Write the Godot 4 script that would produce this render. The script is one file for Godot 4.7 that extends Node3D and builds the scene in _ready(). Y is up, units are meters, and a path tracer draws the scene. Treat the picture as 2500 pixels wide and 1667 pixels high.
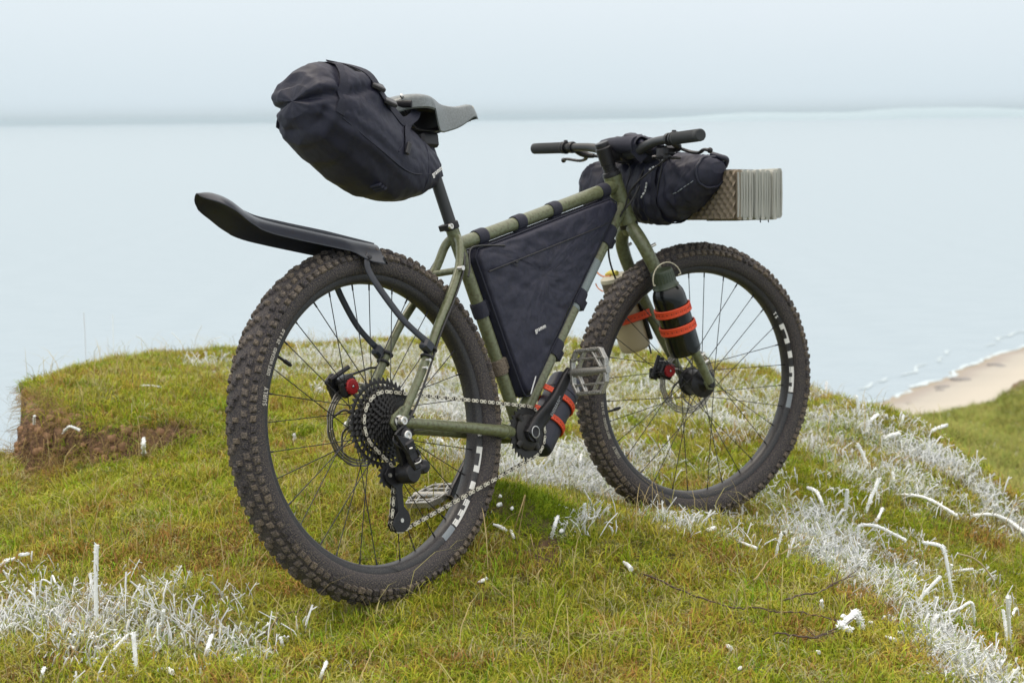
extends Node3D

# ---------------------------------------------------------------- camera, sky, light
var TAUF := TAU
func _ready() -> void:
	rng.seed = 20
	var cam := Camera3D.new()
	cam.name = "camera"
	cam.position = Vector3(0, 1.0, 0)
	cam.basis = Basis(Vector3.RIGHT, -0.149989) * Basis(Vector3.BACK, -0.011499)
	cam.fov = 26.0063
	cam.near = 0.1
	cam.far = 20000.0
	var lens := CameraAttributesPhysical.new()
	lens.frustum_focal_length = 51.96
	lens.frustum_focus_distance = 3.15
	lens.exposure_aperture = 6.3
	lens.frustum_near = 0.1
	lens.frustum_far = 20000.0
	cam.attributes = lens
	add_child(cam)
	cam.fov = 26.0063
	var sky_mat := ProceduralSkyMaterial.new()
	sky_mat.sky_top_color = lin(2.45, 2.24, 2.05)
	sky_mat.sky_horizon_color = lin(0.530, 0.608, 0.655)
	sky_mat.sky_curve = 1.35
	sky_mat.sky_energy_multiplier = 1.0
	sky_mat.ground_bottom_color = lin(0.25, 0.28, 0.28)
	sky_mat.ground_horizon_color = lin(0.530, 0.608, 0.655)
	sky_mat.ground_energy_multiplier = 1.0
	sky_mat.sun_angle_max = 1.0
	sky_mat.sky_cover = cloud_cover()
	sky_mat.sky_cover_modulate = Color(1, 1, 1, 1)
	var sky := Sky.new()
	sky.sky_material = sky_mat
	var env := Environment.new()
	env.background_mode = Environment.BG_SKY
	env.sky = sky
	env.tonemap_mode = Environment.TONE_MAPPER_LINEAR
	env.tonemap_exposure = 1.3
	env.sdfgi_enabled = true
	env.ssao_enabled = true
	env.ssil_enabled = true
	env.fog_enabled = true
	env.fog_density = 0.00008
	env.fog_light_color = lin(0.72, 0.89, 1.0)
	var we := WorldEnvironment.new()
	we.name = "world_environment"
	we.environment = env
	add_child(we)
	var sun := DirectionalLight3D.new()
	sun.name = "sun"
	sun.light_energy = 0.5
	sun.light_color = Color(1.0, 0.96, 0.90)
	sun.light_angular_distance = 30.0
	sun.shadow_enabled = true
	sun.basis = Basis.looking_at(Vector3(0.45, -0.85, 0.25))
	add_child(sun)

	make_materials()
	build_terrain()
	build_sea()
	build_bicycle()
	build_luggage()
	build_plants()

func lin(r: float, g: float, b: float) -> Color:
	return Color(r, g, b).linear_to_srgb()

func cloud_cover() -> ImageTexture:
	# soft bands of thin cloud: low contrast, brighter where the layer is thinner
	var n := FastNoiseLite.new()
	n.seed = 4
	n.frequency = 1.0
	n.fractal_octaves = 4
	var im := Image.create(512, 256, false, Image.FORMAT_RGBAF)
	for y in 256:
		var up := PI * (0.5 - (y + 0.5) / 256.0)
		for x in 512:
			var az := TAU * x / 512.0
			var d := Vector3(cos(up) * cos(az), sin(up), cos(up) * sin(az))
			var k := 0.5 + 0.5 * n.get_noise_3d(d.x * 1.2, d.y * 7.0, d.z * 1.2)
			var a := clampf((k - 0.35) * 1.5, 0.0, 1.0) * 0.040 * smoothstep(-0.02, 0.10, d.y)
			im.set_pixel(x, y, Color(1.0, 0.55, 0.72, a))
	return ImageTexture.create_from_image(im)

# ---------------------------------------------------------------- helpers
var rng := RandomNumberGenerator.new()
var origin_of := {}
var used := {}

func V(x: float, y: float, z: float) -> Vector3:
	return Vector3(x, y, z)

class MB:
	var v := PackedVector3Array()
	var c := PackedColorArray()
	var uv := PackedVector2Array()
	var ix := PackedInt32Array()
	var col := Color.WHITE

	func add(p: Vector3, t := Vector2.ZERO) -> int:
		v.append(p)
		c.append(col)
		uv.append(t)
		return v.size() - 1

	func tri(a: int, b: int, d: int) -> void:
		ix.append(a)
		ix.append(b)
		ix.append(d)

	func quad(a: int, b: int, d: int, e: int) -> void:
		tri(a, b, d)
		tri(a, d, e)

	func grid(rows: Array, cu := false, cv := false, flip := false) -> void:
		var n: int = rows.size()
		var m: int = rows[0].size()
		var b := v.size()
		for i in n:
			for j in m:
				add(rows[i][j], Vector2(float(j) / m, float(i) / n))
		for i in (n if cv else n - 1):
			for j in (m if cu else m - 1):
				var a := b + i * m + j
				var d := b + i * m + (j + 1) % m
				var e := b + ((i + 1) % n) * m + j
				var f := b + ((i + 1) % n) * m + (j + 1) % m
				if flip:
					quad(a, d, f, e)
				else:
					quad(a, e, f, d)

	func face(pts: Array, inside: Vector3) -> void:
		# a flat convex polygon that faces away from the point «inside»
		var mid := Vector3.ZERO
		for p in pts:
			mid += p
		mid /= pts.size()
		var n: Vector3 = (pts[2] - pts[0]).cross(pts[1] - pts[0])
		var turn := n.dot(mid - inside) < 0
		var b := v.size()
		for p in pts:
			add(p)
		for k in range(1, pts.size() - 1):
			if turn:
				tri(b, b + k + 1, b + k)
			else:
				tri(b, b + k, b + k + 1)

	func box(xf: Transform3D, s: Vector3, bev := 0.0) -> void:
		var h := s * 0.5
		var o := xf.origin
		if bev <= 0.0:
			for ax in 3:
				for sg in [-1.0, 1.0]:
					var pts := []
					for q in [[-1, -1], [1, -1], [1, 1], [-1, 1]]:
						var p := Vector3.ZERO
						p[ax] = sg * h[ax]
						p[(ax + 1) % 3] = q[0] * h[(ax + 1) % 3]
						p[(ax + 2) % 3] = q[1] * h[(ax + 2) % 3]
						pts.append(xf * p)
					face(pts, o)
			return
		var cor := func(sx: float, sy: float, sz: float, ax: int) -> Vector3:
			var p := Vector3(sx * (h.x - bev), sy * (h.y - bev), sz * (h.z - bev))
			p[ax] = [sx, sy, sz][ax] * h[ax]
			return xf * p
		for ax in 3:
			var a1 := (ax + 1) % 3
			var a2 := (ax + 2) % 3
			for sg in [-1.0, 1.0]:
				var pts := []
				for q in [[-1, -1], [1, -1], [1, 1], [-1, 1]]:
					var sv := [0.0, 0.0, 0.0]
					sv[ax] = sg
					sv[a1] = q[0]
					sv[a2] = q[1]
					pts.append(cor.call(sv[0], sv[1], sv[2], ax))
				face(pts, o)
			for s1 in [-1.0, 1.0]:
				for s2 in [-1.0, 1.0]:
					var sa := [0.0, 0.0, 0.0]
					var sb := [0.0, 0.0, 0.0]
					sa[ax] = -1.0
					sb[ax] = 1.0
					sa[a1] = s1
					sb[a1] = s1
					sa[a2] = s2
					sb[a2] = s2
					face([cor.call(sa[0], sa[1], sa[2], a1), cor.call(sb[0], sb[1], sb[2], a1), cor.call(sb[0], sb[1], sb[2], a2), cor.call(sa[0], sa[1], sa[2], a2)], o)
		for sx in [-1.0, 1.0]:
			for sy in [-1.0, 1.0]:
				for sz in [-1.0, 1.0]:
					face([cor.call(sx, sy, sz, 0), cor.call(sx, sy, sz, 1), cor.call(sx, sy, sz, 2)], o)

	func tube(pts: Array, rad, seg := 12, caps := true, flat := 1.0, ref := Vector3.ZERO) -> void:
		# a swept tube; «flat» scales the section across «ref»
		var n := pts.size()
		var rows := []
		var nn := Vector3.ZERO
		for i in n:
			var t: Vector3 = (pts[mini(i + 1, n - 1)] - pts[maxi(i - 1, 0)]).normalized()
			if ref != Vector3.ZERO:
				nn = (ref - t * ref.dot(t)).normalized()
			elif i == 0:
				nn = t.cross(Vector3.UP if absf(t.y) < 0.9 else Vector3.RIGHT).normalized()
			else:
				nn = (nn - t * nn.dot(t)).normalized()
			var bb := t.cross(nn)
			var r: float = rad[i] if rad is Array or rad is PackedFloat32Array else rad
			var row := PackedVector3Array()
			for j in seg:
				var a := TAU * j / seg
				row.append(pts[i] + (nn * cos(a) * flat + bb * sin(a)) * r)
			rows.append(row)
		grid(rows, true)
		if caps:
			for e in [0, n - 1]:
				var ring: PackedVector3Array = rows[e]
				face(Array(ring), pts[1] if e == 0 else pts[n - 2])

	func lathe(xf: Transform3D, prof: Array, seg := 24) -> void:
		# profile of (radius, height along y); split where it turns sharply
		var start := 0
		for i in range(1, prof.size()):
			var last := i == prof.size() - 1
			var sharp := false
			if not last:
				sharp = (prof[i] - prof[i - 1]).angle_to(prof[i + 1] - prof[i]) > 0.6 or (prof[i] - prof[i - 1]).angle_to(prof[i + 1] - prof[i]) < -0.6
			if last or sharp:
				var rows := []
				for k in range(start, i + 1):
					var row := PackedVector3Array()
					for j in seg:
						var a := TAU * j / seg
						row.append(xf * Vector3(cos(a) * prof[k].x, prof[k].y, -sin(a) * prof[k].x))
					rows.append(row)
				grid(rows, true)
				start = i

	func plate(xf: Transform3D, poly: PackedVector2Array, th: float, bev := 0.0) -> void:
		# an outline in the xy plane of xf, with thickness along z
		if Geometry2D.is_polygon_clockwise(poly):
			poly = poly.duplicate()
			poly.reverse()
		var n := poly.size()
		var inner := PackedVector2Array()
		for i in n:
			var a := (poly[i] - poly[(i + n - 1) % n]).normalized()
			var b := (poly[(i + 1) % n] - poly[i]).normalized()
			var m := (a + b).normalized()
			inner.append(poly[i] + Vector2(-m.y, m.x) * bev)
		var levels := [[poly, -th / 2], [poly, th / 2]] if bev <= 0.0 else [[inner, -th / 2], [poly, -th / 2 + bev], [poly, th / 2 - bev], [inner, th / 2]]
		for k in levels.size() - 1:
			for i in n:
				var j := (i + 1) % n
				var b := v.size()
				add(xf * Vector3(levels[k][0][i].x, levels[k][0][i].y, levels[k][1]))
				add(xf * Vector3(levels[k][0][j].x, levels[k][0][j].y, levels[k][1]))
				add(xf * Vector3(levels[k + 1][0][j].x, levels[k + 1][0][j].y, levels[k + 1][1]))
				add(xf * Vector3(levels[k + 1][0][i].x, levels[k + 1][0][i].y, levels[k + 1][1]))
				quad(b, b + 3, b + 2, b + 1)
		var tris := Geometry2D.triangulate_polygon(inner if bev > 0.0 else poly)
		var cap: PackedVector2Array = inner if bev > 0.0 else poly
		for z in [-th / 2, th / 2]:
			var b := v.size()
			for q in cap:
				add(xf * Vector3(q.x, q.y, z))
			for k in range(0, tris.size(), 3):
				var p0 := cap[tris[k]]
				var cr := (cap[tris[k + 1]] - p0).cross(cap[tris[k + 2]] - p0)
				if (cr > 0) == (z > 0):
					tri(b + tris[k], b + tris[k + 2], b + tris[k + 1])
				else:
					tri(b + tris[k], b + tris[k + 1], b + tris[k + 2])

	func ball(o: Vector3, r: Vector3, seg := 12, rings := 8) -> void:
		var rows := []
		for i in rings + 1:
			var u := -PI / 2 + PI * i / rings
			var row := PackedVector3Array()
			for j in seg:
				var a := TAU * j / seg
				row.append(o + Vector3(cos(u) * cos(a) * r.x, sin(u) * r.y, -cos(u) * sin(a) * r.z))
			rows.append(row)
		grid(rows, true)

	func take(m: Mesh, xf: Transform3D) -> void:
		for k in m.get_surface_count():
			var s := m.surface_get_arrays(k)
			var b := v.size()
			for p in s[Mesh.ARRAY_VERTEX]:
				add(xf * p)
			if s[Mesh.ARRAY_INDEX] != null:
				for i in s[Mesh.ARRAY_INDEX]:
					ix.append(b + i)
			else:
				for i in s[Mesh.ARRAY_VERTEX].size():
					ix.append(b + i)

	func mesh() -> ArrayMesh:
		var n := PackedVector3Array()
		n.resize(v.size())
		for k in range(0, ix.size(), 3):
			var a := ix[k]
			var b := ix[k + 1]
			var d := ix[k + 2]
			var q := (v[d] - v[a]).cross(v[b] - v[a])
			n[a] += q
			n[b] += q
			n[d] += q
		for k in n.size():
			n[k] = n[k].normalized() if n[k].length_squared() > 1e-24 else Vector3.UP
		var arr := []
		arr.resize(Mesh.ARRAY_MAX)
		arr[Mesh.ARRAY_VERTEX] = v
		arr[Mesh.ARRAY_NORMAL] = n
		arr[Mesh.ARRAY_COLOR] = c
		arr[Mesh.ARRAY_TEX_UV] = uv
		arr[Mesh.ARRAY_INDEX] = ix
		var out := ArrayMesh.new()
		out.add_surface_from_arrays(Mesh.PRIMITIVE_TRIANGLES, arr)
		return out

func spline(pts: Array, per := 6) -> Array:
	var out := []
	var n := pts.size()
	for i in n - 1:
		var p0: Vector3 = pts[maxi(i - 1, 0)]
		var p3: Vector3 = pts[mini(i + 2, n - 1)]
		for k in per:
			var t := float(k) / per
			out.append((pts[i] as Vector3).cubic_interpolate(pts[i + 1], p0, p3, t))
	out.append(pts[n - 1])
	return out

func ramp(vals: Array, n: int) -> Array:
	# the list stretched to n values
	var out := []
	for i in n:
		var t := float(i) / maxi(n - 1, 1) * (vals.size() - 1)
		var k := mini(int(t), vals.size() - 2)
		out.append(lerpf(vals[k], vals[k + 1], t - k))
	return out

func along(a: Vector3, b: Vector3, side := Vector3.ZERO) -> Transform3D:
	# y axis from a towards b, origin at a
	var y := (b - a).normalized()
	var ref := side if side != Vector3.ZERO else (Vector3.BACK if absf(y.z) < 0.9 else Vector3.RIGHT)
	var x := (ref - y * ref.dot(y)).normalized()
	return Transform3D(Basis(x, y, x.cross(y)), a)

func numbered(called: String, under: Node) -> String:
	var key := str(under.get_instance_id()) + called
	var k: int = used.get(key, 0)
	used[key] = k + 1
	return called if k == 0 else "%s_%03d" % [called, k]

func put(called: String, m: Mesh, mat: Material, under: Node = self, xf := Transform3D.IDENTITY) -> MeshInstance3D:
	var o := MeshInstance3D.new()
	o.name = numbered(called, under)
	o.mesh = m
	if mat:
		o.material_override = mat
	if origin_of.has(under):
		xf = Transform3D(Basis.IDENTITY, -origin_of[under]) * xf
	o.transform = xf
	under.add_child(o, true)
	return o

func part(called: String, b: MB, mat: Material, under: Node = self, xf := Transform3D.IDENTITY) -> MeshInstance3D:
	return put(called, b.mesh(), mat, under, xf)

func thing(called: String, label: String, category: String, frame: Transform3D, base: Vector3, group := "") -> Node3D:
	var o := Node3D.new()
	o.name = numbered(called, self)
	o.transform = frame * Transform3D(Basis.IDENTITY, base)
	origin_of[o] = base
	tag(o, label, category, group)
	add_child(o, true)
	return o

func tag(o: Node, label: String, category: String, group := "") -> void:
	o.set_meta("label", label)
	o.set_meta("category", category)
	if group:
		o.set_meta("group", group)

# ---------------------------------------------------------------- materials
var M := {}
var grain: NoiseTexture2D
var blotch: NoiseTexture2D

func noise_tex(freq: float, seed_: int, oct := 4, ramp_: Gradient = null) -> NoiseTexture2D:
	var n := FastNoiseLite.new()
	n.seed = seed_
	n.frequency = freq
	n.noise_type = FastNoiseLite.TYPE_SIMPLEX_SMOOTH
	n.fractal_octaves = oct
	var t := NoiseTexture2D.new()
	t.width = 512
	t.height = 512
	t.seamless = true
	t.noise = n
	if ramp_:
		t.color_ramp = ramp_
	return t

func grad(stops: Array) -> Gradient:
	var g := Gradient.new()
	g.offsets = PackedFloat32Array(stops.map(func(s): return s[0]))
	g.colors = PackedColorArray(stops.map(func(s): return s[1]))
	return g

func mat(called: String, col: Color, rough: float, metal := 0.0) -> StandardMaterial3D:
	var m := StandardMaterial3D.new()
	m.resource_name = called
	m.albedo_color = col
	m.roughness = rough
	m.metallic = metal
	M[called] = m
	return m

func tri_map(m: StandardMaterial3D, scale: float, tex: Texture2D, bump := 0.0, btex: Texture2D = null) -> void:
	m.uv1_triplanar = true
	m.uv1_scale = Vector3.ONE * scale
	if tex:
		m.albedo_texture = tex
	if bump > 0.0:
		m.heightmap_enabled = true
		m.heightmap_texture = btex if btex else grain
		m.heightmap_scale = bump

func weave() -> ImageTexture:
	var im := Image.create(128, 128, false, Image.FORMAT_RGB8)
	for y in 128:
		for x in 128:
			var a := 0.5 + 0.5 * sin(TAU * x / 8.0)
			var b := 0.5 + 0.5 * sin(TAU * y / 8.0)
			var k := a if ((x / 8) + (y / 8)) % 2 == 0 else b
			k = k * 0.7 + rng.randf() * 0.3
			im.set_pixel(x, y, Color(k, k, k))
	return ImageTexture.create_from_image(im)

func make_materials() -> void:
	grain = noise_tex(0.02, 3, 5)
	blotch = noise_tex(0.008, 9, 5)
	var w := weave()
	var m := mat("olive_paint", lin(0.138, 0.158, 0.086), 0.36)
	m.clearcoat_enabled = true
	m.clearcoat = 0.25
	m.clearcoat_roughness = 0.3
	tri_map(m, 9.0, noise_tex(0.02, 12, 5, grad([[0.0, Color(0.62, 0.55, 0.45)], [0.38, Color(0.9, 0.88, 0.84)], [0.6, Color(1, 1, 1)], [1.0, Color(1, 1, 1)]])))
	m = mat("bag_cloth", lin(0.0165, 0.0180, 0.0390), 0.60)
	m.rim_enabled = true
	m.rim = 0.2
	m.rim_tint = 1.0
	tri_map(m, 5.0, noise_tex(0.02, 101, 5, grad([[0.0, Color(0.72, 0.72, 0.74)], [0.5, Color(0.88, 0.88, 0.90)], [0.7, Color(0.95, 0.95, 0.95)], [1.0, Color(1, 1, 1)]])), 0.12, noise_tex(0.012, 102, 4))
	m = mat("bag_cloth_glossy", lin(0.015, 0.017, 0.034), 0.45)
	m.rim_enabled = true
	m.rim = 0.15
	m.rim_tint = 1.0
	tri_map(m, 40.0, null, 0.03, w)
	m = mat("webbing", lin(0.016, 0.018, 0.036), 0.7)
	tri_map(m, 120.0, null, 0.05, w)
	mat("black_plastic", lin(0.020, 0.020, 0.024), 0.45)
	m = mat("guard_plastic", lin(0.022, 0.026, 0.037), 0.30)
	tri_map(m, 6.0, noise_tex(0.03, 31, 5, grad([[0.0, Color(1, 1, 1)], [0.5, Color(1, 1, 1)], [0.75, Color(1.0, 0.93, 0.85)], [1.0, Color(0.9, 0.8, 0.7)]])))
	m = mat("black_metal", lin(0.022, 0.022, 0.026), 0.38, 0.3)
	tri_map(m, 20.0, noise_tex(0.03, 8, 4, grad([[0.0, Color(0.6, 0.55, 0.5)], [0.5, Color(0.95, 0.95, 0.95)], [1.0, Color(1, 1, 1)]])))
	m = mat("rim_black", Color.WHITE, 0.42)
	tri_map(m, 14.0, noise_tex(0.035, 18, 5, grad([[0.0, lin(0.018, 0.018, 0.022)], [0.55, lin(0.020, 0.020, 0.024)], [0.72, lin(0.06, 0.055, 0.05)], [1.0, lin(0.13, 0.115, 0.09)]])))
	m = mat("rubber", Color.WHITE, 0.8)
	tri_map(m, 16.0, noise_tex(0.03, 41, 5, grad([[0.0, lin(0.024, 0.022, 0.030)], [0.48, lin(0.030, 0.027, 0.034)], [0.58, lin(0.07, 0.061, 0.055)], [1.0, lin(0.20, 0.165, 0.125)]])), 0.15)
	m = mat("rubber_muddy", Color.WHITE, 0.9)
	tri_map(m, 16.0, noise_tex(0.03, 42, 5, grad([[0.0, lin(0.026, 0.023, 0.028)], [0.36, lin(0.055, 0.048, 0.048)], [0.55, lin(0.12, 0.10, 0.083)], [1.0, lin(0.28, 0.23, 0.17)]])), 0.2)
	m = mat("rubber_mud_cake", Color.WHITE, 0.95)
	tri_map(m, 20.0, noise_tex(0.03, 43, 5, grad([[0.0, lin(0.05, 0.044, 0.042)], [0.45, lin(0.145, 0.118, 0.092)], [1.0, lin(0.32, 0.26, 0.19)]])), 0.3)
	mat("spoke_steel", lin(0.03, 0.03, 0.033), 0.35, 0.5)
	mat("steel", lin(0.55, 0.54, 0.52), 0.3, 1.0)
	mat("bolt_silver", lin(0.70, 0.69, 0.66), 0.35, 0.9)
	mat("chain_plate", lin(0.62, 0.58, 0.48), 0.42, 0.6)
	mat("chain_dark", lin(0.06, 0.055, 0.05), 0.5, 0.6)
	m = mat("sprocket_dark", lin(0.030, 0.029, 0.029), 0.45, 0.5)
	m = mat("pedal_alloy", lin(0.50, 0.51, 0.50), 0.42, 0.75)
	tri_map(m, 25.0, noise_tex(0.03, 77, 5, grad([[0.0, Color(0.35, 0.3, 0.25)], [0.4, Color(0.75, 0.72, 0.68)], [0.6, Color(1, 1, 1)], [1.0, Color(1, 1, 1)]])))
	mat("rotor_steel", lin(0.30, 0.28, 0.25), 0.35, 0.9)
	mat("red_alloy", lin(0.30, 0.012, 0.014), 0.35, 0.2)
	m = mat("orange_rubber", lin(0.66, 0.070, 0.020), 0.55)
	mat("strap_hole", lin(0.14, 0.016, 0.008), 0.8)
	mat("decal_white", lin(0.78, 0.78, 0.76), 0.5)
	mat("decal_grey", lin(0.22, 0.25, 0.28), 0.5)
	mat("print_white", lin(0.40, 0.385, 0.34), 0.7)
	mat("label_white", lin(0.75, 0.75, 0.74), 0.6)
	m = mat("saddle_leather", lin(0.20, 0.225, 0.23), 0.36)
	tri_map(m, 14.0, noise_tex(0.02, 55, 5, grad([[0.0, Color(0.75, 0.75, 0.75)], [1.0, Color(1, 1, 1)]])), 0.05)
	mat("grip_rubber", lin(0.030, 0.034, 0.038), 0.75)
	mat("bar_black", lin(0.028, 0.030, 0.033), 0.4)
	m = mat("bottle_black", lin(0.006, 0.007, 0.007), 0.14)
	mat("bottle_cap_green", lin(0.040, 0.055, 0.034), 0.4)
	m = mat("bottle_pale", lin(0.42, 0.36, 0.24), 0.35)
	m.backlight_enabled = true
	m.backlight = Color(0.5, 0.45, 0.35)
	mat("cap_taupe", lin(0.13, 0.105, 0.085), 0.5)
	mat("cap_sand", lin(0.50, 0.47, 0.36), 0.5)
	mat("cap_yellow", lin(0.70, 0.62, 0.12), 0.45)
	mat("cord_orange", lin(0.62, 0.24, 0.12), 0.6)
	m = mat("foam_tan", lin(0.23, 0.19, 0.14), 0.85)
	mat("foam_grey", lin(0.34, 0.35, 0.32), 0.85)
	mat("foam_grey_light", lin(0.42, 0.42, 0.38), 0.85)
	m = mat("downtube_print", Color.WHITE, 0.5)
	tri_map(m, 22.0, noise_tex(0.035, 91, 3, grad([[0.0, lin(0.10, 0.14, 0.17)], [0.45, lin(0.15, 0.19, 0.21)], [0.6, lin(0.24, 0.28, 0.27)], [1.0, lin(0.28, 0.31, 0.28)]])))
	mat("crank_print", lin(0.22, 0.23, 0.25), 0.5)
	mat("reflective", lin(0.72, 0.74, 0.76), 0.35)
	mat("cable_black", lin(0.016, 0.016, 0.018), 0.4)

# ---------------------------------------------------------------- ground
var tps_w := PackedFloat64Array()
const AZ0 := -0.62
const AZ1 := 0.66
const NA := 340
const D0 := 1.25
const D1 := 8.6
const ND := 260
var hgt := PackedFloat32Array()

func tps_u(r2: float) -> float:
	return r2 * log(r2) if r2 > 1e-12 else 0.0

func solve_ground() -> void:
	# thin plate spline through the surveyed ground points
	var n: int = GROUND.size()
	var m := n + 3
	var a := []
	for i in m:
		var row := PackedFloat64Array()
		row.resize(m + 1)
		a.append(row)
	for i in n:
		for j in n:
			a[i][j] = tps_u(Vector2(GROUND[i].x - GROUND[j].x, GROUND[i].z - GROUND[j].z).length_squared()) + (0.002 if i == j else 0.0)
		var p := [1.0, GROUND[i].x, GROUND[i].z]
		for k in 3:
			a[i][n + k] = p[k]
			a[n + k][i] = p[k]
		a[i][m] = GROUND[i].y
	for c in m:
		var best := c
		for r in range(c, m):
			if absf(a[r][c]) > absf(a[best][c]):
				best = r
		var t: PackedFloat64Array = a[c]
		a[c] = a[best]
		a[best] = t
		var pr: PackedFloat64Array = a[c]
		for r in m:
			if r != c and a[r][c] != 0.0:
				var f: float = a[r][c] / pr[c]
				var row: PackedFloat64Array = a[r]
				for k in range(c, m + 1):
					row[k] -= f * pr[k]
				a[r] = row
	for i in m:
		tps_w.append(a[i][m] / a[i][i])

func crest_at(az: float) -> float:
	for i in CREST.size() - 1:
		if az <= CREST[i + 1].x:
			return lerpf(CREST[i].y, CREST[i + 1].y, clampf((az - CREST[i].x) / (CREST[i + 1].x - CREST[i].x), 0, 1))
	return CREST[-1].y

func step3(a: float, b: float, x: float) -> float:
	var t := clampf((x - a) / (b - a), 0, 1)
	return t * t * (3 - 2 * t)

func height_exact(x: float, z: float) -> float:
	var dist := maxf(-z, 0.3)
	var dc := crest_at(x / dist)
	var zz := maxf(z, -dc - 0.4)
	var n: int = GROUND.size()
	var h := tps_w[n] + tps_w[n + 1] * x + tps_w[n + 2] * zz
	for i in n:
		var g: Vector3 = GROUND[i]
		var r2 := (x - g.x) * (x - g.x) + (zz - g.z) * (zz - g.z)
		if r2 > 1e-12:
			h += tps_w[i] * r2 * log(r2)
	var s := maxf(dist - dc, 0)
	var fall := lerpf(7.0, 1.0, step3(-0.345, -0.27, x / dist))
	h -= fall * minf(0.22 * s * s + 0.35 * s * s * s, 0.3 * s + 1.2 * maxf(s - 0.6, 0) + 0.1 * s)
	var zl := -4.36 - 0.10 * sin(x * 5.1) - 0.05 * sin(x * 13 + 1)
	var back := step3(zl + 0.05, zl - 0.05, z)
	var bank := step3(-0.70, -1.40, x) * step3(-0.345, -0.338, x / dist)
	h += bank * (0.050 * back * (1 - step3(4.45, 5.2, dist)) - 0.055 * (1 - back) * step3(zl + 0.75, zl, z))
	h += 0.035 * exp(-(pow(x / 0.13, 2) + pow((z + 3.42) / 0.10, 2)))
	h += 0.010 * sin(x * 7.3 + z * 4.1) * sin(z * 6.7 - x * 2.2 + 0.7) + 0.006 * sin(x * 17 + 1.3) * sin(z * 15.1 + x * 5)
	return h

func ground_h(x: float, z: float) -> float:
	var dist := maxf(-z, 0.3)
	var u := clampf((x / dist - AZ0) / (AZ1 - AZ0), 0, 1) * (NA - 1)
	var w := clampf((dist - D0) / (D1 - D0), 0, 1) * (ND - 1)
	var i := mini(int(u), NA - 2)
	var j := mini(int(w), ND - 2)
	var fu := u - i
	var fw := w - j
	return lerpf(lerpf(hgt[j * NA + i], hgt[j * NA + i + 1], fu), lerpf(hgt[(j + 1) * NA + i], hgt[(j + 1) * NA + i + 1], fu), fw)

func bare_at(x: float, z: float) -> float:
	# bare earth where the turf has slipped at the left edge, and a scrape below the mound
	var e := n_fine.get_noise_2d(x, z) * 0.06
	var a := smoothstep(-1.28, -1.42, x + e * 2.0) * smoothstep(-4.62, -4.50, z + e) * smoothstep(-4.12, -4.22, z + e - (x + 1.3) * 0.6)
	var b := 1.0 - smoothstep(0.6, 1.0, Vector2((x - 0.06 + e) / 0.13, (z + 3.24 + e * 0.5) / 0.07).length())
	return maxf(a, b * 0.9)

func ground_n(x: float, z: float) -> Vector3:
	var e := 0.02
	return Vector3(ground_h(x - e, z) - ground_h(x + e, z), 2 * e, ground_h(x, z - e) - ground_h(x, z + e)).normalized()

var n_big: FastNoiseLite
var n_mid: FastNoiseLite
var n_fine: FastNoiseLite

func noise2(seed_: int, freq: float) -> FastNoiseLite:
	var n := FastNoiseLite.new()
	n.seed = seed_
	n.frequency = freq
	n.fractal_octaves = 3
	return n

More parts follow.
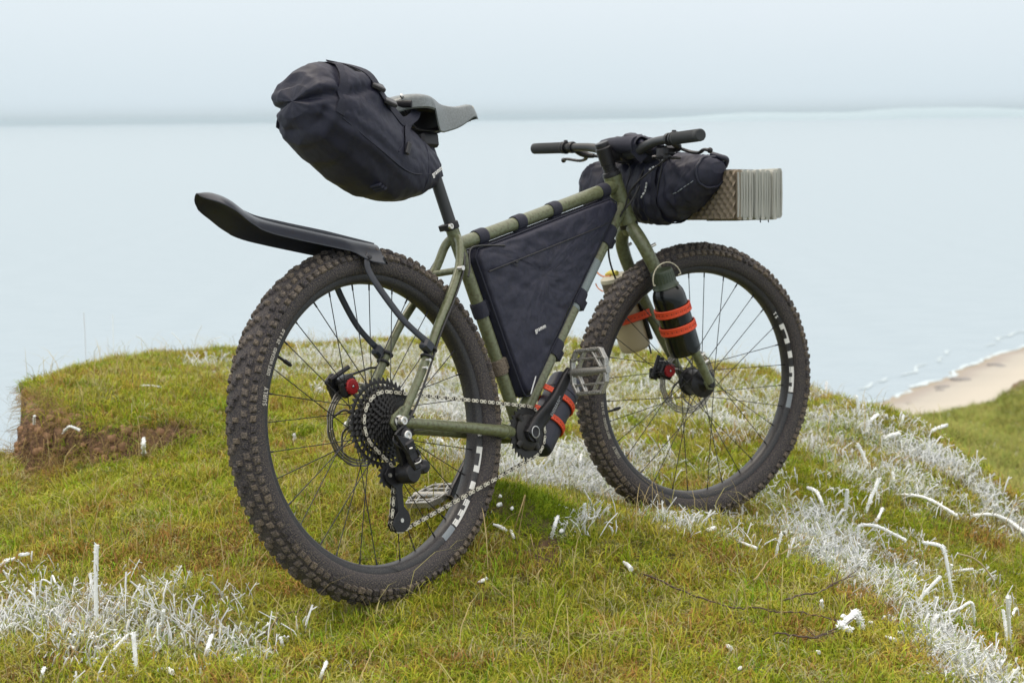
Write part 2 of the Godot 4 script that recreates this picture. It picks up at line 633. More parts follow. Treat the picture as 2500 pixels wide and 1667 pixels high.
func build_terrain() -> void:
	n_big = noise2(21, 0.9)
	n_mid = noise2(22, 3.2)
	n_fine = noise2(23, 12.0)
	solve_ground()
	hgt.resize(NA * ND)
	var b := MB.new()
	var rows := []
	for j in ND:
		var dist := lerpf(D0, D1, float(j) / (ND - 1))
		var row := PackedVector3Array()
		for i in NA:
			var az := lerpf(AZ0, AZ1, float(i) / (NA - 1))
			var h := height_exact(az * dist, -dist)
			hgt[j * NA + i] = h
			row.append(Vector3(az * dist, h, -dist))
		rows.append(row)
	# steep earth overhangs a little: the turf lip leans out over the bare soil
	var k := 0
	for j in ND:
		for i in NA:
			var p: Vector3 = rows[j][i]
			var n := ground_n(p.x, p.z)
			var bare := maxf(smoothstep(0.90, 0.72, n.y), bare_at(p.x, p.z))
			var f := n_fine.get_noise_2d(p.x, p.z)
			var mid := n_mid.get_noise_2d(p.x, p.z)
			var turf := Color(0.125, 0.125, 0.026).lerp(Color(0.180, 0.130, 0.050), clampf(0.5 + mid, 0, 1))
			var soil := Color(0.30, 0.175, 0.10).lerp(Color(0.16, 0.088, 0.052), clampf(0.5 + f, 0, 1))
			b.col = turf.lerp(soil, bare)
			if bare > 0.0:
				p.y += bare * 0.012 * f
				p.x += bare * 0.020 * n_fine.get_noise_2d(p.x * 2 + 9.0, p.y * 8)
				p.z += bare * 0.030 * n_fine.get_noise_2d(p.x * 2, p.y * 8 + 4.0)
			b.add(p)
	for j in ND - 1:
		for i in NA - 1:
			k = j * NA + i
			b.quad(k, k + NA, k + NA + 1, k + 1)
	var m := mat("earth", Color.WHITE, 0.95)
	m.vertex_color_use_as_albedo = true
	tri_map(m, 2.3, noise_tex(0.05, 61, 5, grad([[0.0, Color(0.45, 0.45, 0.45)], [1.0, Color(1, 1, 1)]])), 0.7, noise_tex(0.06, 62, 5))
	m.uv1_world_triplanar = true
	var g := part("ground", b, m)
	g.set_meta("kind", "structure")
	# the grassy slope below, further along the coast
	b = MB.new()
	var near := [V(1.78,-0.95,-8.50), V(2.03,-0.87,-8.00), V(2.08,-0.84,-7.00), V(2.21,-0.95,-6.20), V(2.50,-1.07,-5.60), V(2.98,-1.22,-5.00)]
	var far := [V(2.97,-1.73,-13.00), V(3.72,-2.07,-15.00), V(5.57,-2.47,-18.00), V(6.72,-2.74,-20.00), V(8.20,-2.91,-23.00), V(13.02,-3.40,-30.00)]
	near = spline(near, 14)
	far = spline(far, 14)
	for i in near.size():
		for j in 60:
			var t := j / 47.0
			var p: Vector3 = near[i].lerp(far[i], t)
			p.y -= 0.22 * t * t
			var bump := 0.10 * n_big.get_noise_2d(p.x * 0.5, p.z * 0.5) + 0.03 * n_mid.get_noise_2d(p.x * 0.5, p.z * 0.5)
			p.y += bump * smoothstep(0.0, 0.2, t)
			if t > 1.0:
				p = far[i] + (far[i] - near[i]).normalized() * (t - 1.0) * 5.0 - Vector3(0, pow((t - 1.0) * 9.0, 2) + (t - 1.0) * 10.0, 0)
			if t < 0.001:
				p += Vector3(0, -0.6, 0.6)
			slope_pts.append(p)
			var c := n_big.get_noise_2d(p.x * 0.35, p.z * 0.35)
			var g2 := n_mid.get_noise_2d(p.x * 0.8, p.z * 0.3)
			b.col = Color(0.30, 0.29, 0.11).lerp(Color(0.34, 0.32, 0.15), clampf(0.5 + c, 0, 1)).lerp(Color(0.19, 0.21, 0.042), clampf(0.35 + g2, 0, 1))
			if t > 0.995 or (t > 0.86 and p.x > 6.9 and n_mid.get_noise_2d(p.x, p.z) > -0.15):
				b.col = Color(0.30, 0.18, 0.10)
			b.add(p)
	for i in near.size() - 1:
		for j in 59:
			k = i * 60 + j
			b.quad(k, k + 1, k + 61, k + 60)
	g = part("hillside", b, m)
	g.set_meta("kind", "structure")
var slope_pts := []

func build_sea() -> void:
	var b := MB.new()
	var rows := []
	var zs := [-30.0, -60.0, -100.0, -160.0, -260.0, -450.0, -900.0, -2000.0, -5000.0, -15000.0]
	for z in zs:
		var row := PackedVector3Array()
		for i in 25:
			row.append(Vector3((i - 12) / 12.0 * (120.0 - z * 0.8), -19.0, z))
		rows.append(row)
	b.grid(rows, false, false, true)
	var m := mat("sea_water", lin(0.298, 0.372, 0.428), 0.30)
	var rip := noise_tex(0.012, 71, 5)
	m.uv1_triplanar = true
	m.uv1_world_triplanar = true
	m.uv1_scale = Vector3(0.030, 0.05, 0.07)
	m.albedo_texture = noise_tex(0.010, 72, 5, grad([[0.0, Color(0.95, 0.96, 0.965)], [0.5, Color(0.98, 0.985, 0.985)], [1.0, Color(1, 1, 1)]]))
	m.heightmap_enabled = true
	m.heightmap_texture = rip
	m.heightmap_scale = 5.0
	part("sea", b, m).set_meta("kind", "structure")
	var shore := spline([V(15.40,-19.00,-83.90), V(20.66,-19.00,-92.74), V(24.60,-19.00,-99.23), V(27.77,-19.00,-103.85), V(32.74,-19.00,-110.92), V(38.10,-19.00,-117.98), V(44.01,-19.00,-125.54), V(51.93,-19.00,-135.32), V(62.45,-19.00,-147.87)], 12)
	var sn := noise2(31, 0.16)
	b = MB.new()
	rows = []
	var foam := []
	for i in shore.size():
		var p: Vector3 = shore[i]
		var side := Vector3(0.80, 0, 0.60)
		var wob := 1.1 * sn.get_noise_1d(p.z * 1.0) + 0.5 * sn.get_noise_1d(p.z * 4.0)
		p += side * wob
		var row := PackedVector3Array()
		for q in [[-1.5, -0.12], [0.0, 0.03], [0.9, 0.10], [2.2, 0.20], [5.0, 0.5], [10.0, 1.0], [18.0, 2.0], [30.0, 4.5], [40.0, 9.0]]:
			row.append(p + side * q[0] + Vector3(0, q[1], 0))
		rows.append(row)
	var sand := [Color(0.30, 0.26, 0.20), Color(0.30, 0.26, 0.20), Color(0.30, 0.27, 0.24), Color(0.38, 0.355, 0.31), Color(0.44, 0.41, 0.35), Color(0.46, 0.425, 0.36), Color(0.46, 0.425, 0.36), Color(0.45, 0.38, 0.27), Color(0.2, 0.2, 0.08)]  # greyed tones: distance haze is put into the sand colours
	for i in rows.size():
		for j in 9:
			b.col = sand[j]
			b.add(rows[i][j])
	for i in rows.size() - 1:
		for j in 8:
			var k := i * 9 + j
			b.quad(k, k + 9, k + 10, k + 1)
	m = mat("sand", Color.WHITE, 0.9)
	m.vertex_color_use_as_albedo = true
	part("beach", b, m).set_meta("kind", "structure")
	# lines of washed foam along the water's edge
	for line in [[-0.2, 0.8, 1.0], [-3.4, 0.35, 0.8]]:
		b = MB.new()
		var prev := -1
		for i in shore.size() - 1:
			for h in 6:
				var p: Vector3 = shore[i].lerp(shore[i + 1], h / 6.0)
				var w: float = line[1] * (0.55 + 0.9 * sn.get_noise_2d(p.z * 2.0, line[0] * 7.0))
				if w < 0.15:
					prev = -1
					continue
				var c: Vector3 = p + Vector3(0.80, 0, 0.60) * (line[0] + 1.1 * sn.get_noise_1d(p.z) + 0.8 * sn.get_noise_2d(p.z * 1.2, line[0]))
				var at := b.add(c - Vector3(0.80, 0, 0.60) * w / 2 + Vector3(0, 0.05, 0))
				b.add(c + Vector3(0.80, 0, 0.60) * w / 2 + Vector3(0, 0.05, 0))
				if prev >= 0:
					b.quad(prev, at, at + 1, prev + 1)
				prev = at
		if b.ix.size():
			if not M.has("foam"):
				mat("foam", lin(0.48, 0.56, 0.60), 0.9)
			part("surf", b, M.foam).set_meta("kind", "structure")
	# dark weed left on the wet sand
	b = MB.new()
	var wr := RandomNumberGenerator.new()
	wr.seed = 12
	for i in 70:
		var k := wr.randi_range(20, shore.size() - 2)
		if sn.get_noise_1d(k * 2.3) < 0.02:
			continue
		var p: Vector3 = shore[k].lerp(shore[k + 1], wr.randf()) + Vector3(0.80, 0, 0.60) * wr.randf_range(1.2, 3.2)
		p.y = -18.85
		b.ball(p, Vector3(wr.randf_range(0.2, 0.7), 0.10, wr.randf_range(0.3, 0.9)), 7, 4)
	mat("weed", lin(0.22, 0.21, 0.20), 0.8)
	var wd := part("washed_weed", b, M.weed)
	wd.set_meta("kind", "stuff")
	tag(wd, "dark weed washed up along the water's edge", "seaweed")
	# the far shore, low on the horizon, haze put into its pale blue colour
	b = MB.new()
	rows = []
	var hn := noise2(44, 0.0012)
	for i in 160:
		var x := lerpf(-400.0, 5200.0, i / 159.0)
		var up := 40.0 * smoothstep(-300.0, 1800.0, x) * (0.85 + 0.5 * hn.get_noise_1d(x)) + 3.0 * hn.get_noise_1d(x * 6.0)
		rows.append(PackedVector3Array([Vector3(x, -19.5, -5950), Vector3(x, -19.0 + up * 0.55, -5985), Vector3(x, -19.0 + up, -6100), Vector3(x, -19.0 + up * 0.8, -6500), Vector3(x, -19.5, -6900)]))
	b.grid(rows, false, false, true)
	mat("hazed_land", lin(0.37, 0.46, 0.51), 0.95)
	part("headland", b, M.hazed_land).set_meta("kind", "structure")

# ---------------------------------------------------------------- bicycle
# bicycle coordinates: x forward from the rear axle, y up, z to the rider's right
var BIKE: Transform3D
var STEER: Transform3D
const WB := 1.186
const RIM_R := 0.3165

func axis_point(s: float) -> Vector3:
	# a point on the steering axis, s metres up from beside the front axle
	return Vector3(WB - 0.047 * sin(deg_to_rad(69.0)) - 0.358368 * s, -0.047 * cos(deg_to_rad(69.0)) + 0.933580 * s, 0)

func place_bike() -> void:
	var b := Basis(Vector3.UP, 0.8506) * Basis(Vector3.BACK, -0.0676) * Basis(Vector3.RIGHT, -0.1796)
	BIKE = Transform3D(b, Vector3(-0.2923, 0.3664, -3.0577))
	var s := Basis(Vector3(-0.358368, 0.933580, 0).normalized(), -0.3867)
	var a0 := axis_point(0.0)
	STEER = Transform3D(s, a0 - s * a0)

func mirror(pts: Array) -> Array:
	return pts.map(func(p): return Vector3(p.x, p.y, -p.z))

func circle(c: Vector3, r: float, n: int, ax := Vector3.BACK) -> Array:
	var x := ax.cross(Vector3.UP if absf(ax.y) < 0.9 else Vector3.RIGHT).normalized()
	var y := ax.cross(x)
	var out := []
	for i in n + 1:
		out.append(c + (x * cos(TAU * i / n) + y * sin(TAU * i / n)) * r)
	return out

func zaxis(o: Vector3) -> Transform3D:
	# y of the lathe runs along the bicycle's z
	return Transform3D(Basis(Vector3.RIGHT, Vector3.BACK, Vector3.DOWN), o)

var font: Font
func glyphs(text: String, size: float, thick: float) -> Array:
	# one TextMesh for each letter and its place along the line
	if font == null:
		var f := SystemFont.new()
		f.font_names = PackedStringArray(["Droid Sans"])
		f.font_weight = 700
		font = f
	var out := []
	var x := 0.0
	for ch in text:
		var wide: float = font.get_string_size(ch, HORIZONTAL_ALIGNMENT_LEFT, -1, 32).x * size / 32.0
		if ch != " ":
			var t := TextMesh.new()
			t.text = ch
			t.font = font
			t.font_size = 32
			t.pixel_size = size / 32.0
			t.depth = thick
			t.curve_step = 3.0
			out.append([t, x + wide / 2])
		x += wide
	out.append(x)
	return out

func flat_text(text: String, size: float, xf: Transform3D) -> MB:
	var b := MB.new()
	var g := glyphs(text, size, 0.0006)
	var total: float = g.pop_back()
	for q in g:
		b.take(q[0], xf * Transform3D(Basis.IDENTITY, Vector3(q[1] - total / 2, 0, 0)))
	return b

func casing(phi: float) -> Vector2:
	# (radius, z) of the tyre's casing, phi from the crown
	return Vector2(0.338 + 0.034 * cos(phi), 0.0365 * sin(phi))

func knob_mesh(l: float, wd: float, h: float, skew: float) -> ArrayMesh:
	var b := MB.new()
	var lo := [Vector3(-l / 2, -0.002, -wd / 2), Vector3(l / 2, -0.002, -wd / 2), Vector3(l / 2, -0.002, wd / 2), Vector3(-l / 2, -0.002, wd / 2)]
	var hi := []
	var hi2 := []
	for p in lo:
		var q := Vector3(p.x * 0.86 + skew * p.z, h * 0.8, p.z * 0.86)
		hi.append(q)
		hi2.append(Vector3(q.x * 0.82, h, q.z * 0.82))
	for k in 4:
		var j := (k + 1) % 4
		b.face([lo[k], lo[j], hi[j], hi[k]], Vector3.ZERO)
		b.face([hi[k], hi[j], hi2[j], hi2[k]], Vector3.ZERO)
	b.face(hi2, Vector3.ZERO)
	# a sipe: a narrow raised bar across the top reads as the cut beside it
	b.box(Transform3D(Basis.IDENTITY, Vector3(l * 0.18, h + 0.0003, 0)), Vector3(l * 0.28, 0.0012, wd * 0.6))
	return b.mesh()

func ring_text(text: String, size: float, r: float, z: float, tilt: float, start_deg: float, clockwise: bool) -> MB:
	# letters on a side face of the wheel, tops outwards; they run clockwise as seen from the right
	var b := MB.new()
	var g := glyphs(text, size, 0.0006)
	g.pop_back()
	for q in g:
		var a: float = deg_to_rad(start_deg) + (-1.0 if clockwise else 1.0) * q[1] / r
		var out := Vector3(cos(a), sin(a), 0)
		var right := Vector3(sin(a), -cos(a), 0)
		var nrm := (Vector3.BACK * cos(tilt) + out * sin(tilt)).normalized()
		var upv := (out * cos(tilt) - Vector3.BACK * sin(tilt)).normalized()
		b.take(q[0], Transform3D(Basis(right, upv, nrm), out * r + Vector3(0, 0, z)) * Transform3D(Basis.IDENTITY, Vector3(0, -size * 0.36, 0)))
	return b

func make_wheel(bike: Node3D, frame: Transform3D, rear: bool) -> void:
	var wr := RandomNumberGenerator.new()
	wr.seed = 7 if rear else 8
	# tyre
	var b := MB.new()
	var rows := []
	for i in 160:
		var a := TAU * i / 160
		var row := PackedVector3Array()
		row.append(Vector3(cos(a) * 0.3125, sin(a) * 0.3125, -0.0165))
		for k in 23:
			var phi := lerpf(-2.32, 2.32, k / 22.0)
			var q := casing(phi)
			q.x = maxf(q.x, 0.3135)
			row.append(Vector3(cos(a) * q.x, sin(a) * q.x, q.y))
		row.append(Vector3(cos(a) * 0.3125, sin(a) * 0.3125, 0.0165))
		rows.append(row)
	b.grid(rows, false, true)
	var tyre := part("tyre", b, M.rubber, bike, frame)
	# a rubber layer between the tread blocks, darker than most of them
	b = MB.new()
	rows = []
	for i in 160:
		var a := TAU * i / 160
		var row := PackedVector3Array()
		for k in 17:
			var q := casing(lerpf(-1.42, 1.42, k / 16.0))
			var grow := 0.0006 if k > 0 and k < 16 else -0.0003
			row.append(Vector3(cos(a) * (q.x + grow), sin(a) * (q.x + grow), q.y * (1.0 + grow * 18.0)))
		rows.append(row)
	b.grid(rows, false, true)
	part("tread_base", b, M.rubber, tyre)
	# moulded rib just above the rim
	for s in [-1, 1]:
		b = MB.new()
		b.tube(circle(Vector3(0, 0, s * 0.0268), 0.3195, 120), 0.0012, 6, false)
		part("bead_rib", b, M.rubber, tyre)
	var kinds := {"side": knob_mesh(0.0150, 0.0135, 0.0066, 0.1), "mid": knob_mesh(0.0140, 0.0120, 0.0062, -0.25), "mid2": knob_mesh(0.0140, 0.0120, 0.0062, 0.25), "centre": knob_mesh(0.0125, 0.0145, 0.0058, 0.0)}
	var cake := [M.rubber_muddy, M.rubber_muddy, M.rubber_mud_cake, M.rubber]
	var places := []
	var n := 112
	for i in n:
		var a := TAU * i / n
		var st := TAU / n
		places.append(["side", a, 1.20, true])
		places.append(["side", a + st * 0.5, -1.20, false])
		var behind := cos(a) < -0.25 or (sin(a) > 0.4 and cos(a) < 0.3)
		places.append(["mid", a + st * 0.5, 0.72, behind and i % 2 == 0])
		places.append(["mid2", a, -0.72, false])
		if i % 2 == 0:
			places.append(["centre", a, 0.24, behind])
			places.append(["centre", a + st * 0.9, -0.24, false])
			places.append(["mid", a + st * 0.5, 0.02, behind])
	var rest := MB.new()
	var singles := 0
	for q in places:
		var c := casing(q[2])
		var a: float = q[1] + wr.randf_range(-0.002, 0.002)
		var out := Vector3(cos(a), sin(a), 0)
		var tan_ := Vector3(-sin(a), cos(a), 0)
		var nrm: Vector3 = (out * cos(q[2]) * 0.0365 + Vector3.BACK * sin(q[2]) * 0.034).normalized()
		var xf := Transform3D(Basis(tan_, nrm, tan_.cross(nrm)).rotated(nrm, wr.randf_range(-0.16, 0.16)), out * c.x + Vector3(0, 0, c.y))
		xf.basis = xf.basis.scaled_local(Vector3(wr.randf_range(0.82, 1.15), wr.randf_range(0.75, 1.12), wr.randf_range(0.85, 1.12)))
		var single: bool = q[3] and (rear or q[0] == "side") and singles < (186 if rear else 112)
		if single:
			singles += 1
			put("knob", kinds[q[0]], cake[wr.randi() % 4], tyre, xf)
		else:
			rest.take(kinds[q[0]], xf)
	part("tread_blocks", rest, M.rubber_muddy, tyre).set_meta("kind", "stuff")
	if rear:
		b = ring_text("SURLY", 0.0125, 0.3290, 0.0362, 0.25, 168.9, true)
		var b2 := ring_text("DIRT WIZARD", 0.0095, 0.3290, 0.0362, 0.25, 158.4, true)
		b.take(b2.mesh(), Transform3D.IDENTITY)
		b2 = ring_text("29 x 3.0", 0.0095, 0.3290, 0.0362, 0.25, 146.4, true)
		b.take(b2.mesh(), Transform3D.IDENTITY)
		part("tyre_lettering", b, M.print_white, tyre)
	else:
		b = ring_text("SURLY", 0.0125, 0.3290, 0.0362, 0.25, -147.2, true)
		var b2 := ring_text("DIRT WIZARD", 0.0095, 0.3290, 0.0362, 0.25, -157.8, true)
		b.take(b2.mesh(), Transform3D.IDENTITY)
		b2 = ring_text("29 x 3.0", 0.0095, 0.3290, 0.0362, 0.25, -169.6, true)
		b.take(b2.mesh(), Transform3D.IDENTITY)
		part("tyre_lettering", b, M.print_white, tyre)
	# rim
	var prof := [Vector2(0.3125, -0.0165), Vector2(0.3170, -0.0185), Vector2(0.3170, -0.0212), Vector2(0.3140, -0.0220), Vector2(0.3040, -0.0205), Vector2(0.2985, -0.0150), Vector2(0.2960, -0.0070), Vector2(0.2955, 0.0), Vector2(0.2960, 0.0070), Vector2(0.2985, 0.0150), Vector2(0.3040, 0.0205), Vector2(0.3140, 0.0220), Vector2(0.3170, 0.0212), Vector2(0.3170, 0.0185), Vector2(0.3125, 0.0165)]
	b = MB.new()
	rows = []
	for q in prof:
		var row := PackedVector3Array()
		for i in 180:
			var a := TAU * i / 180
			row.append(Vector3(cos(a) * q.x, sin(a) * q.x, q.y))
		rows.append(row)
	b.grid(rows, true, false, true)
	var rim := part("rim", b, M.rim_black, bike, frame)
	# printed marks on the side of the rim: [from, to, inner share, outer share] in degrees and of the face's width
	var base := -21.0 if rear else 22.6
	for s in [1, -1]:
		var grey := MB.new()
		for sign_ in [[[-5.6, -2.7, 0.08, 0.95], [-2.7, 2.6, 0.62, 0.95], [2.6, 5.4, 0.08, 0.95]], [[9.7, 13.3, 0.15, 0.9]], [[18.0, 21.2, 0.15, 0.97], [21.2, 23.4, 0.6, 0.97], [23.4, 26.4, 0.15, 0.97], [26.4, 28.4, 0.6, 0.97], [28.4, 31.3, 0.15, 0.97]]]:
			var marks := MB.new()
			for q in sign_:
				rim_mark(marks, base - q[1], base - q[0], q[2], q[3], s)
			part("rim_print", marks, M.decal_white, rim)
		for q in [[32.2, 39.5, 0.10, 0.98]]:
			rim_mark(grey, base - q[1], base - q[0], q[2], q[3], s)
		part("rim_print_grey", grey, M.decal_grey, rim)
	for q in [["T", 13.4], ["S", 11.1]]:
		part("rim_print", ring_text(q[0], 0.0130, 0.3080, 0.0212, -0.15, base + q[1], true), M.decal_white, rim)
	# valve
	b = MB.new()
	var va := deg_to_rad(147.1 if rear else -168.5)
	var vd := Vector3(cos(va), sin(va), 0)
	b.lathe(along(vd * 0.297, Vector3.ZERO), [Vector2(0.0048, 0.0), Vector2(0.0048, 0.003), Vector2(0.0030, 0.0035), Vector2(0.0030, 0.026), Vector2(0.0046, 0.0265), Vector2(0.0046, 0.040), Vector2(0.0028, 0.046), Vector2(0, 0.046)], 10)
	part("valve", b, M.black_metal, rim)
	# hub
	b = MB.new()
	if rear:
		b.lathe(zaxis(Vector3.ZERO), [Vector2(0, -0.074), Vector2(0.009, -0.074), Vector2(0.010, -0.060), Vector2(0.018, -0.052), Vector2(0.031, -0.038), Vector2(0.031, -0.034), Vector2(0.016, -0.028), Vector2(0.015, 0.012), Vector2(0.029, 0.018), Vector2(0.029, 0.022), Vector2(0.017, 0.024), Vector2(0.017, 0.066), Vector2(0.010, 0.074), Vector2(0, 0.074)], 28)
	else:
		b.lathe(zaxis(Vector3.ZERO), [Vector2(0, -0.056), Vector2(0.009, -0.056), Vector2(0.010, -0.047), Vector2(0.026, -0.043), Vector2(0.026, -0.036), Vector2(0.039, -0.030), Vector2(0.039, -0.026), Vector2(0.034, -0.022), Vector2(0.0345, 0.022), Vector2(0.039, 0.026), Vector2(0.039, 0.030), Vector2(0.022, 0.036), Vector2(0.014, 0.047), Vector2(0.009, 0.056), Vector2(0, 0.056)], 32)
	var hub := part("hub", b, M.black_metal, bike, frame)
	# spokes
	for k in 32:
		var side := 1 if k % 2 == 0 else -1
		var ra := TAU * (k + 0.5) / 32
		var lead := 1 if (k / 2) % 2 == 0 else -1
		var fr := (0.0275 if rear else 0.0365)
		var fz := (0.020 if side > 0 else -0.036) if rear else (0.028 * side)
		var ha := ra + lead * deg_to_rad(72.0 if rear else 62.0)
		var p1 := Vector3(cos(ha) * fr, sin(ha) * fr, fz + 0.0016 * lead * side)
		var p2 := Vector3(cos(ra) * 0.2965, sin(ra) * 0.2965, 0.005 * side)
		b = MB.new()
		b.tube([p1, p1.lerp(p2, 0.5), p2], 0.00105, 6, false)
		b.tube([p2.lerp(p1, 0.045), p2], 0.0019, 6, true)
		part("spoke", b, M.spoke_steel, rim)
	# brake rotor on the left
	var rz := -0.049 if rear else -0.045
	var ro := MB.new()
	var outer := []
	for i in 120:
		var a := TAU * i / 120
		outer.append(a)
	for band in [[0.0735, 0.0775], [0.0795, 0.0835], [0.0855, 0.0900]]:
		rows = []
		for q in [[band[0], -1], [band[1], -1], [band[1], 1], [band[0], 1]]:
			var row := PackedVector3Array()
			for a in outer:
				var w := 1.0 + 0.012 * sin(12 * a) if band[1] > 0.089 and q[0] == band[1] else 1.0
				row.append(Vector3(cos(a) * q[0] * w, sin(a) * q[0] * w, rz + q[1] * 0.0009))
			rows.append(row)
		ro.grid(rows, true, true, true)
	for i in 24:
		var a := TAU * i / 24
		ro.tube([Vector3(cos(a) * 0.0740, sin(a) * 0.0740, rz), Vector3(cos(a + 0.12) * 0.0890, sin(a + 0.12) * 0.0890, rz)], 0.0016, 4, true, 1.0)
	for i in 6:
		var a := TAU * i / 6
		ro.tube(spline([Vector3(cos(a) * 0.022, sin(a) * 0.022, rz), Vector3(cos(a + 0.28) * 0.05, sin(a + 0.28) * 0.05, rz), Vector3(cos(a + 0.75) * 0.0745, sin(a + 0.75) * 0.0745, rz)], 4), 0.0030, 6, true, 0.35, Vector3.BACK)
	ro.lathe(zaxis(Vector3(0, 0, rz)), [Vector2(0.012, -0.002), Vector2(0.026, -0.002), Vector2(0.026, 0.002), Vector2(0.012, 0.002)], 24)
	part("brake_rotor", ro, M.rotor_steel, bike, frame)

func rim_mark(b: MB, a0: float, a1: float, i0: float, i1: float, s: int) -> void:
	# follows the rim's side face, 0.4 mm proud
	var at := func(k: float, deg: float) -> Vector3:
		var r := lerpf(0.2990, 0.3138, k)
		var z := lerpf(0.0158, 0.0224, clampf(k * 2.5, 0, 1)) if k < 0.4 else lerpf(0.0210, 0.0224, (k - 0.4) / 0.6)
		if k < 0.4:
			z = lerpf(0.0158, 0.0210, k / 0.4)
		var a := deg_to_rad(deg)
		return Vector3(cos(a) * r, sin(a) * r, s * (z + 0.0004))
	var n := maxi(2, int(absf(a1 - a0)))
	var rows := []
	for j in 4:
		var row := PackedVector3Array()
		for i in n + 1:
			row.append(at.call(lerpf(i0, i1, j / 3.0), lerpf(a0, a1, float(i) / n)))
		rows.append(row)
	b.grid(rows, false, false, s > 0)

func clamp_ring(b: MB, o: Vector3, dir: Vector3, r: float, w: float) -> void:
	b.lathe(along(o - dir * w / 2, o + dir * w / 2), [Vector2(r * 0.8, 0), Vector2(r, 0.0), Vector2(r + 0.001, w * 0.15), Vector2(r + 0.001, w * 0.85), Vector2(r, w), Vector2(r * 0.8, w)], 20)

func build_bicycle() -> void:
	place_bike()
	var bike := thing("bicycle", "olive green mountain bike with knobbly tyres leaning on the grass mound", "bicycle", BIKE, Vector3(0.55, -0.378, 0.0))
	make_wheel(bike, Transform3D.IDENTITY, true)
	make_wheel(bike, STEER * Transform3D(Basis.IDENTITY, Vector3(WB, 0, 0)), false)
	var paint: Material = M.olive_paint
	# ---- frame
	var b := MB.new()
	var h0 := axis_point(0.4825)
	var h1 := axis_point(0.6130)
	b.lathe(along(h0, h1), [Vector2(0.0190, 0), Vector2(0.0245, 0), Vector2(0.0245, 0.012), Vector2(0.0225, 0.016), Vector2(0.0220, 0.115), Vector2(0.0240, 0.118), Vector2(0.0240, 0.1305), Vector2(0.0190, 0.1305)], 28)
	var frame := part("frame", b, paint, bike)
	b = MB.new()
	b.lathe(zaxis(Vector3(0.427, -0.064, 0)), [Vector2(0.015, -0.0365), Vector2(0.0225, -0.0365), Vector2(0.0225, 0.0365), Vector2(0.015, 0.0365)], 28)
	part("bottom_bracket_shell", b, paint, frame)
	b = MB.new()
	b.tube(spline([Vector3(0.455, -0.060, 0), Vector3(0.4396, 0.0034, 0), Vector3(0.3689, 0.2120, 0), Vector3(0.3105, 0.3800, 0), Vector3(0.2955, 0.4240, 0)], 6), 0.0152, 18)
	part("seat_tube", b, paint, frame)
	b = MB.new()
	b.tube([Vector3(0.312, 0.3775, 0), Vector3(0.46, 0.4135, 0), Vector3(0.75, 0.4850, 0), Vector3(0.928, 0.5290, 0)], [0.0165, 0.0160, 0.0165, 0.0180], 20)
	part("top_tube", b, paint, frame)
	b = MB.new()
	b.tube([Vector3(0.437, -0.064, 0), Vector3(0.60, 0.1095, 0), Vector3(0.80, 0.3235, 0), Vector3(0.945, 0.4780, 0)], [0.0190, 0.0180, 0.0180, 0.0195], 20)
	var down := part("down_tube", b, paint, frame)
	var dtd := Vector3(0.683, 0.730, 0).normalized()
	# pale lettering worn down to a grey blue band on the tube's side
	b = MB.new()
	var rows := []
	for k in 30:
		var o := Vector3(0.700, 0.2165, 0) + dtd * (0.0055 * k)
		var row := PackedVector3Array()
		for j in 8:
			var a := lerpf(-0.95, 0.95, j / 7.0)
			row.append(o + (Vector3.BACK * cos(a) + dtd.cross(Vector3.BACK) * sin(a)) * 0.0184)
		rows.append(row)
	b.grid(rows)
	part("tube_lettering", b, M.downtube_print, down)
	for s in [1, -1]:
		b = MB.new()
		var ss := [Vector3(0.302, 0.392, 0.010), Vector3(0.2935, 0.376, 0.024), Vector3(0.2690, 0.325, 0.038), Vector3(0.2190, 0.266, 0.053), Vector3(0.1544, 0.1930, 0.064), Vector3(0.0905, 0.1030, 0.068), Vector3(0.030, 0.022, 0.067), Vector3(0.012, 0.004, 0.067)]
		if s < 0:
			ss = mirror(ss)
		b.tube(spline(ss, 5), ramp([0.0105, 0.0100, 0.0098, 0.0092, 0.0085], 36), 14)
		part("seat_stay", b, paint, frame)
		b = MB.new()
		var cs := [Vector3(0.405, -0.0615, 0.026 * s), Vector3(0.37, -0.0565, 0.043 * s), Vector3(0.30, -0.0455, 0.051 * s), Vector3(0.15, -0.0225, 0.062 * s), Vector3(0.03, -0.0055, 0.068 * s), Vector3(0.010, -0.003, 0.068 * s)]
		b.tube(spline(cs, 5), ramp([0.0145, 0.0145, 0.0130, 0.0120, 0.0112, 0.0105], 26), 16)
		b.tube([Vector3(0.385, -0.0588, 0.036 * s), Vector3(0.352, -0.0537, 0.0455 * s)], 0.0168, 16)
		part("chain_stay", b, paint, frame)
		# dropout plate
		b = MB.new()
		b.plate(Transform3D(Basis.IDENTITY, Vector3(0, 0, 0.0685 * s)), PackedVector2Array([Vector2(0.034, 0.034), Vector2(0.016, 0.030), Vector2(-0.012, 0.014), Vector2(-0.020, -0.002), Vector2(-0.010, -0.017), Vector2(0.010, -0.020), Vector2(0.040, -0.014), Vector2(0.044, 0.004), Vector2(0.030, 0.012)]), 0.007, 0.001)
		part("dropout", b, paint, frame)
	b = MB.new()
	b.tube([Vector3(0.262, 0.316, -0.040), Vector3(0.262, 0.316, 0.040)], 0.0075, 12)
	b.tube([Vector3(0.262, 0.3165, 0.036), Vector3(0.255, 0.3185, 0.060)], 0.0050, 8)
	b.tube([Vector3(0.262, 0.3165, -0.036), Vector3(0.255, 0.3185, -0.060)], 0.0050, 8)
	part("stay_bridge", b, paint, frame)
	b = MB.new()
	for q in [Vector3(0.088, 0.106, 0.081), Vector3(0.1000, 0.122, 0.081)]:
		b.tube([q - Vector3(0, 0, 0.014), q + Vector3(0, 0, 0.004)], 0.0036, 8)
	b.tube([Vector3(0.252, 0.3185, 0.052), Vector3(0.252, 0.3185, 0.066)], 0.0055, 10)
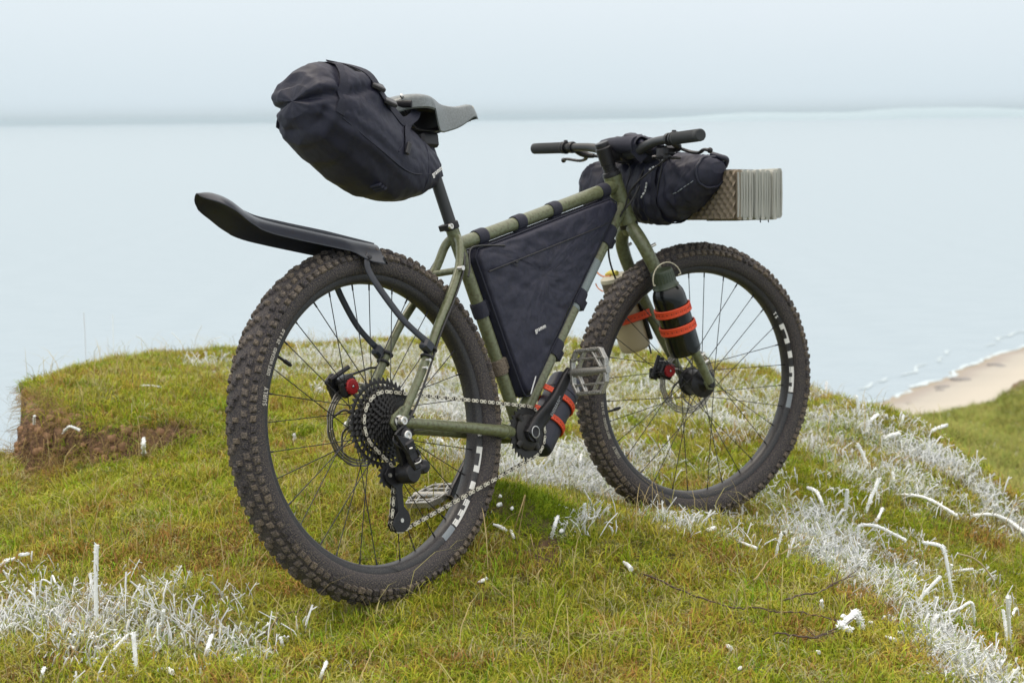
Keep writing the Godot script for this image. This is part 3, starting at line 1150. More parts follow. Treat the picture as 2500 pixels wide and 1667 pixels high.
	part("rack_boss", b, M.bolt_silver, frame)
	# axle ends and hanger
	b = MB.new()
	b.lathe(zaxis(Vector3(0.002, 0.001, 0.071)), [Vector2(0.0125, 0.0), Vector2(0.0125, 0.004), Vector2(0.0095, 0.005), Vector2(0.0095, 0.017), Vector2(0.0080, 0.019), Vector2(0.0042, 0.019), Vector2(0.0042, 0.014), Vector2(0, 0.014)], 20)
	part("axle_nut", b, M.bolt_silver, bike)
	b = MB.new()
	b.lathe(zaxis(Vector3(0.002, 0.001, -0.090)), [Vector2(0, 0), Vector2(0.0085, 0.0), Vector2(0.0085, 0.016), Vector2(0.012, 0.017), Vector2(0.012, 0.020)], 20)
	part("axle_nut", b, M.bolt_silver, bike)
	# ---- seat post, clamp, saddle
	b = MB.new()
	b.tube([Vector3(0.2975, 0.420, 0), Vector3(0.2290, 0.630, 0)], 0.0138, 18)
	part("seat_post", b, M.bar_black, bike)
	b = MB.new()
	var sd := Vector3(-0.31, 0.95, 0).normalized()
	clamp_ring(b, Vector3(0.2965, 0.4215, 0), sd, 0.0172, 0.016)
	b.box(Transform3D(Basis(sd.cross(Vector3.BACK), sd, Vector3.BACK), Vector3(0.2785, 0.4180, 0)), Vector3(0.018, 0.014, 0.030), 0.002)
	var clampm := part("seat_clamp", b, M.black_metal, bike)
	b = MB.new()
	b.lathe(zaxis(Vector3(0.2770, 0.4178, 0.015)), [Vector2(0.0062, 0), Vector2(0.0062, 0.006), Vector2(0.0035, 0.006), Vector2(0.0035, 0.003), Vector2(0, 0.003)], 14)
	part("clamp_bolt", b, M.bolt_silver, clampm)
	make_saddle(bike)
	make_fork(bike)
	make_cockpit(bike)
	make_drive(bike)
	make_mudguard(bike)
	make_brakes(bike)

func make_saddle(bike: Node3D) -> void:
	var b := MB.new()
	var rows := []
	var under := []
	for i in 31:
		var t := i / 30.0
		var x := lerpf(0.118, 0.408, t)
		var hw := 0.0
		if x < 0.16:
			hw = 0.080 * sqrt(clampf((x - 0.108) / 0.052, 0, 1))
		elif x < 0.30:
			hw = lerpf(0.080, 0.026, smoothstep(0.16, 0.30, x))
		else:
			hw = lerpf(0.026, 0.018, (x - 0.30) / 0.107) * sqrt(1.0 - 0.75 * pow(clampf((x - 0.375) / 0.034, 0, 1), 2))
		var top := 0.7005 + 0.008 * sin(PI * clampf((x - 0.12) / 0.14, 0, 1)) - 0.006 * sin(PI * clampf((x - 0.25) / 0.13, 0, 1)) + 0.004 * smoothstep(0.33, 0.40, x)
		if x > 0.385:
			top -= pow((x - 0.385) / 0.022, 2) * 0.010
		if x < 0.15:
			top -= pow((0.15 - x) / 0.032, 2) * 0.008
		var skirt := 0.020
		if x > 0.212:
			skirt = lerpf(0.020, 0.066, smoothstep(0.212, 0.232, x))
			if x > 0.245:
				skirt = lerpf(0.066, 0.018, clampf((x - 0.245) / 0.160, 0, 1))
		var row := PackedVector3Array()
		for j in 19:
			var u := j / 9.0 - 1.0
			var s := signf(u)
			var k := absf(u)
			var y := 0.0
			var z := 0.0
			if k <= 0.6:
				z = hw * sin(k / 0.6 * PI / 2)
				y = top - (0.004 + hw * 0.16) * (1.0 - cos(k / 0.6 * PI / 2))
			else:
				var w := (k - 0.6) / 0.4
				z = hw + w * (0.010 if x > 0.21 else 0.0) * (1.0 - w * 0.4)
				y = top - 0.004 - hw * 0.16 - w * skirt
			row.append(Vector3(x, y, s * z))
		rows.append(row)
		var rr := PackedVector3Array()
		for p in row:
			rr.append(Vector3(p.x, p.y - 0.003, p.z * 0.94))
		under.append(rr)
	b.grid(rows)
	for e in [0, 30]:
		b.grid([rows[e], under[e]], false, false, e == 0)
	# the nose is closed in front
	for j in 9:
		b.face([rows[30][j], rows[30][j + 1], rows[30][17 - j], rows[30][18 - j]], Vector3(0.35, 0.69, 0))
	var edge0 := PackedVector3Array()
	var edge1 := PackedVector3Array()
	for s in [0, 18]:
		edge0 = PackedVector3Array()
		edge1 = PackedVector3Array()
		for i in 31:
			edge0.append(rows[i][s])
			edge1.append(under[i][s])
		b.grid([edge0, edge1], false, false, s == 18)
	var sad := part("saddle", b, M.saddle_leather, bike)
	b = MB.new()
	b.grid(under, false, false, true)
	part("saddle_underside", b, M.black_plastic, sad)  # shade beneath the leather is put into this black colour
	# rails, cantle plate, rivets
	for s in [1, -1]:
		b = MB.new()
		b.tube(spline([Vector3(0.135, 0.668, 0.050 * s), Vector3(0.17, 0.640, 0.032 * s), Vector3(0.21, 0.632, 0.022 * s), Vector3(0.29, 0.640, 0.020 * s), Vector3(0.39, 0.678, 0.008 * s)], 6), 0.0036, 8)
		part("saddle_rail", b, M.black_metal, sad)
	b = MB.new()
	b.tube(spline([Vector3(0.135, 0.675, -0.072), Vector3(0.122, 0.682, -0.030), Vector3(0.120, 0.684, 0), Vector3(0.122, 0.682, 0.030), Vector3(0.135, 0.675, 0.072)], 5), 0.008, 8, true, 0.4, Vector3.RIGHT)
	part("cantle_plate", b, M.black_metal, sad)
	b = MB.new()
	b.tube([Vector3(0.365, 0.676, 0), Vector3(0.397, 0.673, 0)], [0.0085, 0.0075], 10)
	part("tension_bolt", b, M.black_metal, sad)
	for q in [Vector3(0.392, 0.6945, 0.0140), Vector3(0.392, 0.6945, -0.0140), Vector3(0.130, 0.696, 0.050), Vector3(0.120, 0.697, 0.0), Vector3(0.130, 0.696, -0.05)]:
		b = MB.new()
		b.ball(q, Vector3(0.0052, 0.0052, 0.0040), 10, 6)
		part("rivet", b, M.steel if q.x < 0.2 else M.cap_sand, sad)
	b = MB.new()
	b.box(Transform3D(Basis(Vector3.BACK, 0.0), Vector3(0.235, 0.612, 0)), Vector3(0.055, 0.034, 0.052), 0.006)
	part("post_head", b, M.black_metal, bike)

func make_fork(bike: Node3D) -> void:
	var b := MB.new()
	b.tube([axis_point(0.455), axis_point(0.482)], [0.021, 0.023], 20)
	var fork := part("fork", b, M.olive_paint, bike, STEER)
	for s in [1, -1]:
		b = MB.new()
		var q := [Vector3(0.971, 0.428, 0.004), Vector3(0.972, 0.412, 0.026), Vector3(0.982, 0.378, 0.050), Vector3(1.006, 0.325, 0.0615), Vector3(1.050, 0.243, 0.0650), Vector3(1.105, 0.142, 0.0650), Vector3(1.152, 0.060, 0.0635), Vector3(1.184, 0.004, 0.0610)]
		if s < 0:
			q = mirror(q)
		b.tube(spline(q, 6), ramp([0.0165, 0.0180, 0.0178, 0.0172, 0.0160, 0.0140, 0.0125, 0.0115], 43), 16)
		part("fork_leg", b, M.olive_paint, fork)
		b = MB.new()
		b.plate(Transform3D(Basis.IDENTITY, Vector3(0, 0, 0.0590 * s)), PackedVector2Array([Vector2(1.170, 0.024), Vector2(1.184, 0.028), Vector2(1.201, 0.012), Vector2(1.202, -0.006), Vector2(1.192, -0.015), Vector2(1.178, -0.013), Vector2(1.168, 0.004)]), 0.008, 0.001)
		part("fork_end", b, M.olive_paint, fork)
		b = MB.new()
		b.lathe(zaxis(Vector3(WB, 0, 0.062 if s > 0 else -0.072)), [Vector2(0, 0), Vector2(0.009, 0), Vector2(0.009, 0.008), Vector2(0.007, 0.010), Vector2(0, 0.010)], 16)
		part("axle_bolt", b, M.bolt_silver if s < 0 else M.black_metal, fork)
		b = MB.new()
		for y in [0.055, 0.075]:
			var c := Vector3(lerpf(1.184, 1.105, y / 0.142) + 0.012, y + 0.006, 0.066 * s)
			b.tube([c - Vector3(0.006, 0.004, 0), c + Vector3(0.010, 0.005, 0)], 0.0042, 8)
		b.tube([Vector3(0.990, 0.366, 0.056 * s), Vector3(1.016, 0.378, 0.058 * s)], 0.0042, 8)
		part("mount_boss", b, M.bolt_silver, fork)
	# headset
	b = MB.new()
	b.lathe(along(axis_point(0.470), axis_point(0.490)), [Vector2(0.020, 0), Vector2(0.0245, 0.001), Vector2(0.0250, 0.012), Vector2(0.021, 0.0125)], 24)
	part("headset_cup", b, M.black_metal, bike, STEER)
	b = MB.new()
	b.lathe(along(axis_point(0.6130), axis_point(0.70)), [Vector2(0.0235, 0), Vector2(0.0245, 0.003), Vector2(0.0225, 0.012), Vector2(0.0190, 0.013), Vector2(0.0180, 0.014), Vector2(0.0180, 0.019), Vector2(0.0172, 0.0195), Vector2(0.0172, 0.024), Vector2(0.0180, 0.0245), Vector2(0.0180, 0.032)], 24)
	part("headset_spacer", b, M.black_metal, bike, STEER)

func make_cockpit(bike: Node3D) -> void:
	# stem with top cap
	var b := MB.new()
	b.lathe(along(axis_point(0.645), axis_point(0.72)), [Vector2(0.017, 0), Vector2(0.0200, 0.001), Vector2(0.0205, 0.044), Vector2(0.0190, 0.046), Vector2(0.0180, 0.047), Vector2(0.0180, 0.056), Vector2(0.0165, 0.059), Vector2(0, 0.059)], 24)
	b.tube([axis_point(0.667), Vector3(0.925, 0.609, 0), Vector3(0.955, 0.6125, 0)], [0.018, 0.0165, 0.018], 16)
	b.tube([Vector3(0.955, 0.6125, -0.022), Vector3(0.955, 0.6125, 0.022)], 0.0215, 18)
	part("stem", b, M.black_metal, bike, STEER)
	# handlebar with rise and backsweep
	b = MB.new()
	var pts := [Vector3(0.9115, 0.6420, -0.388), Vector3(0.9440, 0.6380, -0.20), Vector3(0.9555, 0.6300, -0.120), Vector3(0.9560, 0.6140, -0.055), Vector3(0.9555, 0.6125, 0), Vector3(0.9560, 0.6140, 0.055), Vector3(0.9560, 0.6300, 0.120), Vector3(0.9480, 0.6380, 0.20), Vector3(0.9225, 0.6400, 0.388)]
	b.tube(spline(pts, 6), ramp([0.0111, 0.0111, 0.0125, 0.0155, 0.0159, 0.0155, 0.0125, 0.0111, 0.0111], 49), 16)
	part("handlebar", b, M.bar_black, bike, STEER)
	for s in [1, -1]:
		var e: Vector3 = pts[8] if s > 0 else pts[0]
		var i: Vector3 = pts[7] if s > 0 else pts[1]
		var d := (i - e).normalized()
		b = MB.new()
		b.lathe(along(e - d * 0.004, i), [Vector2(0, 0), Vector2(0.0125, 0), Vector2(0.0148, 0.002), Vector2(0.0152, 0.006), Vector2(0.0148, 0.010), Vector2(0.0145, 0.122), Vector2(0.0165, 0.124), Vector2(0.0165, 0.131), Vector2(0.0111, 0.132)], 22)
		for k in 26:
			var o := e + d * (0.014 + k * 0.004)
			b.lathe(along(o, o + d), [Vector2(0.0144, 0), Vector2(0.0153, 0.0007), Vector2(0.0153, 0.0018), Vector2(0.0144, 0.0025)], 16)
		var grip := part("grip", b, M.grip_rubber, bike, STEER)
		b = MB.new()
		clamp_ring(b, e + d * 0.134, d, 0.0165, 0.008)
		b.box(Transform3D(Basis.IDENTITY, e + d * 0.134 + Vector3(0, 0.0175, 0)), Vector3(0.009, 0.006, 0.008), 0.001)
		part("grip_clamp", b, M.black_metal, grip)
		# brake lever
		b = MB.new()
		var c := e + d * 0.160
		clamp_ring(b, c, d, 0.0150, 0.014)
		var f := Vector3(0.86, -0.50, 0)
		b.tube(spline([c + f * 0.010, c + f * 0.030 + d * 0.004, c + f * 0.042 + d * 0.018, c + f * 0.046 + d * 0.040], 4), ramp([0.0085, 0.0095, 0.0085, 0.0060], 13), 10)
		b.tube([c + f * 0.046 + d * 0.038, c + f * 0.050 + d * 0.058], 0.0045, 8)
		var lev := part("brake_lever", b, M.black_metal, bike, STEER)
		b = MB.new()
		var blade := spline([c + f * 0.040 + d * 0.012, c + f * 0.062 - d * 0.014, c + f * 0.070 - d * 0.050, c + f * 0.060 - d * 0.090, c + f * 0.066 - d * 0.112], 5)
		b.tube(blade, ramp([0.0055, 0.0062, 0.0060, 0.0055, 0.0065], 21), 10, true, 0.7, Vector3.UP)
		b.ball(blade[20], Vector3(0.0072, 0.0072, 0.0072), 10, 6)
		part("lever_blade", b, M.black_metal, lev)
	# shifter under the right side of the bar
	b = MB.new()
	var sc := Vector3(0.952, 0.612, 0.165)
	b.box(Transform3D(Basis(Vector3.UP, 0.2), sc + Vector3(0.016, 0, 0.012)), Vector3(0.036, 0.026, 0.042), 0.006)
	b.lathe(along(sc + Vector3(0.010, -0.020, 0.012), sc + Vector3(0.010, 0.014, 0.012)), [Vector2(0, 0), Vector2(0.019, 0), Vector2(0.020, 0.006), Vector2(0.016, 0.026), Vector2(0, 0.028)], 18)
	b.box(Transform3D(Basis(Vector3.UP, 0.5), sc + Vector3(-0.020, -0.016, 0.030)), Vector3(0.040, 0.008, 0.015), 0.003)
	b.box(Transform3D(Basis(Vector3.UP, -0.2), sc + Vector3(0.030, -0.018, 0.035)), Vector3(0.030, 0.007, 0.012), 0.003)
	part("gear_shifter", b, M.black_metal, bike, STEER)
	# cables from the levers, round the head tube
	b = MB.new()
	b.tube(spline([Vector3(0.985, 0.612, -0.165), Vector3(0.990, 0.575, -0.105), Vector3(0.952, 0.545, -0.075), Vector3(0.925, 0.505, -0.060), Vector3(0.930, 0.455, -0.045), Vector3(0.955, 0.420, -0.035)], 8), 0.0025, 8)
	part("brake_cable", b, M.cable_black, bike, STEER)
	b = MB.new()
	b.tube(spline([Vector3(0.985, 0.598, 0.170), Vector3(0.958, 0.560, 0.115), Vector3(0.935, 0.520, 0.070), Vector3(0.930, 0.470, 0.045), Vector3(0.918, 0.440, 0.030)], 8), 0.0025, 8)
	part("gear_cable", b, M.cable_black, bike, STEER)
	b = MB.new()
	b.tube(spline([Vector3(0.985, 0.595, 0.185), Vector3(1.020, 0.590, 0.10), Vector3(1.000, 0.560, 0.045), Vector3(0.965, 0.500, 0.036), Vector3(0.940, 0.470, 0.032), Vector3(0.88, 0.418, 0.024)], 8), 0.0024, 8)
	part("gear_cable", b, M.cable_black, bike, STEER)
	b = MB.new()
	b.tube(spline([Vector3(0.985, 0.610, 0.150), Vector3(1.000, 0.585, 0.05), Vector3(0.970, 0.530, 0.034), Vector3(0.935, 0.470, -0.012), Vector3(0.905, 0.480, -0.034)], 8), 0.0025, 8)
	part("brake_cable", b, M.cable_black, bike, STEER)
	b = MB.new()
	b.tube(spline([Vector3(0.985, 0.610, -0.150), Vector3(1.010, 0.570, -0.07), Vector3(0.962, 0.470, -0.048), Vector3(0.945, 0.380, -0.058), Vector3(0.972, 0.300, -0.078), Vector3(1.045, 0.170, -0.084), Vector3(1.082, 0.105, -0.080), Vector3(1.086, 0.078, -0.072)], 8), 0.0027, 8)
	part("brake_cable", b, M.cable_black, bike, STEER)
	b = MB.new()
	b.tube(spline([Vector3(0.296, 0.372, 0.030), Vector3(0.272, 0.322, 0.050), Vector3(0.215, 0.252, 0.066), Vector3(0.150, 0.178, 0.076), Vector3(0.088, 0.085, 0.080), Vector3(0.030, 0.010, 0.083), Vector3(-0.022, -0.022, 0.086), Vector3(-0.034, -0.040, 0.088), Vector3(-0.010, -0.058, 0.090)], 8), 0.0025, 8)
	b.tube(spline([Vector3(0.44, 0.372, 0.03), Vector3(0.352, 0.372, 0.026), Vector3(0.318, 0.360, 0.030), Vector3(0.296, 0.320, 0.045), Vector3(0.282, 0.30, 0.05)], 6), 0.0022, 8)
	part("gear_cable", b, M.cable_black, bike)
	b = MB.new()
	b.tube(spline([Vector3(0.290, 0.360, -0.040), Vector3(0.200, 0.235, -0.074), Vector3(0.115, 0.130, -0.082), Vector3(0.075, 0.118, -0.082), Vector3(0.020, 0.108, -0.078), Vector3(-0.012, 0.098, -0.070)], 8), 0.0027, 8)
	part("brake_cable", b, M.cable_black, bike)

func make_brakes(bike: Node3D) -> void:
	for rear in [true, false]:
		var xf := Transform3D.IDENTITY if rear else STEER
		# centre of the caliper on the rotor's edge
		var c := Vector3(-0.030, 0.082, -0.049) if rear else Vector3(1.112, 0.034, -0.045)
		var hub := Vector3.ZERO if rear else Vector3(WB, 0, 0)
		var out := (Vector3(c.x, c.y, 0) - hub).normalized()
		var tang := Vector3(-out.y, out.x, 0)
		var basis := Basis(out, tang, Vector3.BACK)
		var b := MB.new()
		b.box(Transform3D(basis, c + Vector3(0, 0, -0.018)), Vector3(0.040, 0.052, 0.022), 0.006)
		b.box(Transform3D(basis, c + Vector3(0, 0, 0.013)), Vector3(0.036, 0.046, 0.018), 0.005)
		b.box(Transform3D(basis, c + out * 0.018), Vector3(0.012, 0.040, 0.040), 0.003)
		b.box(Transform3D(basis.rotated(Vector3.BACK, 0.4), c + Vector3(0, 0, -0.010) + out * 0.026 + tang * 0.020), Vector3(0.020, 0.030, 0.014), 0.004)
		b.tube([c + out * 0.030 + tang * 0.030, c + out * 0.034 - tang * 0.030], 0.0055, 8)
		b.tube([c - tang * 0.030 + Vector3(0, 0, -0.010) + out * 0.014, c + tang * 0.034 + Vector3(0, 0, -0.010) + out * 0.014], 0.006, 8)
		var cal := part("brake_caliper", b, M.black_metal, bike, xf)
		b = MB.new()
		for z in [0.022, -0.034]:
			b.lathe(zaxis(c + Vector3(0, 0, z)), [Vector2(0, 0), Vector2(0.0165, 0), Vector2(0.0165, 0.004), Vector2(0.0150, 0.006), Vector2(0.005, 0.006), Vector2(0.005, 0.0045), Vector2(0, 0.0045)], 22)
			for k in 14:
				var a := TAU * k / 14
				b.box(Transform3D(Basis(Vector3.BACK, a), c + Vector3(cos(a) * 0.0165, sin(a) * 0.0165, z + 0.0022)), Vector3(0.0025, 0.0030, 0.0042), 0.0005)
		part("pad_adjuster", b, M.red_alloy, cal)
		b = MB.new()
		b.ball(c + Vector3(0, 0, 0.028), Vector3(0.003, 0.003, 0.0015), 8, 4)
		part("adjuster_screw", b, M.steel, cal)

func tangent_line(c1: Vector2, r1: float, s1: float, c2: Vector2, r2: float, s2: float) -> Array:
	var u := (c2 - c1).normalized()
	var d := c1.distance_to(c2)
	var k := (s2 * r2 - s1 * r1) / d
	var n := u * k + Vector2(-u.y, u.x) * sqrt(1.0 - k * k)
	return [c1 - n * s1 * r1, c2 - n * s2 * r2]

func make_drive(bike: Node3D) -> void:
	var bb := Vector3(0.427, -0.064, 0)
	# cranks
	var cd := Vector2(0.1254, 0.1257).normalized()
	for s in [1, -1]:
		var b := MB.new()
		var d: Vector3 = Vector3(cd.x, cd.y, 0) * s
		var side := Vector3(-d.y, d.x, 0)
		var e: Vector3 = bb + d * 0.1765
		var rows := []
		for k in 13:
			var t := k / 12.0
			var w := lerpf(0.0205, 0.0135, smoothstep(0.0, 0.9, t))
			var th := lerpf(0.0095, 0.0070, t)
			var o: Vector3 = bb + d * (0.1765 * t) + Vector3(0, 0, s * lerpf(0.066, 0.088, smoothstep(0.0, 0.6, t)))
			if k == 0:
				o -= d * 0.014
			if k == 12:
				o += d * 0.010
				w *= 0.75
			var row := PackedVector3Array()
			for q in [[-1, -0.55], [-0.75, -1], [0.75, -1], [1, -0.55], [1, 0.45], [0.80, 1], [0.35, 1.0], [0.0, 0.82], [-0.35, 1.0], [-0.80, 1], [-1, 0.45]]:
				row.append(o + side * (q[0] * w) + Vector3(0, 0, s * q[1] * th))
			rows.append(row)
		b.grid(rows, true, false, s < 0)
		b.face(Array(rows[0]), rows[3][0])
		b.face(Array(rows[12]), rows[8][0])
		b.lathe(zaxis(bb + Vector3(0, 0, 0.036 if s > 0 else -0.072)), [Vector2(0.0, 0), Vector2(0.022, 0), Vector2(0.0235, 0.010), Vector2(0.0215, 0.036), Vector2(0, 0.036)], 24)
		var crank := part("crank_arm", b, M.black_metal, bike)
		if s > 0:
			b = MB.new()
			b.lathe(zaxis(bb + Vector3(0, 0, 0.0745)), [Vector2(0.0128, 0), Vector2(0.0140, 0.0), Vector2(0.0142, 0.003), Vector2(0.0122, 0.0035), Vector2(0.0118, 0.0015)], 28)
			part("axle_rim", b, M.steel, crank)
			b = MB.new()
			b.lathe(zaxis(bb + Vector3(0, 0, 0.073)), [Vector2(0.012, 0.002), Vector2(0.006, 0.001), Vector2(0, 0.001)], 20)
			part("axle_cap", b, M.black_plastic, crank)
			b = flat_text("SHIMANO", 0.0125, Transform3D(Basis(d, side, Vector3.BACK), bb + d * 0.080 + side * -0.005 + Vector3(0, 0, 0.0955)))
			part("crank_lettering", b, M.crank_print, crank)
		# pedal
		var pc: Vector3 = e + Vector3(0, 0, s * 0.152)
		b = MB.new()
		b.tube([e + Vector3(0, 0, s * 0.088), e + Vector3(0, 0, s * 0.108)], 0.0075, 12)
		var ped := part("pedal", pedal_shape(pc, s), M.pedal_alloy, bike)
		part("pedal_axle", b, M.steel, ped)
		b = MB.new()
		for q in pins(pc, s):
			b.tube([q[0], q[1]], 0.0019, 6)
		part("grip_pins", b, M.steel, ped)
	# chainring
	var cr := MB.new()
	cr.plate(Transform3D(Basis.IDENTITY, bb + Vector3(0, 0, 0.0505)), sprocket_outline(0.0605, 30), 0.0026)
	cr.lathe(zaxis(bb + Vector3(0, 0, 0.044)), [Vector2(0.0, 0), Vector2(0.035, 0), Vector2(0.042, 0.004), Vector2(0.042, 0.012), Vector2(0.03, 0.018), Vector2(0, 0.018)], 28)
	for k in 4:
		var a := TAU * k / 4 + 0.6
		cr.tube([bb + Vector3(0, 0, 0.056), bb + Vector3(cos(a) * 0.050, sin(a) * 0.050, 0.055)], [0.014, 0.008], 8, true, 0.5, Vector3.BACK)
	part("chainring", cr, M.sprocket_dark, bike)
	# cassette
	var cas := MB.new()
	cas.lathe(zaxis(Vector3(0, 0, 0.022)), [Vector2(0.017, 0), Vector2(0.022, 0), Vector2(0.019, 0.040), Vector2(0.014, 0.042), Vector2(0.009, 0.042)], 24)
	var cassette := part("cassette", cas, M.sprocket_dark, bike)
	var teeth := [46, 40, 36, 32, 28, 24, 21, 18, 15, 13, 11]
	for k in teeth.size():
		var tn: int = teeth[k]
		var r := 0.0127 / (2.0 * sin(PI / tn))
		var b := MB.new()
		var z := 0.0245 + 0.0037 * k
		var prof := sprocket_outline(r, tn)
		# a ring of teeth with arms inside, so that light shows between the cogs
		var rows := []
		for zz in [-0.0009, 0.0009]:
			var ro := PackedVector3Array()
			var ri := PackedVector3Array()
			for p in prof:
				ro.append(Vector3(p.x, p.y, z + zz))
				var q := p.normalized() * (r - 0.0105)
				ri.append(Vector3(q.x, q.y, z + zz))
			if zz < 0:
				rows.append(ri)
				rows.append(ro)
			else:
				rows.append(ro)
				rows.append(ri)
		b.grid(rows, true, true, true)
		if r > 0.032:
			for a_ in 7:
				var a := TAU * a_ / 7 + k * 0.25
				b.tube([Vector3(cos(a) * 0.018, sin(a) * 0.018, z), Vector3(cos(a + 0.25) * (r - 0.009), sin(a + 0.25) * (r - 0.009), z)], 0.0045, 6, true, 0.3, Vector3.BACK)
		part("sprocket", b, M.sprocket_dark, cassette)
	# chain
	var circ := [[Vector2(bb.x, bb.y), 0.0608, 1.0, 0.0505], [Vector2.ZERO, 0.0648, 1.0, 0.0356], [Vector2(-0.0180, -0.1090), 0.0240, -1.0, 0.0400], [Vector2(0.0030, -0.2060), 0.0235, 1.0, 0.0420]]
	var path := []
	for k in 4:
		var a: Array = circ[k]
		var c: Array = circ[(k + 1) % 4]
		var p: Array = circ[(k + 3) % 4]
		var arrive: Vector2 = tangent_line(p[0], p[1], p[2], a[0], a[1], a[2])[1]
		var go: Array = tangent_line(a[0], a[1], a[2], c[0], c[1], c[2])
		var a0: float = (arrive - a[0]).angle()
		var a1: float = (go[0] - a[0]).angle()
		if a[2] > 0:
			while a1 < a0: a1 += TAU
		else:
			while a1 > a0: a1 -= TAU
		for i in 25:
			var t: float = lerpf(a0, a1, i / 24.0)
			path.append(Vector3(a[0].x + cos(t) * a[1], a[0].y + sin(t) * a[1], a[3]))
		for i in range(1, 20):
			var t := i / 20.0
			var q: Vector2 = go[0].lerp(go[1], t)
			path.append(Vector3(q.x, q.y, lerpf(a[3], c[3], t)))
	path.append(path[0])
	var total := 0.0
	var marks := [0.0]
	for i in path.size() - 1:
		total += path[i].distance_to(path[i + 1])
		marks.append(total)
	var links := int(round(total / 0.0127 / 2.0)) * 2
	var at := func(s: float) -> Vector3:
		s = fposmod(s, total)
		var i: int = clampi(marks.bsearch(s) - 1, 0, path.size() - 2)
		var f: float = (s - marks[i]) / maxf(marks[i + 1] - marks[i], 1e-6)
		return path[i].lerp(path[i + 1], clampf(f, 0, 1))
	var pin := MB.new()
	for k in links:
		var p: Vector3 = at.call(total * k / links)
		pin.tube([p - Vector3(0, 0, 0.0041), p + Vector3(0, 0, 0.0041)], 0.0019, 6)
	var chain := part("chain", pin, M.chain_dark, bike)
	var outer := link_mesh(0.0030, 0.0042, 0.0030)
	var inner := link_mesh(0.0019, 0.0041, 0.0026)
	for k in links:
		var p: Vector3 = at.call(total * k / links)
		var q: Vector3 = at.call(total * (k + 1) / links)
		var x := (q - p).normalized()
		var y := Vector3.BACK.cross(x).normalized()
		put("link", outer if k % 2 == 0 else inner, M.chain_plate if k % 2 == 0 else M.chain_dark, chain, Transform3D(Basis(x, y, x.cross(y)), (p + q) / 2))
	make_derailleur(bike)

func sprocket_outline(r: float, n: int) -> PackedVector2Array:
	var out := PackedVector2Array()
	for i in n:
		for q in [[-0.36, -0.0034], [-0.20, -0.0040], [0.02, -0.0022], [0.34, 0.0030], [0.50, 0.0034]]:
			var a: float = TAU * (i + q[0]) / n
			var rr: float = r + q[1]
			out.append(Vector2(cos(a), sin(a)) * rr)
	return out

func link_mesh(z: float, r: float, waist: float) -> ArrayMesh:
	var poly := PackedVector2Array()
	var h := 0.00635
	for i in 7:
		var a := -PI * 0.62 + PI * 1.24 * i / 6
		poly.append(Vector2(h + cos(a) * r, sin(a) * r))
	poly.append(Vector2(0, waist))
	for i in 7:
		var a := PI - PI * 0.62 + PI * 1.24 * i / 6
		poly.append(Vector2(-h + cos(a) * r, sin(a) * r))
	poly.append(Vector2(0, -waist))
	var b := MB.new()
	for s in [1, -1]:
		b.plate(Transform3D(Basis.IDENTITY, Vector3(0, 0, s * z)), poly, 0.0009)
	return b.mesh()

func pedal_shape(c: Vector3, s: int) -> MB:
	# an open platform: rails, cross bars and a slanted brace, standing upright on the right, lying flat on the left
	var b := MB.new()
	var up := Vector3(0.10, 0.99, 0).normalized() if s > 0 else Vector3(0.95, 0.30, 0).normalized()
	var nrm := Vector3(0, 0, 1).cross(up)
	var bs := Basis(up, nrm, Vector3.BACK)   # x along the platform, y its thickness, z along the axle
	var bar := func(x0: float, z0: float, x1: float, z1: float, w: float, t: float) -> void:
		var p := c + bs * Vector3(x0, 0, z0)
		var q := c + bs * Vector3(x1, 0, z1)
		var d := (q - p).normalized()
		b.box(Transform3D(Basis(d, nrm, d.cross(nrm)), (p + q) / 2), Vector3(p.distance_to(q) + w * 0.6, t, w), 0.0015)
	for e in [-1, 1]:
		bar.call(e * 0.050, -0.034, e * 0.050, 0.034, 0.0085, 0.015)
		bar.call(e * 0.050, -0.036, e * 0.024, -0.049, 0.0080, 0.015)
		bar.call(e * 0.050, 0.036, e * 0.024, 0.049, 0.0080, 0.015)
		bar.call(e * 0.050, -0.010, 0.0, -0.034, 0.0055, 0.012)
		bar.call(e * 0.050, 0.010, e * 0.008, 0.036, 0.0055, 0.012)
		bar.call(e * 0.030, -0.044, e * 0.030, 0.044, 0.0050, 0.011)
	bar.call(-0.026, -0.049, 0.026, -0.049, 0.0085, 0.015)
	bar.call(-0.026, 0.049, 0.026, 0.049, 0.0085, 0.015)
	b.tube([c + bs * Vector3(0, 0, -0.046), c + bs * Vector3(0, 0, 0.052)], [0.0105, 0.0085], 14)
	b.tube([c + bs * Vector3(0, 0, 0.046 * s), c + bs * Vector3(0, 0, 0.056 * s)], 0.0095, 14)
	return b

func pins(c: Vector3, s: int) -> Array:
	var up := Vector3(0.10, 0.99, 0).normalized() if s > 0 else Vector3(0.95, 0.30, 0).normalized()
	var nrm := Vector3(0, 0, 1).cross(up)
	var out := []
	for q in [[0.05, -0.03], [0.05, 0.0], [0.05, 0.03], [-0.05, -0.03], [-0.05, 0.0], [-0.05, 0.03], [0.03, 0.046], [-0.03, 0.046], [0.03, -0.046], [-0.03, -0.046]]:
		var p: Vector3 = c + up * q[0] + Vector3(0, 0, q[1])
		out.append([p - nrm * 0.0115, p + nrm * 0.0115])
	return out

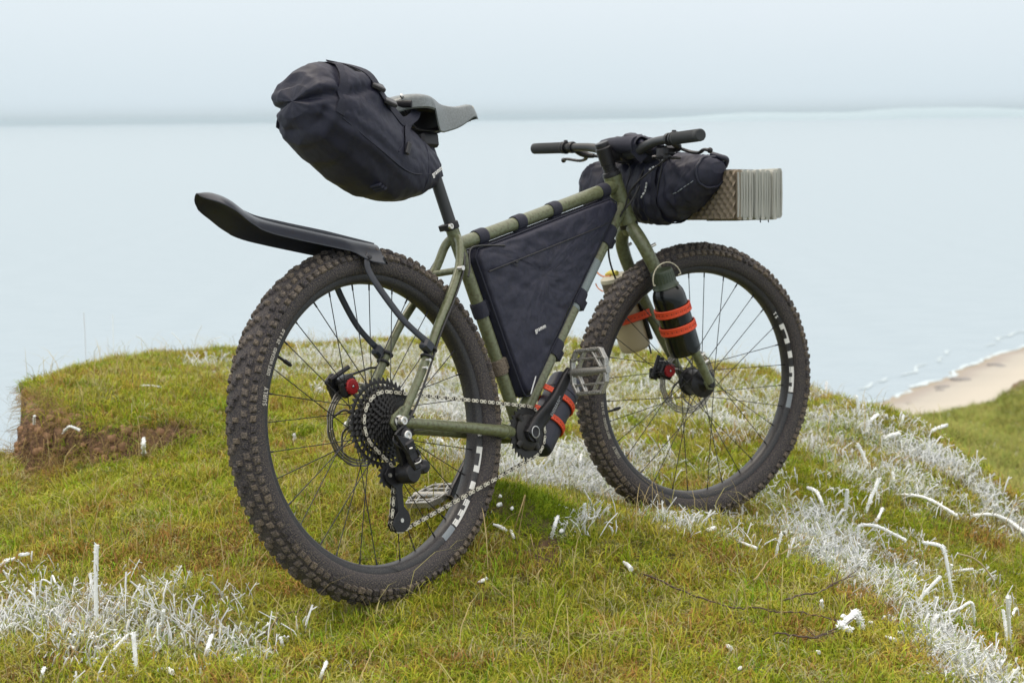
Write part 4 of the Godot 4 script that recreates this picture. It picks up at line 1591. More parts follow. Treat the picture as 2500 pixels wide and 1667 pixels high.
func make_derailleur(bike: Node3D) -> void:
	var b := MB.new()
	# hanger and upper pivot
	b.plate(Transform3D(Basis.IDENTITY, Vector3(0, 0, 0.0745)), PackedVector2Array([Vector2(-0.008, 0.010), Vector2(0.014, 0.008), Vector2(0.022, -0.030), Vector2(0.014, -0.040), Vector2(0.000, -0.038), Vector2(-0.006, -0.020)]), 0.007, 0.001)
	b.lathe(zaxis(Vector3(0.009, -0.030, 0.070)), [Vector2(0, 0), Vector2(0.016, 0), Vector2(0.016, 0.014), Vector2(0.011, 0.016), Vector2(0, 0.016)], 20)
	# parallelogram, swept back and down
	var pa := Vector3(-0.006, -0.040, 0.090)
	var pb := Vector3(0.016, -0.098, 0.082)
	var d := (pb - pa).normalized()
	b.box(Transform3D(Basis(d, Vector3.BACK.cross(d).normalized(), Vector3.BACK), (pa + pb) / 2 + Vector3(0.004, 0, 0.006)), Vector3(0.060, 0.030, 0.012), 0.004)
	b.box(Transform3D(Basis(d, Vector3.BACK.cross(d).normalized(), Vector3.BACK), (pa + pb) / 2 + Vector3(-0.008, 0.004, -0.010)), Vector3(0.056, 0.026, 0.010), 0.003)
	b.plate(Transform3D(Basis.IDENTITY, Vector3(0, 0, 0.093)), PackedVector2Array([Vector2(-0.036, -0.024), Vector2(0.004, -0.036), Vector2(0.024, -0.070), Vector2(0.030, -0.100), Vector2(0.012, -0.104), Vector2(-0.004, -0.074)]), 0.010, 0.003)
	# lower knuckle with its round clutch housing
	b.lathe(zaxis(Vector3(0.012, -0.108, 0.056)), [Vector2(0, 0), Vector2(0.022, 0), Vector2(0.023, 0.010), Vector2(0.023, 0.030), Vector2(0.019, 0.036), Vector2(0, 0.037)], 24)
	b.tube([Vector3(0.012, -0.108, 0.074), Vector3(0.052, -0.100, 0.078)], [0.016, 0.012], 12)
	b.lathe(zaxis(Vector3(0.052, -0.100, 0.062)), [Vector2(0, 0), Vector2(0.015, 0), Vector2(0.0155, 0.020), Vector2(0.012, 0.026), Vector2(0, 0.027)], 18)
	b.tube(spline([Vector3(0.020, -0.062, 0.098), Vector3(0.026, -0.078, 0.099), Vector3(0.010, -0.086, 0.099)], 5), 0.0032, 8)
	var der := part("rear_gear_changer", b, M.black_metal, bike)
	b = MB.new()
	b.lathe(zaxis(Vector3(0.0085, -0.0305, 0.086)), [Vector2(0.0105, 0), Vector2(0.0105, 0.003), Vector2(0.0090, 0.0042), Vector2(0.0050, 0.0042), Vector2(0.0046, 0.0015), Vector2(0, 0.0015)], 20)
	b.tube(spline([Vector3(-0.004, -0.058, 0.100), Vector3(0.004, -0.056, 0.101)], 2), 0.0022, 6)
	b.tube(spline([Vector3(0.024, -0.074, 0.100), Vector3(0.025, -0.086, 0.100), Vector3(0.008, -0.090, 0.100)], 4), 0.0020, 6)
	part("pivot_bolt", b, M.bolt_silver, der)
	# cage plates
	for z in [0.0490, 0.0335]:
		b = MB.new()
		b.plate(Transform3D(Basis.IDENTITY, Vector3(0, 0, z)), PackedVector2Array([Vector2(0.020, -0.094), Vector2(0.026, -0.112), Vector2(0.014, -0.140), Vector2(0.014, -0.178), Vector2(0.026, -0.192), Vector2(0.030, -0.208), Vector2(0.024, -0.222), Vector2(0.006, -0.231), Vector2(-0.016, -0.226), Vector2(-0.024, -0.212), Vector2(-0.018, -0.200), Vector2(-0.004, -0.186), Vector2(-0.004, -0.140), Vector2(-0.028, -0.120), Vector2(-0.032, -0.106), Vector2(-0.022, -0.094)]), 0.0022, 0.0005)
		part("cage_plate", b, M.black_metal, der)
	for q in [Vector3(-0.0180, -0.1090, 0.0412), Vector3(0.0030, -0.2060, 0.0412)]:
		b = MB.new()
		b.plate(Transform3D(Basis.IDENTITY, q), sprocket_outline(0.0225, 11), 0.0030)
		b.lathe(zaxis(q - Vector3(0, 0, 0.004)), [Vector2(0, 0), Vector2(0.009, 0), Vector2(0.009, 0.008), Vector2(0, 0.008)], 14)
		part("jockey_wheel", b, M.black_plastic, der)
		b = MB.new()
		b.lathe(zaxis(q + Vector3(0, 0, 0.0088)), [Vector2(0, 0), Vector2(0.0046, 0), Vector2(0.0046, 0.002), Vector2(0.002, 0.002), Vector2(0.002, 0.001), Vector2(0, 0.001)], 12)
		part("wheel_bolt", b, M.bolt_silver, der)

func make_mudguard(bike: Node3D) -> void:
	var ridge := [Vector3(0.050, 0.3800, 0), Vector3(-0.030, 0.3930, 0), Vector3(-0.117, 0.4075, 0), Vector3(-0.200, 0.4215, 0), Vector3(-0.260, 0.4335, 0), Vector3(-0.297, 0.4480, 0), Vector3(-0.335, 0.4710, 0), Vector3(-0.372, 0.4820, 0), Vector3(-0.402, 0.4800, 0)]
	var line := spline(ridge, 6)
	var b := MB.new()
	var rows := []
	var inner := []
	var n := line.size()
	for i in n:
		var t := float(i) / (n - 1)
		var x: float = line[i].x
		var hw := lerpf(0.050, 0.046, clampf(t * 2, 0, 1))
		if x < -0.33:
			hw = 0.046 * sqrt(maxf(0.02, 1.0 - pow((-0.33 - x) / 0.073, 2)))
		var drop := lerpf(0.036, 0.034, t)
		if x > -0.06:
			drop = lerpf(0.036, 0.050, smoothstep(-0.06, 0.0, x))
			hw = lerpf(0.050, 0.054, smoothstep(-0.06, 0.0, x))
		if x < -0.28:
			drop = lerpf(0.034, 0.030, clampf((-0.28 - x) / 0.08, 0, 1)) * (hw / 0.046)
		var row := PackedVector3Array()
		var ri := PackedVector3Array()
		var tl: Vector3 = (line[mini(i + 1, n - 1)] - line[maxi(i - 1, 0)]).normalized()
		var up := Vector3(tl.y, -tl.x, 0)
		if up.y < 0:
			up = -up
		for j in 17:
			var u := j / 8.0 - 1.0
			var k := absf(u)
			var front := 0.0
			if i < 4 and k > 0.6:
				front = 0.0
			var p: Vector3 = line[i] + Vector3(0, 0, u * hw) - up * (drop * pow(k, 1.7))
			if i == 0:
				p += Vector3(-0.030, 0.004, 0) * pow(k, 2.0)
			row.append(p)
			ri.append(p - up * 0.0022)
		rows.append(row)
		inner.append(ri)
	b.grid(rows, false, false, true)
	b.grid(inner)
	for e in [0, n - 1]:
		b.grid([rows[e], inner[e]], false, false, e == 0)
	for j in [0, 16]:
		var e0 := PackedVector3Array()
		var e1 := PackedVector3Array()
		for i in n:
			e0.append(rows[i][j])
			e1.append(inner[i][j])
		b.grid([e0, e1], false, false, j == 0)
	# a raised spine along the top
	var spine := []
	for i in range(0, 30):
		spine.append(line[i] + Vector3(0, 0.0012, 0))
	b.tube(spine, ramp([0.002, 0.006, 0.005, 0.002], 30), 8, true, 1.0)
	var guard := part("mudguard", b, M.guard_plastic, bike)
	for s in [1, -1]:
		b = MB.new()
		var arm := [Vector3(-0.012, 0.352, 0.0475), Vector3(-0.022, 0.338, 0.050), Vector3(-0.022, 0.318, 0.053), Vector3(-0.008, 0.285, 0.060), Vector3(0.038, 0.219, 0.070), Vector3(0.075, 0.183, 0.075), Vector3(0.104, 0.160, 0.078)]
		if s < 0:
			arm = mirror(arm)
		b.tube(spline(arm, 6), ramp([0.0080, 0.0085, 0.0088, 0.0085, 0.0075, 0.0085], 37), 10, true, 0.35, Vector3.BACK)
		b.box(Transform3D(Basis(Vector3.BACK, 0.85), Vector3(0.104, 0.152, 0.0745 * s)), Vector3(0.026, 0.030, 0.022), 0.005)
		var am := part("mudguard_arm", b, M.guard_plastic, guard)
		b = MB.new()
		b.lathe(zaxis(Vector3(-0.018, 0.346, 0.0545) if s > 0 else Vector3(-0.018, 0.346, -0.0585)), [Vector2(0, 0), Vector2(0.0045, 0), Vector2(0.0045, 0.003), Vector2(0, 0.004)], 12)
		part("arm_bolt", b, M.black_plastic, am)
		b = MB.new()
		b.tube(circle(Vector3(0.108, 0.128, 0.068 * s), 0.0125, 14, Vector3(-0.55, -0.80, 0).normalized()), 0.0032, 8, false)
		part("arm_strap", b, M.black_plastic, am)
		b = MB.new()
		b.tube(circle(Vector3(0.120, 0.146, 0.068 * s), 0.0125, 14, Vector3(-0.55, -0.80, 0).normalized()), 0.0040, 8, false)
		part("arm_strap", b, M.black_plastic, am)

# ---------------------------------------------------------------- bags, bottles, mat
var wrinkle: FastNoiseLite

func table(rows: Array, x: float) -> Array:
	# linear look-up in rows of [x, value, value ...]
	if x <= rows[0][0]:
		return rows[0]
	for i in rows.size() - 1:
		if x <= rows[i + 1][0]:
			var t: float = (x - rows[i][0]) / (rows[i + 1][0] - rows[i][0])
			t = t * t * (3.0 - 2.0 * t) * 0.4 + t * 0.6
			var out := []
			for k in rows[i].size():
				out.append(lerpf(rows[i][k], rows[i + 1][k], t))
			return out
	return rows[-1]

const PACK := [
	# x, bottom, top, half width
	[-0.132, 0.646, 0.704, 0.046], [-0.124, 0.616, 0.732, 0.074], [-0.104, 0.588, 0.750, 0.094], [-0.060, 0.551, 0.762, 0.104], [0.000, 0.511, 0.752, 0.104],
	[0.050, 0.486, 0.716, 0.096], [0.100, 0.474, 0.668, 0.084], [0.150, 0.478, 0.640, 0.068], [0.200, 0.490, 0.615, 0.050], [0.240, 0.505, 0.595, 0.034], [0.262, 0.522, 0.580, 0.020]]

func pack_point(x: float, a: float, lift := 0.0) -> Vector3:
	# a: 0 at the top, positive round the right side
	var q := table(PACK, x)
	var mid: float = (q[1] + q[2]) / 2
	var h: float = (q[2] - q[1]) / 2
	var cy := cos(a)
	var sz := sin(a)
	var p := Vector3(x, mid + h * signf(cy) * pow(absf(cy), 0.86), q[3] * signf(sz) * pow(absf(sz), 0.86))
	var nrm := Vector3(0, cy, sz)
	var dd := 0.0
	# the folded roll at the rear lies on the body: a deep crease between them
	var cu := clampf((x + 0.13) / 0.15, 0, 1)
	var crease := lerpf(0.674, 0.700, cu) - 0.004 * sin(cu * PI)
	var fade := 1.0 - smoothstep(0.02, 0.075, x)
	dd -= lerpf(0.013, 0.008, cu) * fade * exp(-pow((p.y - crease) / 0.0060, 2))
	dd += 0.006 * fade * exp(-pow((p.y - crease - 0.022) / 0.016, 2))
	dd += 0.002 * fade * exp(-pow((p.y - crease + 0.02) / 0.016, 2))
	# strap across the roll pulls the cloth in
	dd -= 0.007 * fade * exp(-pow((x + 0.088 - (p.y - 0.70) * 0.45) / 0.012, 2))
	var w := wrinkle.get_noise_3d(p.x * 0.35 + p.y * 0.5, p.y * 1.1 + p.x * 0.55, p.z * 0.6)
	dd += 0.0066 * (0.6 - absf(w) * 2.2) * (0.5 + 0.5 * fade)
	var w2 := wrinkle.get_noise_3d(p.x * 0.9 - p.y * 1.2 + 3.0, p.y * 2.6 + p.x * 2.0, p.z * 0.8)
	dd += 0.0034 * (0.5 - absf(w2) * 2.0) * (0.4 + 0.9 * exp(-pow((p.y - crease) / 0.045, 2)) * fade)
	nrm = (nrm - Vector3(1, 0, 0) * clampf((-0.100 - x) / 0.03, 0, 1)).normalized()
	return p + nrm * (dd + lift)

func strap_on(b: MB, pts: Array, width: float, up: Callable) -> void:
	# a flat band along points; up(p) is the cloth's normal there
	var l := []
	var r := []
	var n := pts.size()
	var rows := []
	for i in n:
		var t: Vector3 = (pts[mini(i + 1, n - 1)] - pts[maxi(i - 1, 0)]).normalized()
		var u: Vector3 = up.call(pts[i])
		var s := t.cross(u).normalized() * width / 2
		u = s.cross(t).normalized() * 0.0011
		rows.append(PackedVector3Array([pts[i] - s - u, pts[i] - s + u, pts[i] + s + u, pts[i] + s - u]))
	b.grid(rows, true)
	b.face(Array(rows[0]), pts[1])
	b.face(Array(rows[n - 1]), pts[n - 2])

func build_luggage() -> void:
	wrinkle = FastNoiseLite.new()
	wrinkle.seed = 11
	wrinkle.frequency = 9.0
	wrinkle.fractal_octaves = 3
	make_seat_pack()
	make_frame_bag()
	make_bar_bag()
	make_mat()
	make_bottles()

func make_seat_pack() -> void:
	var bag := thing("saddle_bag", "large dark navy saddle bag with folded rear end strapped behind the saddle", "bag", BIKE, Vector3(0.08, 0.474, 0))
	var b := MB.new()
	var rows := []
	var n := 110
	for i in n:
		var t := float(i) / (n - 1)
		var x := lerpf(-0.132, 0.262, t * t * 0.3 + t * 0.7)
		var row := PackedVector3Array()
		for j in 96:
			row.append(pack_point(x, TAU * j / 96))
		rows.append(row)
	b.grid(rows, true, false, true)
	# closing caps, gently domed
	for e in [0, n - 1]:
		var ring: PackedVector3Array = rows[e]
		var c := Vector3.ZERO
		for p in ring:
			c += p / ring.size()
		var caps := []
		for k in 5:
			var s := 1.0 - k / 4.0
			var row := PackedVector3Array()
			for p in ring:
				row.append(c + (p - c) * s + Vector3(-1 if e == 0 else 1, 0, 0) * 0.004 * (1.0 - s * s))
			caps.append(row)
		b.grid(caps, true, false, e != 0)
	part("body", b, M.bag_cloth, bag)
	var up := func(p: Vector3) -> Vector3: return (Vector3(0, p.y - 0.62, p.z) / Vector3(1, 0.11, 0.10)).normalized()
	# strap over the roll with its buckle, running on to the saddle
	b = MB.new()
	var pts := []
	for k in 26:
		var a := lerpf(-1.9, 1.9, k / 25.0)
		pts.append(pack_point(-0.088 + 0.034 * cos(a), a, 0.0025))
	strap_on(b, pts, 0.024, up)
	part("strap", b, M.webbing, bag)
	b = MB.new()
	pts = []
	for q in [[-0.045, 0.10], [-0.020, 0.42], [0.000, 0.80], [0.020, 1.02], [0.045, 1.05], [0.080, 1.00], [0.110, 0.90]]:
		pts.append(pack_point(q[0], q[1], 0.0035))
	pts.append(Vector3(0.150, 0.650, 0.060))
	pts.append(Vector3(0.175, 0.668, 0.045))
	strap_on(b, spline(pts, 4), 0.022, up)
	part("strap", b, M.webbing, bag)
	for q in [[0.015, 1.00], [0.048, 1.05]]:
		b = MB.new()
		var c := pack_point(q[0], q[1], 0.008)
		b.box(Transform3D(Basis(Vector3(0.85, -0.40, 0.33).normalized(), Vector3(0.2, 0.75, 0.62).normalized(), Vector3(0.85, -0.40, 0.33).normalized().cross(Vector3(0.2, 0.75, 0.62).normalized())).orthonormalized(), c), Vector3(0.030, 0.009, 0.034), 0.002)
		part("buckle", b, M.black_plastic, bag)
	# seams and the tail strap from the saddle down to the ladder lock
	for line in [[[0.105, 0.9], [0.088, 1.35], [0.075, 1.62], [0.06, 1.80]], [[-0.09, 1.95], [0.0, 2.05], [0.1, 2.0], [0.2, 1.9]], [[0.200, 0.5], [0.190, 1.2], [0.185, 2.0], [0.18, 2.6]]]:
		b = MB.new()
		pts = []
		for q in line:
			pts.append(pack_point(q[0], q[1], 0.0))
		pts = spline(pts, 6)
		for k in pts.size():
			pass
		b.tube(pts, 0.0017, 6)
		part("seam", b, M.webbing, bag)
	b = MB.new()
	pts = [Vector3(0.165, 0.660, 0.048), pack_point(0.120, 0.95, 0.004), pack_point(0.104, 1.20, 0.004), pack_point(0.092, 1.50, 0.004), pack_point(0.088, 1.66, 0.003)]
	strap_on(b, spline(pts, 4), 0.016, up)
	part("strap", b, M.webbing, bag)
	b = MB.new()
	b.box(Transform3D(Basis(Vector3.BACK, -0.45), pack_point(0.088, 1.60, 0.007)), Vector3(0.012, 0.028, 0.008), 0.002)
	part("buckle", b, M.black_plastic, bag)
	# band round the seat post with the small printed name
	b = MB.new()
	var pd := Vector3(-0.31, 0.95, 0).normalized()
	var c0 := Vector3(0.2975, 0.420, 0) + pd * 0.1500
	clamp_ring(b, c0, pd, 0.0185, 0.072)
	b.box(Transform3D(Basis(Vector3.BACK, 0.31), Vector3(0.240, 0.557, 0)), Vector3(0.036, 0.070, 0.034), 0.006)
	part("post_band", b, M.webbing, bag)
	b = MB.new()
	b = flat_text("gramm", 0.0125, Transform3D(Basis(Vector3(0.88, 0.46, -0.10).normalized(), Vector3(-0.46, 0.88, 0.0).normalized(), Vector3(0.09, 0.05, 0.99).normalized()).orthonormalized(), Vector3(0.216, 0.5345, 0.0505)))
	part("printed_name", b, M.label_white, bag)
	b = MB.new()
	for k in 3:
		var o := pack_point(0.03 + k * 0.008, 2.75, 0.002)
		b.box(Transform3D(Basis(Vector3.BACK, 0.4), o), Vector3(0.012, 0.006, 0.030), 0.002)
	part("bottom_loop", b, M.webbing, bag)

func make_frame_bag() -> void:
	var bag := thing("frame_bag", "dark navy triangular bag strapped inside the bicycle frame", "bag", BIKE, Vector3(0.48, 0.01, 0))
	var outline := PackedVector2Array([Vector2(0.352, 0.366), Vector2(0.50, 0.402), Vector2(0.70, 0.451), Vector2(0.880, 0.494), Vector2(0.902, 0.484), Vector2(0.900, 0.466), Vector2(0.75, 0.304), Vector2(0.60, 0.142), Vector2(0.500, 0.034), Vector2(0.482, 0.016), Vector2(0.468, 0.016), Vector2(0.458, 0.030), Vector2(0.42, 0.130), Vector2(0.375, 0.255), Vector2(0.342, 0.346)])
	# even steps round the outline
	var pts := []
	var n := outline.size()
	for i in n:
		var a := outline[i]
		var c := outline[(i + 1) % n]
		var k := maxi(1, int(a.distance_to(c) / 0.010))
		for j in k:
			pts.append(a.lerp(c, float(j) / k))
	var mid := Vector2(0.575, 0.300)
	var b := MB.new()
	for s in [1, -1]:
		var rows := []
		for k in 22:
			var t := k / 21.0
			var f := 1.0 - t * t * 0.25 - t * 0.75
			var row := PackedVector3Array()
			for p in pts:
				var q: Vector2 = mid + (p - mid) * f
				var d: float = p.distance_to(mid) * (1.0 - f)
				var z := 0.026 * sqrt(clampf(1.0 - pow(1.0 - minf(d / 0.012, 1.0), 2.0), 0, 1)) + 0.010 * sqrt(t)
				z += (0.0055 * (0.5 - absf(wrinkle.get_noise_3d(q.x * 0.9 + q.y * 0.8, q.y * 1.4 - q.x * 0.3, s * 3.0)) * 2.0) + 0.0014 * wrinkle.get_noise_3d(q.x * 5, q.y * 5, s)) * smoothstep(0.0, 0.2, t)
				# the zip's flap: a shallow step below the top edge
				var below: float = 0.366 + (q.x - 0.352) * 0.242 - q.y
				z -= 0.0022 * smoothstep(0.056, 0.060, below)
				row.append(Vector3(q.x, q.y, s * z))
			rows.append(row)
		b.grid(rows, true, false, s < 0)
	part("body", b, M.bag_cloth, bag)
	# piping along the edge, flap edge and zip
	b = MB.new()
	for s in [1, -1]:
		var loop := []
		for p in pts:
			var q: Vector2 = mid + (p - mid) * 0.992
			loop.append(Vector3(q.x, q.y, s * 0.0215))
		loop.append(loop[0])
		b.tube(loop, 0.0022, 6, false)
	part("piping", b, M.webbing, bag)
	b = MB.new()
	b.tube([Vector3(0.372, 0.3120, 0.0335), Vector3(0.55, 0.3555, 0.0362), Vector3(0.72, 0.3965, 0.0350), Vector3(0.838, 0.4260, 0.0300)], 0.0017, 6)
	part("zip", b, M.black_plastic, bag)
	b = MB.new()
	b.box(Transform3D(Basis(Vector3.BACK, 0.24), Vector3(0.47, 0.332, 0.0365)), Vector3(0.010, 0.004, 0.003), 0.001)
	b.box(Transform3D(Basis(Vector3.BACK, -0.4), Vector3(0.462, 0.326, 0.0375)), Vector3(0.016, 0.003, 0.0015))
	part("zip_pull", b, M.black_metal, bag)
	b = flat_text("gramm", 0.0125, Transform3D(Basis(Vector3.BACK, 0.27), Vector3(0.5285, 0.1735, 0.0372)))
	part("printed_name", b, M.label_white, bag)
	# bands round the tubes
	var td := Vector3(0.970, 0.2387, 0).normalized()
	for x in [0.3877, 0.5292, 0.6654, 0.8709]:
		b = MB.new()
		var c := Vector3(x, 0.3775 + (x - 0.312) * 0.2445, 0)
		clamp_ring(b, c, td, 0.0186, 0.034)
		b.box(Transform3D(Basis(Vector3.BACK, 0.241), c + Vector3(0.004, -0.020, 0)), Vector3(0.032, 0.014, 0.022), 0.003)
		part("tube_band", b, M.webbing, bag)
	for q in [[Vector3(0.3635, 0.2280, 0), Vector3(-0.340, 0.940, 0)], [Vector3(0.4090, 0.0930, 0), Vector3(-0.340, 0.940, 0)]]:
		b = MB.new()
		clamp_ring(b, q[0], q[1].normalized(), 0.0182, 0.036)
		b.box(Transform3D(Basis(Vector3.BACK, 0.347), q[0] + Vector3(0.018, 0.006, 0)), Vector3(0.014, 0.030, 0.022), 0.003)
		part("tube_band", b, M.webbing if q[0].y > 0.2 else M.rubber_mud_cake, bag)
	var dd := Vector3(0.683, 0.730, 0).normalized()
	for s in [0.255, 0.418, 0.630]:
		b = MB.new()
		var c: Vector3 = Vector3(0.437, -0.064, 0) + dd * s
		clamp_ring(b, c, dd, 0.0212, 0.046 if s < 0.6 else 0.060)
		b.box(Transform3D(Basis(Vector3.BACK, 0.818), c + Vector3(0.019, -0.018, 0)), Vector3(0.030, 0.012, 0.020), 0.003)
		part("tube_band", b, M.webbing, bag)
	# reflective cable ends that catch the light at the bottom corner
	b = MB.new()
	b.tube([Vector3(0.478, 0.022, 0.030), Vector3(0.500, 0.062, 0.032)], 0.0016, 6)
	part("corner_loop", b, M.reflective, bag)

const ROLL := [
	# z, bottom, top, rear x, front x
	[-0.262, 0.505, 0.560, 1.010, 1.050], [-0.250, 0.475, 0.585, 0.975, 1.085], [-0.215, 0.455, 0.597, 0.958, 1.110], [-0.12, 0.445, 0.603, 0.968, 1.118], [-0.02, 0.434, 0.603, 0.990, 1.118],
	[0.05, 0.431, 0.605, 0.985, 1.118], [0.095, 0.440, 0.606, 0.990, 1.118], [0.130, 0.455, 0.605, 1.000, 1.118], [0.165, 0.474, 0.602, 1.012, 1.118], [0.200, 0.505, 0.597, 1.026, 1.117], [0.222, 0.535, 0.590, 1.045, 1.114], [0.232, 0.555, 0.580, 1.07, 1.105]]

func roll_point(z: float, a: float, lift := 0.0) -> Vector3:
	var q := table(ROLL, z)
	var c := Vector3((q[3] + q[4]) / 2, (q[1] + q[2]) / 2, z)
	var p: Vector3 = c + Vector3(sin(a), 0, 0) * ((q[4] - q[3]) / 2) * pow(absf(sin(a)), -0.18 if absf(sin(a)) > 0.02 else 0.0) + Vector3(0, cos(a), 0) * ((q[2] - q[1]) / 2) * pow(absf(cos(a)), -0.12 if absf(cos(a)) > 0.02 else 0.0)
	var w := wrinkle.get_noise_3d(z * 2.6 + 5.0, p.y * 1.2, p.x * 1.2)
	var dd := 0.0065 * (1.0 - absf(w) * 2.6) + 0.0025 * wrinkle.get_noise_3d(z * 5, p.y * 4, p.x * 4)
	dd -= 0.010 * exp(-pow((z + 0.085) / 0.012, 2)) + 0.010 * exp(-pow((z - 0.085 - (p.y - 0.52) * 0.2) / 0.012, 2))
	return p + Vector3(sin(a), cos(a), 0) * (dd + lift)

func make_bar_bag() -> void:
	var bag := thing("handlebar_bag", "dark navy rolled bag strapped under the handlebar in front of the head tube", "bag", BIKE * STEER, Vector3(1.05, 0.431, 0))
	var b := MB.new()
	var rows := []
	for i in 100:
		var z := lerpf(-0.262, 0.232, i / 99.0)
		var row := PackedVector3Array()
		for j in 72:
			row.append(roll_point(z, TAU * j / 72))
		rows.append(row)
	b.grid(rows, true)
	for e in [0, 99]:
		var ring: PackedVector3Array = rows[e]
		b.face(Array(ring), ring[0] + Vector3(0, 0, 1 if e == 0 else -1))
	part("body", b, M.bag_cloth, bag)
	var up := func(p: Vector3) -> Vector3: return Vector3(p.x - 1.05, p.y - 0.52, 0).normalized()
	for z in [-0.085, 0.085]:
		b = MB.new()
		var pts := []
		for k in 41:
			var a := TAU * k / 40
			pts.append(roll_point(z, a, 0.0035))
		strap_on(b, pts, 0.025, up)
		# and up round the bar
		strap_on(b, spline([Vector3(1.02, 0.600, z), Vector3(0.985, 0.640, z * 0.95), Vector3(0.955, 0.652, z * 0.9), Vector3(0.936, 0.630, z * 0.9), Vector3(0.965, 0.595, z)], 6), 0.025, up)
		part("strap", b, M.webbing, bag)
	# harness padding between bar and roll
	b = MB.new()
	for z in [-0.055, 0.055]:
		b.box(Transform3D(Basis(Vector3.BACK, -0.2), Vector3(0.985, 0.606, z)), Vector3(0.075, 0.030, 0.055), 0.012)
	b.tube(spline([Vector3(0.948, 0.632, -0.075), Vector3(0.938, 0.634, -0.03), Vector3(0.938, 0.634, 0.03), Vector3(0.948, 0.632, 0.075)], 5), 0.021, 12)
	part("harness", b, M.webbing, bag)
	# crumpled cloth tucked behind the bar
	b = MB.new()
	rows = []
	for i in 19:
		var u := -PI / 2 + PI * i / 18
		var row := PackedVector3Array()
		for j in 24:
			var a := TAU * j / 24
			var d := Vector3(cos(u) * cos(a) * 0.048, cos(u) * sin(a) * 0.030, sin(u) * 0.085)
			var w := 1.0 + 0.5 * wrinkle.get_noise_3d(d.x * 3, d.y * 3, d.z * 2)
			row.append(Vector3(0.985, 0.632, 0.015) + d * w)
		rows.append(row)
	b.grid(rows, true)
	part("tucked_cloth", b, M.bag_cloth, bag)
	# broken reflective stripes
	b = MB.new()
	for q in [[0.078, -1.10, 5, 0.16], [0.092, -0.62, 6, 0.14], [0.055, -1.75, 5, 0.12]]:
		for k in q[2]:
			var a: float = q[1] + k * q[3] * 0.55
			var p0 := roll_point(q[0] + 0.004 * k, a, 0.006)
			var p1 := roll_point(q[0] + 0.004 * (k + 0.7), a + q[3] * 0.36, 0.006)
			b.tube([p0, p1], 0.0024, 6, true, 0.5, Vector3.BACK)
	part("reflective_stripe", b, M.reflective, bag)
	b = MB.new()
	for k in 7:
		var z := 0.150 + k * 0.009
		b.tube([roll_point(z, -1.95, 0.003), roll_point(z + 0.006, -1.95, 0.003)], 0.0013, 5)
	part("reflective_stripe", b, M.decal_grey, bag)
	# folded hem at the right end
	b = MB.new()
	var hem := []
	for k in 31:
		hem.append(roll_point(0.216, TAU * k / 30, 0.003))
	b.tube(hem, 0.0035, 8, false)
	b.tube(spline([roll_point(0.20, 0.3, 0.004), roll_point(0.224, 0.5, 0.010), roll_point(0.228, 0.9, 0.012), roll_point(0.215, 1.3, 0.004)], 5), 0.007, 8)
	part("hem", b, M.bag_cloth_glossy, bag)
	for q in [[-0.03, 0.12], [0.11, 0.15]]:
		b = MB.new()
		b.tube(spline([Vector3(0.975, 0.60, q[0]), roll_point(q[0] + 0.01, -1.0, 0.006), roll_point(q[0] + 0.0, -1.6, 0.005), roll_point(q[0] - 0.02, -2.3, 0.005)], 6), 0.0016, 6)
		part("elastic_cord", b, M.cable_black, bag)

